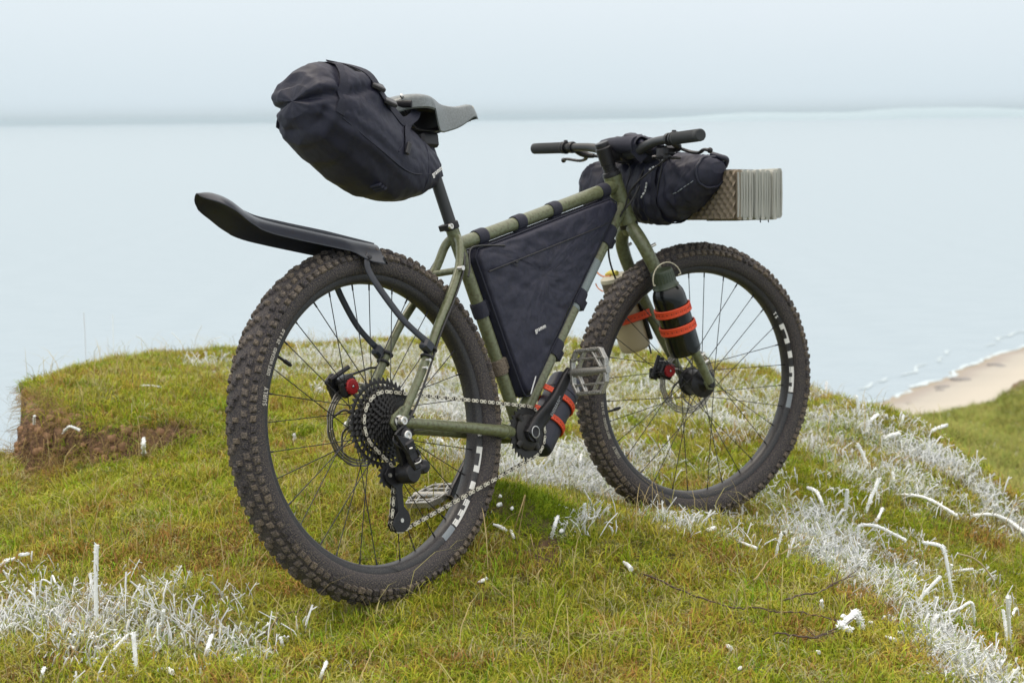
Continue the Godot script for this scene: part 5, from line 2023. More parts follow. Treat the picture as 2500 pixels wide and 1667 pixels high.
func make_mat() -> void:
	var matt := thing("sleeping_mat", "folded tan and grey foam sleeping mat with ribbed end carried under the handlebar", "sleeping mat", BIKE * STEER, Vector3(1.185, 0.436, 0))
	var x0 := 1.1165
	var n := 8
	var w := 0.0180
	var mr := RandomNumberGenerator.new()
	mr.seed = 3
	for k in n:
		var b := MB.new()
		var rows := []
		var cx := x0 + (k + 0.5) * w
		var e := mr.randf_range(-0.003, 0.003)
		for i in 2:
			var z := lerpf(-0.245, 0.272 + e, i)
			var row := PackedVector3Array()
			for j in 28:
				var a := TAU * j / 28
				var p := Vector2(sin(a), cos(a))
				var sx := signf(p.x) * pow(absf(p.x), 0.45) * (w * 0.47)
				var sy := signf(p.y) * pow(absf(p.y), 0.30) * (0.0625 + mr.randf_range(-0.0004, 0.0004))
				row.append(Vector3(cx + sx, 0.5005 + sy, z))
			rows.append(row)
		b.grid(rows, true)
		for i in 2:
			b.face(Array(rows[i]), Vector3(cx, 0.5, 0))
		var slab := part("foam_panel", b, M.foam_tan if k == 0 else (M.foam_grey if k % 2 else M.foam_grey_light), matt, Transform3D(Basis(Vector3.BACK, mr.randf_range(-0.0016, 0.0016)), Vector3(0.0, mr.randf_range(-0.002, 0.002), mr.randf_range(-0.003, 0.003))) if k > 0 else Transform3D.IDENTITY)
		# the dimpled ridges show as ribs on the end
		b = MB.new()
		for r in [-0.28, 0.28]:
			b.tube([Vector3(cx + r * w, 0.445, 0.2715 + e), Vector3(cx + r * w * 0.9, 0.5, 0.2735 + e), Vector3(cx + r * w, 0.556, 0.2715 + e)], 0.0030, 6)
		part("panel_rib", b, M.foam_grey, slab)
	# egg crate bumps on the rear face, towards the rider
	var b := MB.new()
	var rows := []
	for i in 161:
		var z := lerpf(-0.243, 0.270, i / 160.0)
		var row := PackedVector3Array()
		for j in 37:
			var y := lerpf(0.4410, 0.5600, j / 36.0)
			var h := 0.0045 * sin(z * TAU / 0.026) * sin(y * TAU / 0.026 + 0.8)
			row.append(Vector3(x0 - 0.0015 - h - 0.003, y, z))
		rows.append(row)
	b.grid(rows, false, false, true)
	part("dimpled_face", b, M.foam_tan, matt)
	b = MB.new()
	for z in [-0.16, 0.16]:
		strap_on(b, [Vector3(1.112, 0.5645, z), Vector3(1.19, 0.5655, z), Vector3(1.262, 0.5645, z), Vector3(1.264, 0.50, z), Vector3(1.262, 0.4365, z), Vector3(1.19, 0.4355, z), Vector3(1.112, 0.4365, z)], 0.02, func(p: Vector3) -> Vector3: return (p - Vector3(1.188, 0.5, p.z)).normalized())
	part("strap", b, M.webbing, matt)
	b = MB.new()
	for q in [0.075, 0.100]:
		b.tube([Vector3(x0 + q, 0.440, 0.268), Vector3(x0 + q + 0.002, 0.430, 0.268)], 0.0016, 5)
	part("cord_end", b, M.cable_black, matt)

func bottle_band(b: MB, holes: MB, o: Vector3, d: Vector3, r: float, w: float, leg: Vector3) -> void:
	# a ribbed rubber strap drawn round bottle and fork leg
	var x := (leg - leg.project(d)).normalized()
	var y := d.cross(x)
	var ring := []
	for k in 49:
		var a := TAU * k / 48
		var p := x * cos(a) * r + y * sin(a) * r
		if cos(a) > 0.55:
			p += x * (cos(a) - 0.55) * 0.055
			p -= y * sin(a) * (cos(a) - 0.55) * r * 0.6
		ring.append(o + p)
	var rows := []
	for k in 49:
		var p: Vector3 = ring[k]
		var n: Vector3 = (p - o).normalized()
		rows.append(PackedVector3Array([p - d * w / 2, p - d * w / 2 + n * 0.0040, p - d * w * 0.38 + n * 0.0052, p - d * w * 0.30 + n * 0.0036, p + d * w * 0.30 + n * 0.0036, p + d * w * 0.38 + n * 0.0052, p + d * w / 2 + n * 0.0040, p + d * w / 2]))
	b.grid(rows, true, false)
	for k in 48:
		var p: Vector3 = (ring[k] + ring[k + 1]) / 2
		var n: Vector3 = (p - o).normalized()
		var t: Vector3 = (ring[k + 1] - ring[k]).normalized()
		holes.box(Transform3D(Basis(t, n, t.cross(n)).orthonormalized(), p + n * 0.0037), Vector3(0.0030, 0.0008, w * 0.16))
		if k % 2 == 0:
			b.box(Transform3D(Basis(t, n, t.cross(n)).orthonormalized(), p + n * 0.0040), Vector3(0.0016, 0.0016, w * 0.55))

func make_bottles() -> void:
	var fr := BIKE * STEER
	# right side: dark bottle
	var o := Vector3(1.072, 0.094, 0.111)
	var d := Vector3(-0.325, 0.945, 0.0).normalized()
	var bt := thing("bottle", "glossy black bottle with green cap strapped to the right fork leg", "bottle", fr, o, "bottles strapped to the fork legs")
	var xf := along(o, o + d)
	var b := MB.new()
	b.lathe(xf, [Vector2(0, 0.004), Vector2(0.030, 0.002), Vector2(0.036, 0.0), Vector2(0.0405, 0.003), Vector2(0.0425, 0.009), Vector2(0.0430, 0.020), Vector2(0.0430, 0.145), Vector2(0.0426, 0.158), Vector2(0.0405, 0.169), Vector2(0.0365, 0.178), Vector2(0.0325, 0.184), Vector2(0.0305, 0.190)], 40)
	part("bottle_body", b, M.bottle_black, bt)
	b = MB.new()
	b.lathe(xf, [Vector2(0.0335, 0.184), Vector2(0.0350, 0.186), Vector2(0.0335, 0.189), Vector2(0.0320, 0.191), Vector2(0.0300, 0.2), Vector2(0.0300, 0.196), Vector2(0.0295, 0.225), Vector2(0.0270, 0.231), Vector2(0, 0.233)], 36)
	for k in 24:
		var a := TAU * k / 24
		b.tube([xf * Vector3(cos(a) * 0.0298, 0.198, sin(a) * 0.0298), xf * Vector3(cos(a) * 0.0293, 0.224, sin(a) * 0.0293)], 0.0011, 5)
	part("bottle_cap", b, M.bottle_cap_green, bt)
	b = MB.new()
	var lp := []
	for k in 21:
		var a := lerpf(-0.2, 1.15, k / 20.0) * PI
		lp.append(o + d * (0.205 + 0.045 * sin(clampf(a, 0, PI))) + Vector3(0.945, 0.325, 0) * (cos(a) * 0.044) + Vector3(0, 0, 0.016))
	b.tube(lp, 0.0016, 6)
	part("cap_loop", b, M.cap_sand, bt)
	var hol := MB.new()
	b = MB.new()
	bottle_band(b, hol, o + d * 0.122, d, 0.0436, 0.021, Vector3(0.55, 0.2, -0.8))
	bottle_band(b, hol, o + d * 0.074, d, 0.0436, 0.021, Vector3(0.55, 0.2, -0.8))
	var sm := part("orange_strap", b, M.orange_rubber, bt)
	part("strap_holes", hol, M.strap_hole, sm)
	b = MB.new()
	b.box(Transform3D(xf.basis, o + d * 0.098 + Vector3(0.030, 0.008, -0.036)), Vector3(0.020, 0.150, 0.010), 0.003)
	part("bottle_mount", b, M.black_metal, bt)
	# left side: pale bottle
	o = Vector3(1.063, 0.090, -0.111)
	bt = thing("bottle", "pale sand coloured bottle with taupe lid and red strap on the left fork leg", "bottle", fr, o, "bottles strapped to the fork legs")
	xf = along(o, o + d)
	b = MB.new()
	b.lathe(xf, [Vector2(0, 0.004), Vector2(0.030, 0.002), Vector2(0.036, 0.0), Vector2(0.0405, 0.004), Vector2(0.0425, 0.012), Vector2(0.0430, 0.024), Vector2(0.0430, 0.145), Vector2(0.0410, 0.158), Vector2(0.0370, 0.168), Vector2(0.0345, 0.172), Vector2(0.0340, 0.178)], 40)
	part("bottle_body", b, M.bottle_pale, bt)
	b = MB.new()
	b.lathe(xf, [Vector2(0.0355, 0.173), Vector2(0.0385, 0.174), Vector2(0.0385, 0.200), Vector2(0.0375, 0.202)], 36)
	var cap := part("bottle_cap", b, M.cap_taupe, bt)
	b = MB.new()
	b.lathe(xf, [Vector2(0.0390, 0.201), Vector2(0.0395, 0.203), Vector2(0.0380, 0.211), Vector2(0.0300, 0.214), Vector2(0, 0.215)], 36)
	part("cap_top", b, M.cap_sand, cap)
	b = MB.new()
	b.tube(spline([xf * Vector3(-0.030, 0.216, 0.004), xf * Vector3(-0.008, 0.221, 0.0), xf * Vector3(0.020, 0.221, 0.0)], 4), ramp([0.005, 0.0075, 0.0065], 9), 10)
	part("spout_lever", b, M.cap_yellow, cap)
	b = MB.new()
	b.tube(spline([xf * Vector3(0.0, 0.216, 0.01), xf * Vector3(-0.035, 0.214, 0.012), xf * Vector3(-0.062, 0.222, 0.010), xf * Vector3(-0.080, 0.232, 0.008)], 5), 0.0024, 6)
	b.tube(spline([xf * Vector3(-0.036, 0.176, 0.010), xf * Vector3(-0.060, 0.170, 0.012), xf * Vector3(-0.085, 0.178, 0.010), xf * Vector3(-0.094, 0.19, 0.008)], 5), 0.0018, 6)
	part("lid_cord", b, M.cord_orange, cap)
	b = MB.new()
	hol = MB.new()
	bottle_band(b, hol, o + d * 0.095, d, 0.0436, 0.021, Vector3(0.55, 0.2, 0.8))
	sm = part("orange_strap", b, M.orange_rubber, bt)
	part("strap_holes", hol, M.strap_hole, sm)
	b = MB.new()
	b.box(Transform3D(xf.basis, o + d * 0.095 + Vector3(0.030, 0.008, 0.036)), Vector3(0.020, 0.150, 0.010), 0.003)
	part("bottle_mount", b, M.black_metal, bt)
	# canister under the down tube
	o = Vector3(0.508, -0.106, 0.0)
	d = Vector3(0.70, 0.714, 0).normalized()
	bt = thing("canister", "dark cylindrical canister strapped beneath the down tube near the cranks", "canister", BIKE, o)
	xf = along(o, o + d)
	b = MB.new()
	b.lathe(xf, [Vector2(0, 0), Vector2(0.034, 0.0), Vector2(0.0395, 0.004), Vector2(0.0410, 0.012), Vector2(0.0410, 0.160), Vector2(0.0425, 0.161), Vector2(0.0425, 0.196), Vector2(0.0405, 0.204), Vector2(0, 0.206)], 36)
	part("canister_body", b, M.bag_cloth_glossy, bt)
	b = MB.new()
	hol = MB.new()
	bottle_band(b, hol, o + d * 0.135, d, 0.0418, 0.0145, Vector3(-0.7, 0.7, 0.0))
	bottle_band(b, hol, o + d * 0.072, d, 0.0418, 0.0145, Vector3(-0.7, 0.7, 0.0))
	sm = part("orange_strap", b, M.orange_rubber, bt)
	part("strap_holes", hol, M.strap_hole, sm)

# ---------------------------------------------------------------- grass, rime, twigs
func turf_mesh(sd: int, n: int, rad: float, l0: float, l1: float, w: float, lean: float) -> ArrayMesh:
	var r := RandomNumberGenerator.new()
	r.seed = sd
	var b := MB.new()
	for i in n:
		var a := r.randf() * TAU
		var o := Vector3(cos(a), 0, sin(a)) * rad * sqrt(r.randf())
		var da := r.randf() * TAU
		var d := Vector3(cos(da), 0, sin(da))
		var l := r.randf_range(l0, l1)
		var ln := minf(lean * r.randf_range(0.35, 1.0), 1.1)
		var side := Vector3(-d.z, 0, d.x) * w * r.randf_range(0.7, 1.3) * 0.5
		var k := r.randf_range(0.75, 1.25)
		var dry := r.randf()
		b.col = Color(k, k, k)
		if dry > 0.80:
			b.col = Color(k * 1.5, k * 1.25, k * 1.3)
		elif dry < 0.2:
			b.col = Color(k * 0.75, k * 0.95, k * 0.7)
		var p0 := o - Vector3(0, 0.008, 0)
		var p1 := o + d * l * 0.22 * ln + Vector3(0, l * 0.45, 0)
		var p2 := o + d * l * 0.62 * ln + Vector3(0, l * lerpf(0.92, 0.55, ln), 0)
		var p3 := o + d * l * lerpf(0.25, 1.05, ln) + Vector3(0, l * lerpf(1.1, 0.35, ln * ln), 0)
		var a0 := b.add(p0 - side)
		b.add(p0 + side)
		b.add(p1 - side * 0.9)
		b.add(p1 + side * 0.9)
		b.add(p2 - side * 0.65)
		b.add(p2 + side * 0.65)
		b.add(p3)
		b.quad(a0, a0 + 2, a0 + 3, a0 + 1)
		b.quad(a0 + 2, a0 + 4, a0 + 5, a0 + 3)
		b.tri(a0 + 4, a0 + 6, a0 + 5)
	return b.mesh()

func rime_mesh(sd: int, n: int, rad: float, l0: float, l1: float, w: float, lean: float) -> ArrayMesh:
	# blades thick with hoar frost: three sided spikes with small feathery side crystals
	var r := RandomNumberGenerator.new()
	r.seed = sd
	var b := MB.new()
	for i in n:
		var a := r.randf() * TAU
		var o := Vector3(cos(a), 0, sin(a)) * rad * sqrt(r.randf())
		var da := r.randf() * TAU
		var d := Vector3(cos(da), 0, sin(da)) * lean * r.randf_range(0.2, 1.0)
		var l := r.randf_range(l0, l1)
		var q := [o - Vector3(0, 0.006, 0), o + d * l * 0.4 + Vector3(0, l * 0.5, 0), o + d * l * r.randf_range(0.8, 1.1) + Vector3(0, l * r.randf_range(0.75, 1.0), 0)]
		var ww := w * r.randf_range(0.6, 1.3) * 0.5
		b.tube(q, [ww * 0.6, ww, ww * 0.85], 4, true)
		if r.randf() < 0.5:
			var m: Vector3 = q[1].lerp(q[2], r.randf())
			b.tube([m, m + Vector3(r.randf_range(-1, 1), r.randf_range(0.0, 1), r.randf_range(-1, 1)) * 0.009], [ww * 0.8, ww * 0.5], 3, true)
	return b.mesh()

func multi(called: String, m: Mesh, ma: Material, buf: PackedFloat32Array) -> MultiMeshInstance3D:
	var mm := MultiMesh.new()
	mm.transform_format = MultiMesh.TRANSFORM_3D
	mm.use_colors = true
	mm.mesh = m
	mm.instance_count = buf.size() / 16
	mm.buffer = buf
	var o := MultiMeshInstance3D.new()
	o.name = numbered(called, self)
	o.multimesh = mm
	o.material_override = ma
	o.set_meta("kind", "stuff")
	add_child(o, true)
	return o

func push(buf: PackedFloat32Array, p: Vector3, up: Vector3, yaw: float, s: float, sy: float, c: Color) -> void:
	var x := Vector3(cos(yaw), 0, sin(yaw))
	x = (x - up * x.dot(up)).normalized()
	var z := x.cross(up)
	x *= s
	z *= s
	var y := up * s * sy
	buf.append_array(PackedFloat32Array([x.x, y.x, z.x, p.x, x.y, y.y, z.y, p.y, x.z, y.z, z.z, p.z, c.r, c.g, c.b, 1.0]))

func seg_dist(p: Vector2, a: Vector2, c: Vector2) -> float:
	var t := clampf((p - a).dot(c - a) / maxf((c - a).length_squared(), 1e-9), 0, 1)
	return p.distance_to(a.lerp(c, t))

func frost_at(x: float, z: float) -> float:
	var p := Vector2(x, z)
	var f := 0.0
	for q in FROST:
		var hw: float = q[0]
		var pts: Array = q[2]
		for i in pts.size() - 1:
			var d := seg_dist(p, pts[i], pts[i + 1])
			if d < hw * 2.2:
				f = maxf(f, q[1] * (1.0 - smoothstep(hw * 0.55, hw * 1.5, d + hw * 0.9 * n_mid.get_noise_2d(x * 1.6, z * 1.6))))
	return f

func hollow_at(x: float, z: float) -> float:
	return exp(-pow(seg_dist(Vector2(x, z), Vector2(0.82, -4.28), Vector2(1.45, -3.70)) / 0.17, 2))

func sward(x: float, z: float, r: RandomNumberGenerator) -> Color:
	# each tuft takes one of the turf's colours; slow fields decide which are common where
	var a := 0.5 + 0.75 * n_big.get_noise_2d(x, z)
	var m := 0.5 + 0.9 * n_mid.get_noise_2d(x + 7.0, z)
	var f := 0.5 + 1.1 * n_fine.get_noise_2d(x, z + 5.0)
	var rust := 0.10 + clampf((0.42 - m) * 1.6, 0, 0.55) + 0.5 * exp(-(pow((x + 0.72) / 0.28, 2) + pow((z + 3.32) / 0.24, 2)))
	var moss := 0.12 + clampf((m - 0.55) * 1.6, 0, 0.5) + clampf((f - 0.6) * 1.2, 0, 0.35)
	var mound := exp(-(pow((x - 0.03) / 0.17, 2) + pow((z + 3.40) / 0.16, 2)))
	var hollow := hollow_at(x, z)
	moss += mound * 1.5 + hollow * 1.2 + 0.5 * exp(-(pow((x + 1.05) / 0.5, 2) + pow((z + 4.6) / 0.25, 2)))
	var dry := 0.16 + clampf(0.42 - f, 0, 0.3)
	var olive := 0.75
	var k := r.randf() * (rust + moss + dry + olive)
	var c := Color(0.340, 0.340, 0.034).lerp(Color(0.450, 0.390, 0.060), clampf(a * 0.7 + r.randf_range(-0.2, 0.4), 0, 1))
	if k < rust:
		c = Color(0.420, 0.235, 0.065).lerp(Color(0.300, 0.165, 0.060), r.randf())
	elif k < rust + moss:
		c = Color(0.205, 0.315, 0.022).lerp(Color(0.350, 0.390, 0.018), r.randf() * 0.8 + mound * 0.2)
	elif k < rust + moss + dry:
		c = Color(0.460, 0.390, 0.160).lerp(Color(0.390, 0.360, 0.200), r.randf())
	return c.lerp(Color(0.240, 0.250, 0.012), clampf(hollow * 0.45 + mound * 0.5, 0, 0.6))

func build_plants() -> void:
	var r := RandomNumberGenerator.new()
	r.seed = 99
	var gm := mat("grass_blade", Color.WHITE, 0.75)
	gm.vertex_color_use_as_albedo = true
	gm.backlight_enabled = true
	gm.backlight = Color(0.45, 0.45, 0.25)
	gm.metallic_specular = 0.25
	var fm := mat("rime", Color.WHITE, 0.85)
	fm.vertex_color_use_as_albedo = true
	fm.backlight_enabled = true
	fm.backlight = Color(0.35, 0.35, 0.35)
	var kinds := [turf_mesh(1, 26, 0.034, 0.014, 0.036, 0.0017, 1.25), turf_mesh(2, 28, 0.034, 0.012, 0.029, 0.0015, 1.3), turf_mesh(3, 24, 0.036, 0.016, 0.044, 0.0016, 1.1), turf_mesh(4, 46, 0.032, 0.006, 0.017, 0.0015, 1.1)]
	var bufs := [PackedFloat32Array(), PackedFloat32Array(), PackedFloat32Array(), PackedFloat32Array()]
	var straw_m := turf_mesh(5, 4, 0.03, 0.07, 0.13, 0.0014, 0.9)
	var straw := PackedFloat32Array()
	var rime_k := [rime_mesh(6, 9, 0.040, 0.020, 0.056, 0.0029, 0.9), rime_mesh(7, 11, 0.040, 0.012, 0.034, 0.0031, 1.2)]
	var rime := [PackedFloat32Array(), PackedFloat32Array()]
	var n := 80000
	var near := 1.95
	for i in n:
		var az := r.randf_range(-0.50, 0.54)
		var dc := crest_at(az) + 0.35
		var dist := sqrt(lerpf(near * near, 7.0 * 7.0, r.randf()))
		if dist > dc:
			continue
		var x := az * dist
		var z := -dist
		var h := ground_h(x, z)
		var nr := ground_n(x, z)
		var bare := bare_at(x, z)
		var steep := nr.y < 0.84
		if (steep and r.randf() < 0.86) or r.randf() < bare * 0.80:
			continue
		var mound := exp(-(pow((x - 0.00) / 0.13, 2) + pow((z + 3.40) / 0.10, 2)))
		var hollow := hollow_at(x, z)
		var fr := frost_at(x, z) * (1.0 - 0.85 * clampf(mound * 1.5, 0, 1)) * (1.0 - 0.75 * clampf(hollow * 1.4, 0, 1))
		if x > 0.25:
			# wind blown streaks: the rime follows the fall of the ledges
			var al := x * 0.46 + z * 0.89
			var cr := x * 0.89 - z * 0.46
			fr *= clampf(0.78 + 2.0 * n_fine.get_noise_2d(al * 0.16 + 3.0, cr * 0.85), 0.05, 1.15)
		var up := nr.lerp(Vector3.UP, 0.4).normalized()
		up = (up + Vector3(r.randf_range(-0.3, 0.3), 0, r.randf_range(-0.3, 0.3))).normalized()
		var c := sward(x, z, r)
		var k := r.randf_range(0.78, 1.22)
		c = Color(c.r * k * r.randf_range(0.92, 1.10), c.g * k, c.b * k * r.randf_range(0.8, 1.2))
		var lump := 0.5 + 1.2 * n_fine.get_noise_2d(x * 0.8 + 11.0, z * 0.8)
		var s := r.randf_range(0.75, 1.2) * lerpf(0.70, 1.35, clampf(lump, 0, 1))
		if r.randf() < fr * 0.95 * (0.55 + 0.9 * clampf(0.5 + n_fine.get_noise_2d(x * 1.5, z * 1.5 + 40.0) * 1.6, 0, 1)):
			var w := r.randf_range(0.74, 1.0)
			push(rime[0 if r.randf() < 0.5 else 1], Vector3(x, h, z), up, r.randf() * TAU, s * r.randf_range(0.8, 1.15), r.randf_range(0.7, 1.1), Color(0.84 * w, 0.87 * w, 0.88 * w))
			if r.randf() < fr * 0.55:
				continue
		# a thin white bloom on the turf in the frosted zones
		c = c.lerp(Color(0.55, 0.57, 0.46), clampf(fr * 0.7 - 0.05, 0, 0.5))
		var moss := exp(-(pow((x - 0.03) / 0.17, 2) + pow((z + 3.40) / 0.16, 2))) + 0.8 * hollow_at(x, z)
		var which := 3 if r.randf() < 0.36 + moss * 0.85 + mound * 1.2 else r.randi() % 3
		if mound > 0.35:
			c = Color(0.150, 0.215, 0.010).lerp(Color(0.215, 0.270, 0.014), r.randf())
		push(bufs[which], Vector3(x, h, z), up, r.randf() * TAU, s, r.randf_range(0.75, 1.15), c)
		if r.randf() < 0.020 * (1.0 - fr):
			var t := r.randf_range(0.8, 1.2)
			push(straw, Vector3(x, h, z), Vector3.UP, r.randf() * TAU, s * r.randf_range(0.7, 1.1), 1.0, Color(0.40 * t, 0.32 * t, 0.16 * t))
		if r.randf() < 0.02 + 0.02 * float(x > 0.2):
			push(rime[1], Vector3(x, h, z), up, r.randf() * TAU, s * 0.45, 0.6, Color(0.75, 0.78, 0.78))
	# roots and crumbs of earth on the bare bank
	var clod := MB.new()
	clod.ball(Vector3.ZERO, Vector3(1, 0.75, 0.9), 7, 5)
	var clod_b := PackedFloat32Array()
	var root_b := PackedFloat32Array()
	for i in 5200:
		var x := r.randf_range(-1.75, -0.65)
		var z := r.randf_range(-4.72, -4.02)
		var nr := ground_n(x, z)
		if nr.y > 0.88 and bare_at(x, z) < 0.35:
			continue
		var p := Vector3(x, ground_h(x, z), z)
		var t := r.randf_range(0.6, 1.2)
		if r.randf() < 0.6:
			push(clod_b, p, nr, r.randf() * TAU, pow(r.randf(), 2.5) * 0.014 + 0.0025, 1.0, Color(0.26 * t, 0.150 * t, 0.085 * t))
		else:
			push(root_b, p, (nr + Vector3(r.randf_range(-0.5, 0.5), -0.5, r.randf_range(0, 0.5))).normalized(), r.randf() * TAU, r.randf_range(0.5, 0.9), 0.8, Color(0.34 * t, 0.23 * t, 0.10 * t))
	var em := mat("earth_crumb", Color.WHITE, 0.95)
	em.vertex_color_use_as_albedo = true
	tag(multi("earth_crumbs", clod.mesh(), em, clod_b), "crumbs of brown earth on the bare bank at left", "soil")
	tag(multi("dry_grass", straw_m, gm, root_b), "dry roots and grass hanging over the bare bank at left", "dry grass")
	# blades crowd up round the tyres where they press into the turf
	for c0 in [Vector2(-0.24, -3.01), Vector2(0.51, -3.91)]:
		for i in 130:
			var t := r.randf_range(-1, 1)
			var x: float = c0.x + t * 0.16 * 0.66 + r.randf_range(-1, 1) * 0.055
			var z: float = c0.y - t * 0.16 * 0.75 + r.randf_range(-1, 1) * 0.055
			var c := sward(x, z, r)
			push(bufs[2 if r.randf() < 0.6 else 0], Vector3(x, ground_h(x, z), z), Vector3.UP, r.randf() * TAU, r.randf_range(0.8, 1.25), 1.15, c)
	for k in 4:
		var o := multi("grass", kinds[k], gm, bufs[k])
		tag(o, ["short green and olive turf grass covering the hilltop", "fine low turf grass mixed through the hilltop", "longer grass blades mixed through the hilltop", "cropped mossy grass in patches on the hilltop"][k], "grass")
	tag(multi("dry_grass", straw_m, gm, straw), "thin dry straw coloured stems scattered through the turf", "dry grass")
	for k in 2:
		tag(multi("frosted_grass", rime_k[k], fm, rime[k]), ["spiky white frosted grass along the ledges and hollows", "short white frosted tufts along the ledges and hollows"][k], "frosted grass")
	# coarse grass on the slope below
	var far_b := PackedFloat32Array()
	var far_m := turf_mesh(15, 16, 0.10, 0.05, 0.13, 0.006, 1.0)
	var far_f := PackedFloat32Array()
	for i in 15000:
		var a := r.randi_range(0, 69)
		var j := r.randi_range(1, 46)
		if slope_pts.size() < (a + 1) * 60 + j + 2:
			continue
		var p0: Vector3 = slope_pts[a * 60 + j]
		var p1: Vector3 = slope_pts[a * 60 + j + 1]
		var p2: Vector3 = slope_pts[(a + 1) * 60 + j]
		var p := p0 + (p1 - p0) * r.randf() + (p2 - p0) * r.randf()
		if j > 40 and p.x > 6.9:
			continue
		var c := Color(0.30, 0.285, 0.065).lerp(Color(0.36, 0.32, 0.11), clampf(0.5 + n_big.get_noise_2d(p.x * 0.35, p.z * 0.35), 0, 1)).lerp(Color(0.20, 0.22, 0.045), clampf(0.3 + n_mid.get_noise_2d(p.x * 0.8, p.z * 0.3), 0, 0.8))
		var k := r.randf_range(0.8, 1.2)
		push(far_b, p, Vector3.UP, r.randf() * TAU, r.randf_range(0.7, 1.2), r.randf_range(0.5, 0.9), Color(c.r * k, c.g * k, c.b * k))
		if n_mid.get_noise_2d(p.x * 0.5, p.z * 1.4 + 3.0) > 0.10 and r.randf() < 0.6:
			push(far_f, p, Vector3.UP, r.randf() * TAU, r.randf_range(1.2, 2.0), 0.8, Color(0.70, 0.73, 0.70))
	tag(multi("grass", far_m, gm, far_b), "coarse olive grass on the slope below the hilltop", "grass")
	tag(multi("frosted_grass", rime_k[1], fm, far_f), "pale frosted streaks on the slope below the hilltop", "frosted grass")
	make_stalks()

func rime_stalk(pts: Array, r: float, sd: int, fancy: bool) -> MB:
	var rr := RandomNumberGenerator.new()
	rr.seed = sd
	var line := spline(pts, 8) if pts.size() > 2 else spline([pts[0], pts[0].lerp(pts[1], 0.5) + Vector3(rr.randf_range(-1, 1), 0, rr.randf_range(-1, 1)) * 0.003, pts[1]], 8)
	var b := MB.new()
	var rad := []
	for k in line.size():
		var t := float(k) / (line.size() - 1)
		rad.append(r * lerpf(0.55, 1.08, smoothstep(0.0, 0.4, t)) * rr.randf_range(0.82, 1.18))
	b.tube(line, rad, 8, true)
	if fancy:
		for k in line.size() * 5:
			var i := rr.randi_range(1, line.size() - 2)
			var p: Vector3 = line[i].lerp(line[i + 1], rr.randf())
			var d := Vector3(rr.randf_range(-1, 1), rr.randf_range(-0.3, 1), rr.randf_range(-1, 1)).normalized()
			b.tube([p, p + d * r * rr.randf_range(1.2, 2.1)], [r * 0.5, r * 0.22], 4, true)
	return b

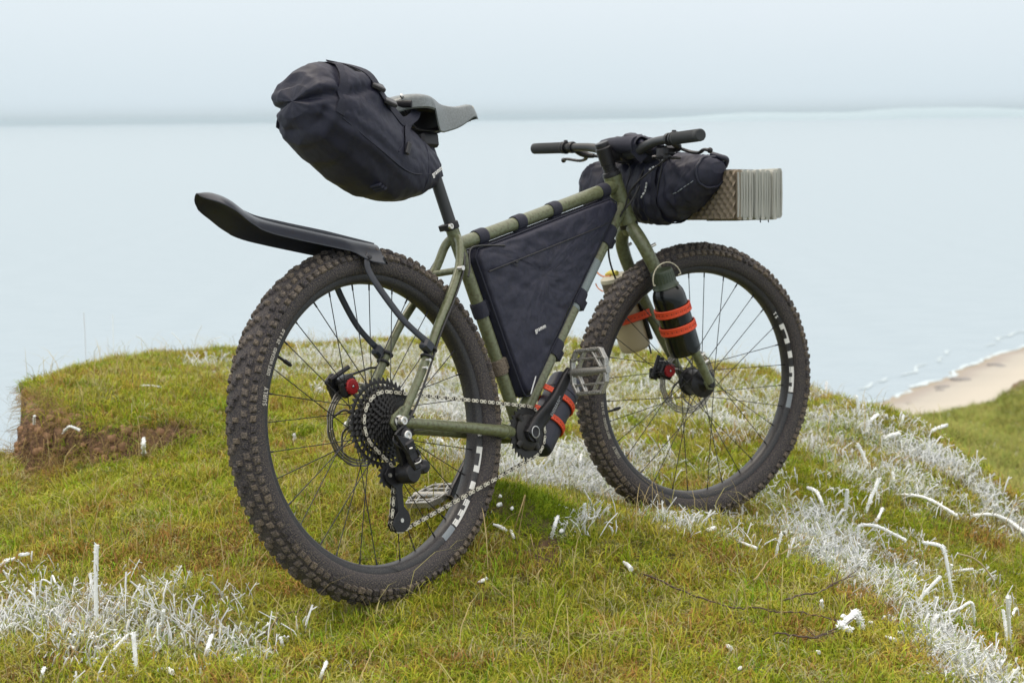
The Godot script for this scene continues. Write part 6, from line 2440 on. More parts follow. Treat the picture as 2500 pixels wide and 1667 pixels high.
func make_stalks() -> void:
	var rime_m := mat("rime_crust", lin(0.80, 0.83, 0.84), 0.8)
	rime_m.subsurf_scatter_enabled = false
	mat("tan_stem", lin(0.42, 0.35, 0.22), 0.8)
	mat("straw_stem", lin(0.36, 0.27, 0.12), 0.8)
	mat("twig_bark", lin(0.075, 0.050, 0.040), 0.8)
	for i in STALKS.size():
		var q: Array = STALKS[i]
		var pts: Array = q[2]
		var base: Vector3 = pts[0]
		var loc := pts.map(func(p): return p - base)
		var o := MeshInstance3D.new()
		var white: bool = q[0] in ["w", "c"]
		var b: MB
		if q[0] == "c":
			b = rime_stalk([loc[0], loc[1], loc[2], loc[3]], q[1] * 0.55, i, false)
		elif q[0] == "f":
			b = rime_stalk(loc, q[1] * 0.6, i, true)
		elif white:
			b = rime_stalk(loc, q[1], i, q[1] > 0.0022)
		else:
			b = rime_stalk(loc, q[1] * 0.8, i, false)
		o.name = numbered({"w": "frosted_stalk", "f": "frosted_stalk", "c": "dry_stalk", "t": "dry_stalk", "a": "dry_stalk", "s": "straw_stem"}[q[0]], self)
		o.mesh = b.mesh()
		o.material_override = rime_m if q[0] in ["w", "f"] else (M.tan_stem if q[0] != "s" else M.straw_stem)
		o.position = base
		tag(o, STALK_LABELS[i], "straw" if q[0] == "s" else "stalk", "white frosted stalks standing in the grass" if q[0] in ["w", "f"] else "dry stems standing in the grass")
		add_child(o, true)
		if q[0] == "c":
			var cb := rime_stalk([loc[3], loc[4]], q[1] * 1.7, i + 500, true)
			part("frost_cap", cb, rime_m, o)
	for i in CHIPS.size():
		var q: Array = CHIPS[i]
		var pts: Array = q[1]
		var base: Vector3 = pts[0]
		var loc := pts.map(func(p): return p - base)
		var o := part("rime_flake", rime_stalk(loc, q[0], 900 + i, false), rime_m, self, Transform3D(Basis.IDENTITY, base))
		tag(o, CHIP_LABELS[i], "frost flake", "pieces of rime fallen on the turf")
	for i in TWIGS.size():
		var q: Array = TWIGS[i]
		var pts: Array = q[1]
		var base: Vector3 = pts[0]
		var loc := pts.map(func(p): return p - base)
		var rr := RandomNumberGenerator.new()
		rr.seed = 70 + i
		var line := spline(loc, 5)
		for k in range(1, line.size() - 1):
			line[k] += Vector3(rr.randf_range(-1, 1), rr.randf_range(-0.2, 1), rr.randf_range(-1, 1)) * 0.003
		var b := MB.new()
		b.tube(line, ramp([q[0] * 1.2, q[0], q[0] * 0.7], line.size()), 7, true)
		if i in [0, 1, 2]:
			for k in 5:
				var j := rr.randi_range(2, line.size() - 3)
				var d: Vector3 = (line[j + 1] - line[j]).normalized().rotated(Vector3.UP, rr.randf_range(-0.9, 0.9)) + Vector3(0, 0.25, 0)
				b.tube([line[j], line[j] + d * rr.randf_range(0.02, 0.05)], [q[0] * 0.7, q[0] * 0.4], 6, true)
		var o := part("twig" if i != 3 else "dry_stalk", b, M.twig_bark if i != 3 else M.straw_stem, self, Transform3D(Basis.IDENTITY, base))
		tag(o, TWIG_LABELS[i], "twig")
		if i == 2:
			var e := line.size() - 1
			part("frost_cap", rime_stalk([line[e - 8], line[e - 4] + Vector3(0, 0.006, 0), line[e] + Vector3(0, 0.012, 0)], 0.0058, 33, true), rime_m, o)
			part("frost_cap", rime_stalk([line[e] + Vector3(0, 0.012, 0), line[e] + Vector3(0.012, -0.022, 0.004)], 0.0055, 34, true), rime_m, o)
			part("frost_cap", rime_stalk([line[e - 7], line[e - 5] + Vector3(0.010, -0.004, 0.02)], 0.0045, 35, true), rime_m, o)
		if i == 0:
			var e := line.size() - 1
			part("frost_cap", rime_stalk([line[e], line[e] + Vector3(0.006, 0.014, 0)], 0.0055, 36, true), rime_m, o)

# ---------------------------------------------------------------- what each small thing is called
var STALK_LABELS := [
	"tallest upright frosted stalk, rising from the white tuft at lower left", "shorter frosted stalk leaning against the tallest one at lower left", "thin tan stem slanting right from the foot of the tallest frosted stalk",
	"thick frosted stalk slanting right, just below the white tuft at lower left", "thick upright frosted stalk standing at the bottom edge below the white tuft", "frosted stalk leaning slightly right, at the right end of the lower left tuft",
	"upright frosted stalk behind the right end of the lower left tuft", "very thin upright frosted stalk right of the lower left tuft", "short frosted stalk in the bottom left corner below the white tuft", "frosted stalk leaning right at the bottom edge below the rear wheel",
	"frosted stalk cut by the left edge above the white tuft", "thin tan stem with a flat white frosted cap near the left edge", "bent frosted stalk with a hooked tip at the left of the lower left tuft",
	"small hooked frosted stalk rising left of centre in the lower left tuft", "short frosted stalk at the bottom edge between two thick ones", "short frosted stalk beside the dead brown stem below the rear wheel", "short slanting frosted stalk left of the thick slanting one",
	"frosted stalk lying flat at the bottom edge by the thick upright one", "thin tan stem slanting right behind the lower left tuft", "crossed little frosted stalk with a side shoot in the lower left tuft", "short frosted stalk in the front of the lower left tuft", "short upright frosted stalk behind the lower left tuft",
	"large frosted stalk bent over to the left at its top, on the lower right terrace", "thin tan stem arching left on the lower right terrace", "straight frosted stalk slanting right, left of the large bent one", "frosted stalk folded down to the left, below the large bent one",
	"taller of two upright frosted stalks near the right edge at the bottom", "shorter of two upright frosted stalks near the right edge at the bottom", "frosted stalk folded in a peak at the right edge above the upright pair",
	"frosted stalk arched like a gate over the dark hollow", "short frosted shoot rising right from the top of the gate shaped arch", "tall frosted stalk leaning right in the middle of the frosted ledge", "straight upright frosted stalk left of the tall leaning one",
	"hooked frosted stalk bending left above the near ledge", "left one of two frosted stalks slanting under the lying branch", "right one of two frosted stalks slanting under the lying branch", "long frosted branch lying across the near ledge, bent downhill",
	"straight frosted branch lying to the right on the near ledge", "frosted stalk leaning left on the upper frosted ledge", "frosted stalk pointing out right over the green slope", "short upright frosted stalk on the upper frosted ledge",
	"long low frosted stem lying along the dark hollow's upper edge", "frosted stem arching down to the right edge over the hollow", "frosted stalk lying level across the foot of the large bent one", "thin frosted shoot crossing the large bent stalk",
	"frosted stalk slanting right in the pale tuft of the hollow", "small frosted shoot bending left in the near ledge's white grass", "thick frosted stalk at the bottom right corner slanting right", "stubby thick frosted shoot on the lower end of the near ledge",
	"stubby frosted shoot on the near ledge's crest, leaning right", "thin upright frosted shoot behind the near ledge's crest", "short upright frosted stalk beside the dark twig", "tiny frosted stalk in the turf below the near ledge",
	"frosted stalk leaning right in front of the mound between the wheels", "upright frosted stalk on the moss right of the mound", "upright straw stem in the turf below the rear wheel", "long straw stem rising right behind the rear tyre", "straw stem bent beside the long one behind the rear tyre",
	"straw stem leaning left in the turf between the wheels", "straw stem folded over in the turf right of the rear tyre", "short straw stem in the open turf at bottom centre", "straw stem in front of the front tyre's lower edge",
	"short upright frosted stalk alone on the left slope", "thin frosted stem lying level on the left hilltop", "short frosted stalk seen through the rear wheel's left side", "small frosted stalk before the bare earth at the left edge", "curved frosted stem arching over the bare earth at left",
	"frosted stalk seen through the rear wheel beside the valve", "first of three frosted stalks seen under the chain stay", "slanting frosted stalk crossing under the chain stay", "leftmost frosted stalk under the chain stay beside the cassette",
	"tall frosted stalk below the chainring, leaning right", "frosted stalk beside the front tyre below the chainring", "short frosted stalk just right below the chainring", "short frosted stalk left of the front tyre in the white tuft",
	"tall frosted stalk on the hilltop's edge against the sea, right of the front wheel", "short frosted stalk against the sea beside the tall one", "frosted stalk slanting right against the beach", "upright frosted stalk where the ledge meets the beach view",
	"thin upright frosted stalk on the slope's edge before the beach", "frosted stalk lying along the upper ledge, rising right", "faint frosted stem against the sea just right of the front tyre",
	"tallest faint frosted weed against the sea on the left hilltop", "second faint frosted weed on the left hilltop, straight and thin", "faint frosted weed bending left on the left hilltop's skyline", "middle stem of the faint weed clump beside the rear tyre",
	"left stem of the faint weed clump beside the rear tyre", "right stem of the faint weed clump beside the rear tyre"]
var CHIP_LABELS := [
	"long curved white rime flake lying right of the rear tyre", "short rime flake just right of the long curved one", "small rime flake in the turf below the rear tyre", "thick rime flake lying alone in the turf at bottom centre", "rime flake on the moss right of the rear tyre", "rime flake in the turf right below the front tyre",
	"rime flake near the bottom edge in the right half", "round rime lump against the front tyre's lower left", "tiny round rime crumb beside the moss mound", "small upright rime crumb above the flake on the moss", "round rime crumb by the leaning stalk before the mound", "small rime crumb below the front tyre",
	"rime crumb just above the frost capped twig", "flat rime flake in the turf right of the frost capped twig", "rime crumb left of the frost capped twig near the bottom", "rime crumb at the bottom edge below the twigs", "small rime crumb above the flat flake at right", "rime crumb under the frost capped twig", "long rime flake lying left of the near ledge's top", "rime flake left of the long one near the front tyre",
	"rime lump in the turf below the rear tyre, near the bottom", "largest rime lump at the bottom edge left of centre", "rime crumb left of the largest lump at the bottom edge", "small rime crumb in the turf below the lower left tuft"]
var TWIG_LABELS := ["dark bare twig rising right over the near frosted ledge", "longest dark twig lying across the turf at lower right", "dark twig with a white frosted fork at its right end", "thin straw stem arching right beside the dark twigs", "dead brown stem bent over in the turf below the rear wheel"]

# ---- places
var STALKS = [
	["w", 0.0041, [V(-0.839,-0.018,-2.840), V(-0.837,0.087,-2.846), V(-0.833,0.169,-2.852)]],
	["w", 0.0032, [V(-0.890,-0.028,-3.010), V(-0.897,0.023,-3.022), V(-0.903,0.054,-3.034)]],
	["t", 0.0019, [V(-0.891,-0.027,-2.930), V(-0.854,0.028,-2.945), V(-0.810,0.068,-2.960)]],
	["w", 0.0029, [V(-0.781,-0.022,-2.660), V(-0.761,0.012,-2.677), V(-0.740,0.034,-2.704)]],
	["w", 0.0034, [V(-0.683,-0.009,-2.550), V(-0.689,0.042,-2.562), V(-0.694,0.083,-2.574)]],
	["w", 0.0035, [V(-0.588,-0.014,-2.670), V(-0.578,0.023,-2.657), V(-0.581,0.029,-2.712)]],
	["w", 0.0029, [V(-0.699,-0.016,-2.800), V(-0.691,0.031,-2.776), V(-0.681,0.065,-2.753)]],
	["w", 0.0019, [V(-0.638,-0.010,-2.780), V(-0.636,0.027,-2.777)]],
	["w", 0.0028, [V(-0.883,-0.038,-2.620), V(-0.868,0.004,-2.589), V(-0.874,0.003,-2.618)]],
	["w", 0.0027, [V(-0.359,-0.016,-2.550), V(-0.348,0.019,-2.540), V(-0.343,0.028,-2.565)]],
	["w", 0.0039, [V(-1.207,-0.035,-3.290), V(-1.174,0.003,-3.283), V(-1.157,0.006,-3.302)]],
	["c", 0.0018, [V(-1.119,-0.034,-3.190), V(-1.107,0.018,-3.180), V(-1.096,0.052,-3.171), V(-1.096,0.058,-3.161), V(-1.071,0.063,-3.151)]],
	["w", 0.0019, [V(-1.033,-0.043,-3.070), V(-1.024,0.003,-3.069), V(-1.017,0.030,-3.068), V(-0.997,0.021,-3.067)]],
	["w", 0.0020, [V(-1.053,-0.048,-3.100), V(-1.037,-0.008,-3.068), V(-1.051,0.005,-3.075)]],
	["w", 0.0019, [V(-0.576,-0.008,-2.550), V(-0.571,0.024,-2.554)]],
	["w", 0.0029, [V(-0.448,-0.018,-2.730), V(-0.447,0.016,-2.706), V(-0.453,0.016,-2.726)]],
	["w", 0.0024, [V(-0.808,-0.026,-2.670), V(-0.775,0.020,-2.621)]],
	["w", 0.0020, [V(-0.737,-0.014,-2.590), V(-0.683,0.028,-2.511)]],
	["t", 0.0013, [V(-0.758,-0.013,-2.840), V(-0.740,0.028,-2.824), V(-0.724,0.053,-2.818)]],
	["w", 0.0021, [V(-1.025,-0.038,-3.140), V(-1.024,0.010,-3.156), V(-1.008,0.005,-3.126)]],
	["w", 0.0019, [V(-0.955,-0.036,-2.840), V(-0.944,-0.002,-2.843)]],
	["w", 0.0021, [V(-0.962,-0.034,-3.010), V(-0.944,0.015,-2.976)]],
	["w", 0.0039, [V(1.030,-0.153,-3.320), V(1.015,-0.070,-3.327), V(1.005,-0.014,-3.335), V(0.995,0.001,-3.342), V(0.960,0.006,-3.350)]],
	["a", 0.0023, [V(1.258,-0.254,-3.640), V(1.231,-0.197,-3.631), V(1.195,-0.143,-3.622), V(1.160,-0.113,-3.613), V(1.123,-0.100,-3.604)]],
	["w", 0.0035, [V(0.874,-0.086,-3.130), V(0.902,-0.048,-3.136), V(0.939,-0.010,-3.142)]],
	["w", 0.0029, [V(1.013,-0.144,-3.110), V(1.003,-0.085,-3.101), V(0.992,-0.053,-3.091), V(0.960,-0.066,-3.082), V(0.925,-0.071,-3.073)]],
	["w", 0.0040, [V(1.073,-0.171,-3.060), V(1.058,-0.090,-3.035), V(1.044,-0.015,-3.010)]],
	["w", 0.0034, [V(1.066,-0.168,-3.060), V(1.067,-0.117,-3.079), V(1.065,-0.073,-3.097)]],
	["w", 0.0031, [V(1.228,-0.234,-3.450), V(1.213,-0.186,-3.435), V(1.176,-0.186,-3.361)]],
	["w", 0.0039, [V(0.877,-0.115,-3.680), V(0.882,-0.068,-3.674), V(0.887,-0.042,-3.669), V(0.924,-0.041,-3.663), V(0.958,-0.055,-3.657), V(1.000,-0.077,-3.652)]],
	["w", 0.0036, [V(0.992,-0.152,-4.010), V(1.007,-0.112,-3.976), V(1.043,-0.102,-4.058)]],
	["w", 0.0048, [V(0.996,-0.139,-4.080), V(1.015,-0.088,-4.092), V(1.033,-0.055,-4.105), V(1.046,-0.030,-4.117)]],
	["w", 0.0042, [V(0.931,-0.133,-4.030), V(0.931,-0.077,-4.019), V(0.930,-0.034,-4.009)]],
	["w", 0.0043, [V(0.880,-0.120,-4.060), V(0.860,-0.070,-4.015), V(0.859,-0.058,-4.084), V(0.839,-0.052,-4.106)]],
	["w", 0.0032, [V(0.606,-0.041,-3.330), V(0.614,0.004,-3.332), V(0.623,0.036,-3.334)]],
	["w", 0.0032, [V(0.638,-0.046,-3.350), V(0.648,-0.008,-3.359), V(0.658,0.015,-3.368)]],
	["w", 0.0038, [V(0.567,-0.039,-3.600), V(0.644,-0.033,-3.593), V(0.717,-0.040,-3.585), V(0.743,-0.046,-3.498), V(0.762,-0.043,-3.351)]],
	["w", 0.0041, [V(0.754,-0.102,-3.720), V(0.807,-0.071,-3.595), V(0.886,-0.084,-3.586)]],
	["w", 0.0049, [V(1.102,-0.103,-4.450), V(1.084,-0.047,-4.460), V(1.066,-0.011,-4.469)]],
	["w", 0.0054, [V(1.385,-0.090,-4.890), V(1.432,-0.062,-4.913), V(1.481,-0.052,-4.937)]],
	["w", 0.0037, [V(1.151,-0.135,-4.340), V(1.153,-0.078,-4.379)]],
	["w", 0.0045, [V(1.105,-0.127,-4.300), V(1.209,-0.121,-4.250), V(1.293,-0.161,-4.182)]],
	["w", 0.0047, [V(1.323,-0.202,-4.280), V(1.399,-0.179,-4.260), V(1.466,-0.198,-4.269), V(1.501,-0.222,-4.211)]],
	["w", 0.0035, [V(1.079,-0.176,-3.650), V(1.119,-0.155,-3.633), V(1.163,-0.144,-3.617)]],
	["w", 0.0028, [V(1.082,-0.178,-3.580), V(1.087,-0.109,-3.545)]],
	["w", 0.0031, [V(0.971,-0.148,-3.510), V(0.976,-0.079,-3.467)]],
	["w", 0.0030, [V(0.866,-0.113,-3.540), V(0.855,-0.062,-3.530), V(0.848,-0.045,-3.520)]],
	["w", 0.0034, [V(0.875,-0.039,-2.550), V(0.892,-0.013,-2.555), V(0.909,-0.002,-2.560)]],
	["w", 0.0045, [V(0.921,-0.097,-2.850), V(0.918,-0.063,-2.825), V(0.913,-0.045,-2.800)]],
	["w", 0.0039, [V(0.862,-0.081,-2.960), V(0.878,-0.049,-2.969), V(0.886,-0.043,-2.978)]],
	["w", 0.0028, [V(0.922,-0.110,-3.130), V(0.923,-0.047,-3.114)]],
	["w", 0.0026, [V(0.632,-0.028,-2.930), V(0.628,0.017,-2.911)]],
	["w", 0.0023, [V(0.750,-0.048,-2.910), V(0.755,-0.015,-2.902)]],
	["w", 0.0035, [V(0.083,0.028,-3.310), V(0.092,0.077,-3.273), V(0.101,0.091,-3.308)]],
	["w", 0.0032, [V(0.161,0.040,-3.390), V(0.164,0.080,-3.381), V(0.167,0.103,-3.372)]],
	["s", 0.0012, [V(-0.124,-0.029,-2.870), V(-0.124,0.017,-2.869), V(-0.124,0.049,-2.868)]],
	["s", 0.0014, [V(-0.005,0.048,-3.310), V(0.013,0.108,-3.283), V(0.026,0.138,-3.330)]],
	["s", 0.0013, [V(0.003,0.028,-3.260), V(0.016,0.104,-3.238), V(0.026,0.165,-3.216)]],
	["s", 0.0012, [V(0.048,0.011,-3.230), V(0.041,0.058,-3.195), V(0.037,0.071,-3.234)]],
	["s", 0.0012, [V(-0.070,-0.020,-3.020), V(-0.051,0.027,-2.996), V(-0.019,0.014,-2.960)]],
	["s", 0.0011, [V(0.165,-0.024,-3.100), V(0.164,0.017,-3.087)]],
	["s", 0.0015, [V(0.347,-0.080,-4.020), V(0.325,-0.038,-3.937), V(0.317,-0.035,-3.957)]],
	["w", 0.0046, [V(-1.116,-0.001,-4.360), V(-1.092,0.055,-4.269), V(-1.096,0.073,-4.289)]],
	["w", 0.0034, [V(-1.312,0.101,-4.990), V(-1.232,0.126,-4.885), V(-1.180,0.120,-4.885)]],
	["w", 0.0035, [V(-0.679,0.006,-4.450), V(-0.671,0.050,-4.437)]],
	["w", 0.0030, [V(-1.445,0.095,-4.370), V(-1.422,0.142,-4.309)]],
	["w", 0.0035, [V(-1.364,0.068,-4.370), V(-1.311,0.114,-4.279), V(-1.279,0.105,-4.269)]],
	["w", 0.0037, [V(-0.898,0.014,-5.450), V(-0.884,0.064,-5.427), V(-0.871,0.102,-5.405)]],
	["w", 0.0036, [V(-0.216,0.005,-4.260), V(-0.219,0.044,-4.244), V(-0.221,0.076,-4.228)]],
	["w", 0.0038, [V(-0.163,-0.006,-4.300), V(-0.190,0.026,-4.323), V(-0.219,0.048,-4.346)]],
	["w", 0.0034, [V(-0.255,0.004,-4.320), V(-0.256,0.049,-4.290)]],
	["w", 0.0044, [V(0.122,-0.043,-4.220), V(0.129,0.007,-4.233), V(0.138,0.040,-4.246)]],
	["w", 0.0038, [V(0.193,-0.050,-4.270), V(0.197,-0.011,-4.269), V(0.204,0.004,-4.313)]],
	["w", 0.0038, [V(0.153,-0.047,-4.220), V(0.151,-0.009,-4.250)]],
	["w", 0.0034, [V(0.175,-0.046,-4.330), V(0.183,-0.006,-4.314)]],
	["w", 0.0044, [V(1.179,-0.046,-4.930), V(1.174,0.009,-4.923), V(1.164,0.056,-4.915)]],
	["w", 0.0039, [V(1.200,-0.045,-4.940), V(1.198,0.001,-4.942)]],
	["w", 0.0046, [V(1.194,-0.052,-4.900), V(1.196,-0.011,-4.836), V(1.238,-0.007,-4.914)]],
	["w", 0.0039, [V(1.278,-0.054,-4.960), V(1.269,-0.011,-4.921)]],
	["w", 0.0039, [V(1.319,-0.071,-4.930), V(1.336,-0.018,-4.955)]],
	["w", 0.0050, [V(1.214,-0.080,-4.770), V(1.230,-0.039,-4.719), V(1.270,-0.040,-4.758)]],
	["w", 0.0043, [V(1.357,-0.221,-6.300), V(1.370,-0.152,-6.336)]],
	["f", 0.0022, [V(-1.844,-0.053,-6.300), V(-1.833,0.079,-6.277), V(-1.827,0.202,-6.254)]],
	["f", 0.0018, [V(-1.561,0.053,-5.700), V(-1.561,0.159,-5.722), V(-1.565,0.256,-5.745)]],
	["f", 0.0019, [V(-1.477,0.036,-5.980), V(-1.502,0.114,-5.960), V(-1.529,0.143,-5.939)]],
	["f", 0.0022, [V(-1.379,0.001,-6.300), V(-1.360,0.080,-6.292), V(-1.331,0.134,-6.284)]],
	["f", 0.0020, [V(-1.405,-0.004,-6.300), V(-1.431,0.061,-6.306), V(-1.469,0.102,-6.311)]],
	["f", 0.0020, [V(-1.343,0.001,-6.300), V(-1.307,0.057,-6.321), V(-1.260,0.077,-6.342)]],
]
var CHIPS = [
	[0.0041, [V(-0.048,0.082,-3.280), V(-0.032,0.076,-3.280), V(-0.018,0.069,-3.270)]],
	[0.0032, [V(-0.009,0.069,-3.280), V(-0.005,0.064,-3.270), V(-0.001,0.059,-3.250)]],
	[0.0034, [V(-0.079,0.019,-3.050), V(-0.061,0.021,-3.070)]],
	[0.0048, [V(0.245,0.011,-3.210), V(0.259,0.006,-3.170)]],
	[0.0046, [V(-0.038,0.109,-3.340), V(-0.028,0.111,-3.350)]],
	[0.0043, [V(0.464,0.017,-3.430), V(0.486,0.014,-3.470)]],
	[0.0037, [V(0.403,0.000,-2.700), V(0.409,0.001,-2.680)]],
	[0.0049, [V(0.356,-0.050,-3.920), V(0.361,-0.052,-3.950)]],
	[0.0033, [V(-0.004,0.100,-3.340), V(-0.002,0.102,-3.350)]],
	[0.0037, [V(-0.032,0.121,-3.370), V(-0.030,0.126,-3.370)]],
	[0.0041, [V(0.106,0.053,-3.310), V(0.112,0.055,-3.320)]],
	[0.0038, [V(0.354,0.035,-3.410), V(0.367,0.034,-3.400)]],
	[0.0040, [V(0.652,0.004,-2.840), V(0.661,0.002,-2.860)]],
	[0.0034, [V(0.717,0.001,-2.740), V(0.728,0.005,-2.710)]],
	[0.0037, [V(0.403,0.002,-2.700), V(0.408,0.003,-2.680)]],
	[0.0032, [V(0.400,0.015,-2.540), V(0.407,0.014,-2.550)]],
	[0.0028, [V(0.710,-0.008,-2.850), V(0.718,-0.010,-2.850)]],
	[0.0029, [V(0.564,0.007,-2.650), V(0.567,0.007,-2.640)]],
	[0.0037, [V(0.536,-0.001,-3.400), V(0.571,-0.006,-3.360)]],
	[0.0039, [V(0.462,0.018,-3.440), V(0.487,0.012,-3.480)]],
	[0.0036, [V(-0.520,0.018,-2.600), V(-0.513,0.016,-2.620)]],
	[0.0042, [V(-0.632,0.023,-2.560), V(-0.612,0.029,-2.520)]],
	[0.0032, [V(-0.645,0.023,-2.540), V(-0.640,0.025,-2.550)]],
	[0.0030, [V(-0.855,0.008,-2.720), V(-0.843,0.007,-2.710)]],
]
var TWIGS = [
	[0.0017, [V(0.546,0.016,-2.910), V(0.595,0.010,-2.960), V(0.636,0.011,-2.980), V(0.681,0.009,-3.040), V(0.725,0.006,-3.100), V(0.809,-0.045,-3.330)]],
	[0.0015, [V(0.284,0.007,-3.130), V(0.350,0.001,-3.040), V(0.395,0.015,-2.930), V(0.444,0.016,-2.870), V(0.489,0.016,-2.870), V(0.517,0.021,-2.830), V(0.550,0.024,-2.820), V(0.581,0.026,-2.800), V(0.610,0.022,-2.790), V(0.640,0.018,-2.770)]],
	[0.0016, [V(0.496,0.020,-2.710), V(0.531,0.019,-2.700), V(0.554,0.021,-2.680), V(0.579,0.021,-2.690), V(0.612,0.022,-2.720), V(0.639,0.019,-2.750), V(0.677,0.011,-2.820)]],
	[0.0014, [V(0.518,0.004,-3.090), V(0.560,0.008,-3.180), V(0.590,0.008,-3.240), V(0.657,-0.008,-3.360), V(0.733,-0.023,-3.450)]],
	[0.0014, [V(-0.480,0.022,-2.730), V(-0.474,0.025,-2.790), V(-0.465,0.024,-2.830), V(-0.449,0.024,-2.850), V(-0.430,0.022,-2.870)]],
]
var FROST = [
	[0.055, 0.95, [Vector2(0.667,-3.620), Vector2(0.765,-3.710), Vector2(0.772,-3.340), Vector2(0.786,-3.070), Vector2(0.857,-3.050), Vector2(0.884,-2.950), Vector2(0.892,-2.800), Vector2(0.872,-2.580), Vector2(0.877,-2.470)]],
	[0.100, 0.34, [Vector2(0.637,-3.880), Vector2(0.783,-3.800), Vector2(0.783,-3.390), Vector2(0.844,-3.250), Vector2(0.902,-3.120)]],
	[0.035, 0.70, [Vector2(0.802,-2.900), Vector2(0.807,-2.690), Vector2(0.799,-2.570)]],
	[0.050, 0.70, [Vector2(0.724,-4.200), Vector2(0.745,-4.160), Vector2(0.810,-4.000), Vector2(0.873,-3.890), Vector2(0.865,-3.620)]],
	[0.060, 0.95, [Vector2(1.084,-4.870), Vector2(1.190,-4.850), Vector2(1.334,-4.720), Vector2(1.427,-4.580), Vector2(1.481,-4.460), Vector2(1.548,-4.350), Vector2(1.600,-4.150)]],
	[0.150, 0.42, [Vector2(1.070,-4.800), Vector2(1.312,-4.640), Vector2(1.406,-4.510), Vector2(1.524,-4.280)]],
	[0.050, 0.75, [Vector2(1.205,-4.740), Vector2(1.323,-4.630), Vector2(1.446,-4.430), Vector2(1.520,-4.270)]],
	[0.050, 0.70, [Vector2(0.900,-4.660), Vector2(0.964,-4.490), Vector2(1.024,-4.360)]],
	[0.045, 0.75, [Vector2(1.129,-4.330), Vector2(1.277,-4.370), Vector2(1.431,-4.380), Vector2(1.506,-4.300)]],
	[0.260, 0.40, [Vector2(0.971,-4.850), Vector2(1.110,-4.740), Vector2(1.184,-4.500)]],
	[0.300, 0.13, [Vector2(0.781,-4.250), Vector2(0.998,-4.140), Vector2(0.964,-3.560)]],
	[0.120, 1.00, [Vector2(0.018,-4.030), Vector2(0.087,-4.040), Vector2(0.166,-4.010), Vector2(0.249,-4.250)]],
	[0.200, 0.50, [Vector2(-0.004,-4.330), Vector2(0.232,-4.390)]],
	[0.260, 0.42, [Vector2(-0.292,-5.410), Vector2(-0.171,-4.960)]],
	[0.090, 0.70, [Vector2(-0.253,-5.220), Vector2(-0.142,-4.910)]],
	[0.300, 0.30, [Vector2(-0.866,-5.810), Vector2(-0.438,-6.230), Vector2(-0.088,-6.200)]],
	[0.300, 0.36, [Vector2(0.355,-5.520), Vector2(0.453,-5.210)]],
	[0.060, 0.70, [Vector2(0.566,-5.170), Vector2(0.676,-5.120), Vector2(0.737,-4.850)]],
	[0.350, 0.32, [Vector2(0.323,-5.780), Vector2(0.698,-5.520), Vector2(0.803,-5.190)]],
	[0.055, 0.66, [Vector2(-1.118,-2.940), Vector2(-1.063,-2.930), Vector2(-0.965,-2.940), Vector2(-0.859,-2.870), Vector2(-0.737,-2.810)]],
	[0.150, 0.30, [Vector2(-1.144,-3.010), Vector2(-0.879,-2.940), Vector2(-0.673,-2.780)]],
	[0.040, 0.42, [Vector2(-0.737,-2.810), Vector2(-0.615,-2.730), Vector2(-0.497,-2.690)]],
	[0.060, 0.42, [Vector2(0.358,-3.640), Vector2(0.404,-3.490), Vector2(0.479,-3.460)]],
	[0.020, 0.50, [Vector2(0.099,-3.320), Vector2(0.149,-3.370), Vector2(0.212,-3.450)]],
	[0.100, 0.22, [Vector2(-1.219,-5.780), Vector2(-1.144,-5.730), Vector2(-0.979,-5.520)]],
	[0.060, 0.45, [Vector2(0.855,-4.080), Vector2(0.935,-4.070)]],
	[0.050, 0.45, [Vector2(0.921,-3.550), Vector2(1.003,-3.590)]],
]
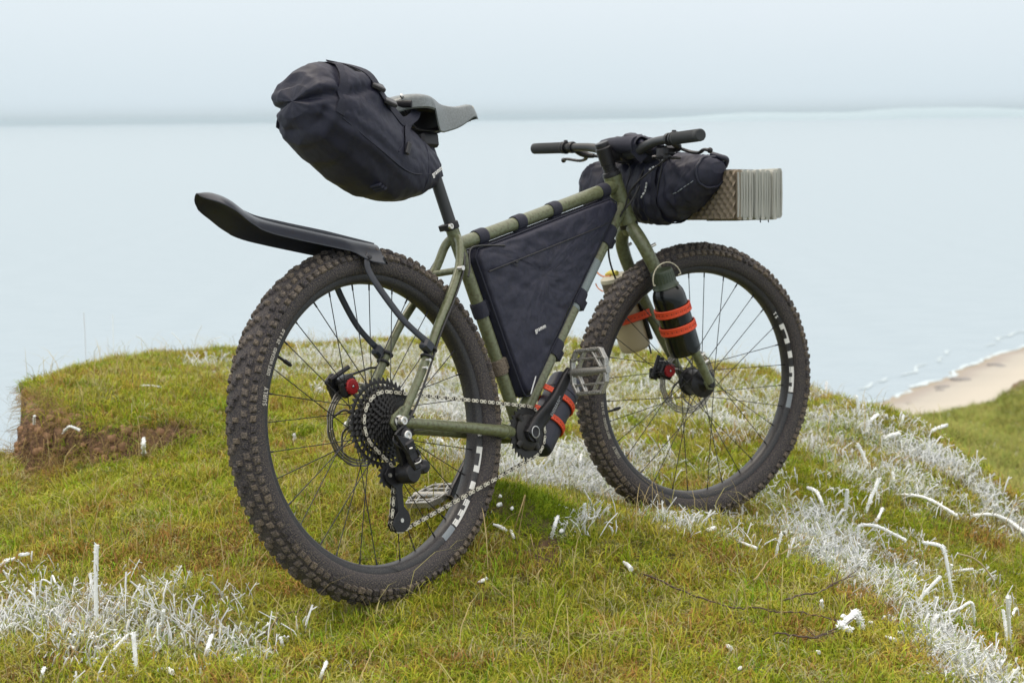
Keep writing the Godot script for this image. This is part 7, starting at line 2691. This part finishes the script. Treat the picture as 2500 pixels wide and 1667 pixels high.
var GROUND = [
	V(-1.127,-0.0400,-2.661), V(-0.703,0.0000,-2.522), V(-0.262,0.0000,-2.509), V(0.103,0.0000,-2.523), V(0.467,0.0000,-2.512), V(0.808,-0.0200,-2.552), V(1.104,-0.1700,-2.922), V(-1.160,-0.0200,-3.215), V(-0.735,0.0000,-3.053), V(-0.384,0.0000,-2.908), V(0.039,0.0100,-3.136), V(0.042,0.0300,-3.288), V(0.484,-0.0300,-3.099), V(-1.177,0.0000,-3.738), V(-0.737,0.0200,-4.238), V(0.608,-0.0550,-3.702), V(0.760,-0.0350,-3.133), V(0.870,-0.0300,-2.630), V(1.052,-0.1600,-3.892), V(1.141,-0.1900,-3.466), V(1.021,-0.1000,-4.240), V(0.911,-0.0600,-4.612), V(1.132,-0.1400,-4.199), V(0.551,-0.0500,-4.898), V(0.312,-0.0300,-5.569), V(0.170,-0.0300,-4.099), V(0.058,-0.0300,-4.412), V(-0.359,0.0000,-5.055), V(-0.551,0.0300,-4.292), V(0.246,-0.0400,-3.823), V(-1.581,0.1246,-4.600), V(-1.640,0.1189,-4.900), V(-1.624,0.1052,-5.200), V(-1.560,0.0777,-5.550), V(-1.264,0.0322,-6.000), V(-0.638,-0.0145,-6.500), V(0.218,-0.0245,-6.500), V(0.758,-0.0375,-6.000), V(0.994,-0.0607,-5.800), V(1.140,-0.0627,-5.400), V(1.226,-0.0363,-5.000), V(1.367,-0.1227,-4.600), V(1.496,-0.2622,-4.200), V(-1.493,0.0194,-4.200), V(-0.240,-0.0120,-3.010), V(0.510,-0.0950,-3.910), V(-0.190,0.0850,-3.350), V(-0.020,0.1000,-3.420), V(-2.500,-0.1000,-2.000), V(2.200,-0.4000,-1.800), V(0.000,0.0000,-1.200), V(2.600,-0.5000,-3.200), V(-0.350,0.0500,-3.400), V(0.150,0.0400,-3.350),
]
var CREST = [Vector2(-0.51261,3.70), Vector2(-0.38792,4.10), Vector2(-0.34303,4.20), Vector2(-0.34081,4.22), Vector2(-0.33915,4.60), Vector2(-0.32973,4.85), Vector2(-0.31311,5.20), Vector2(-0.27709,5.60), Vector2(-0.20781,6.10), Vector2(-0.09698,6.60), Vector2(0.03325,6.60), Vector2(0.12469,6.10), Vector2(0.16902,5.90), Vector2(0.20781,5.50), Vector2(0.24106,5.10), Vector2(0.29094,4.70), Vector2(0.34636,4.30), Vector2(0.45719,3.80)]
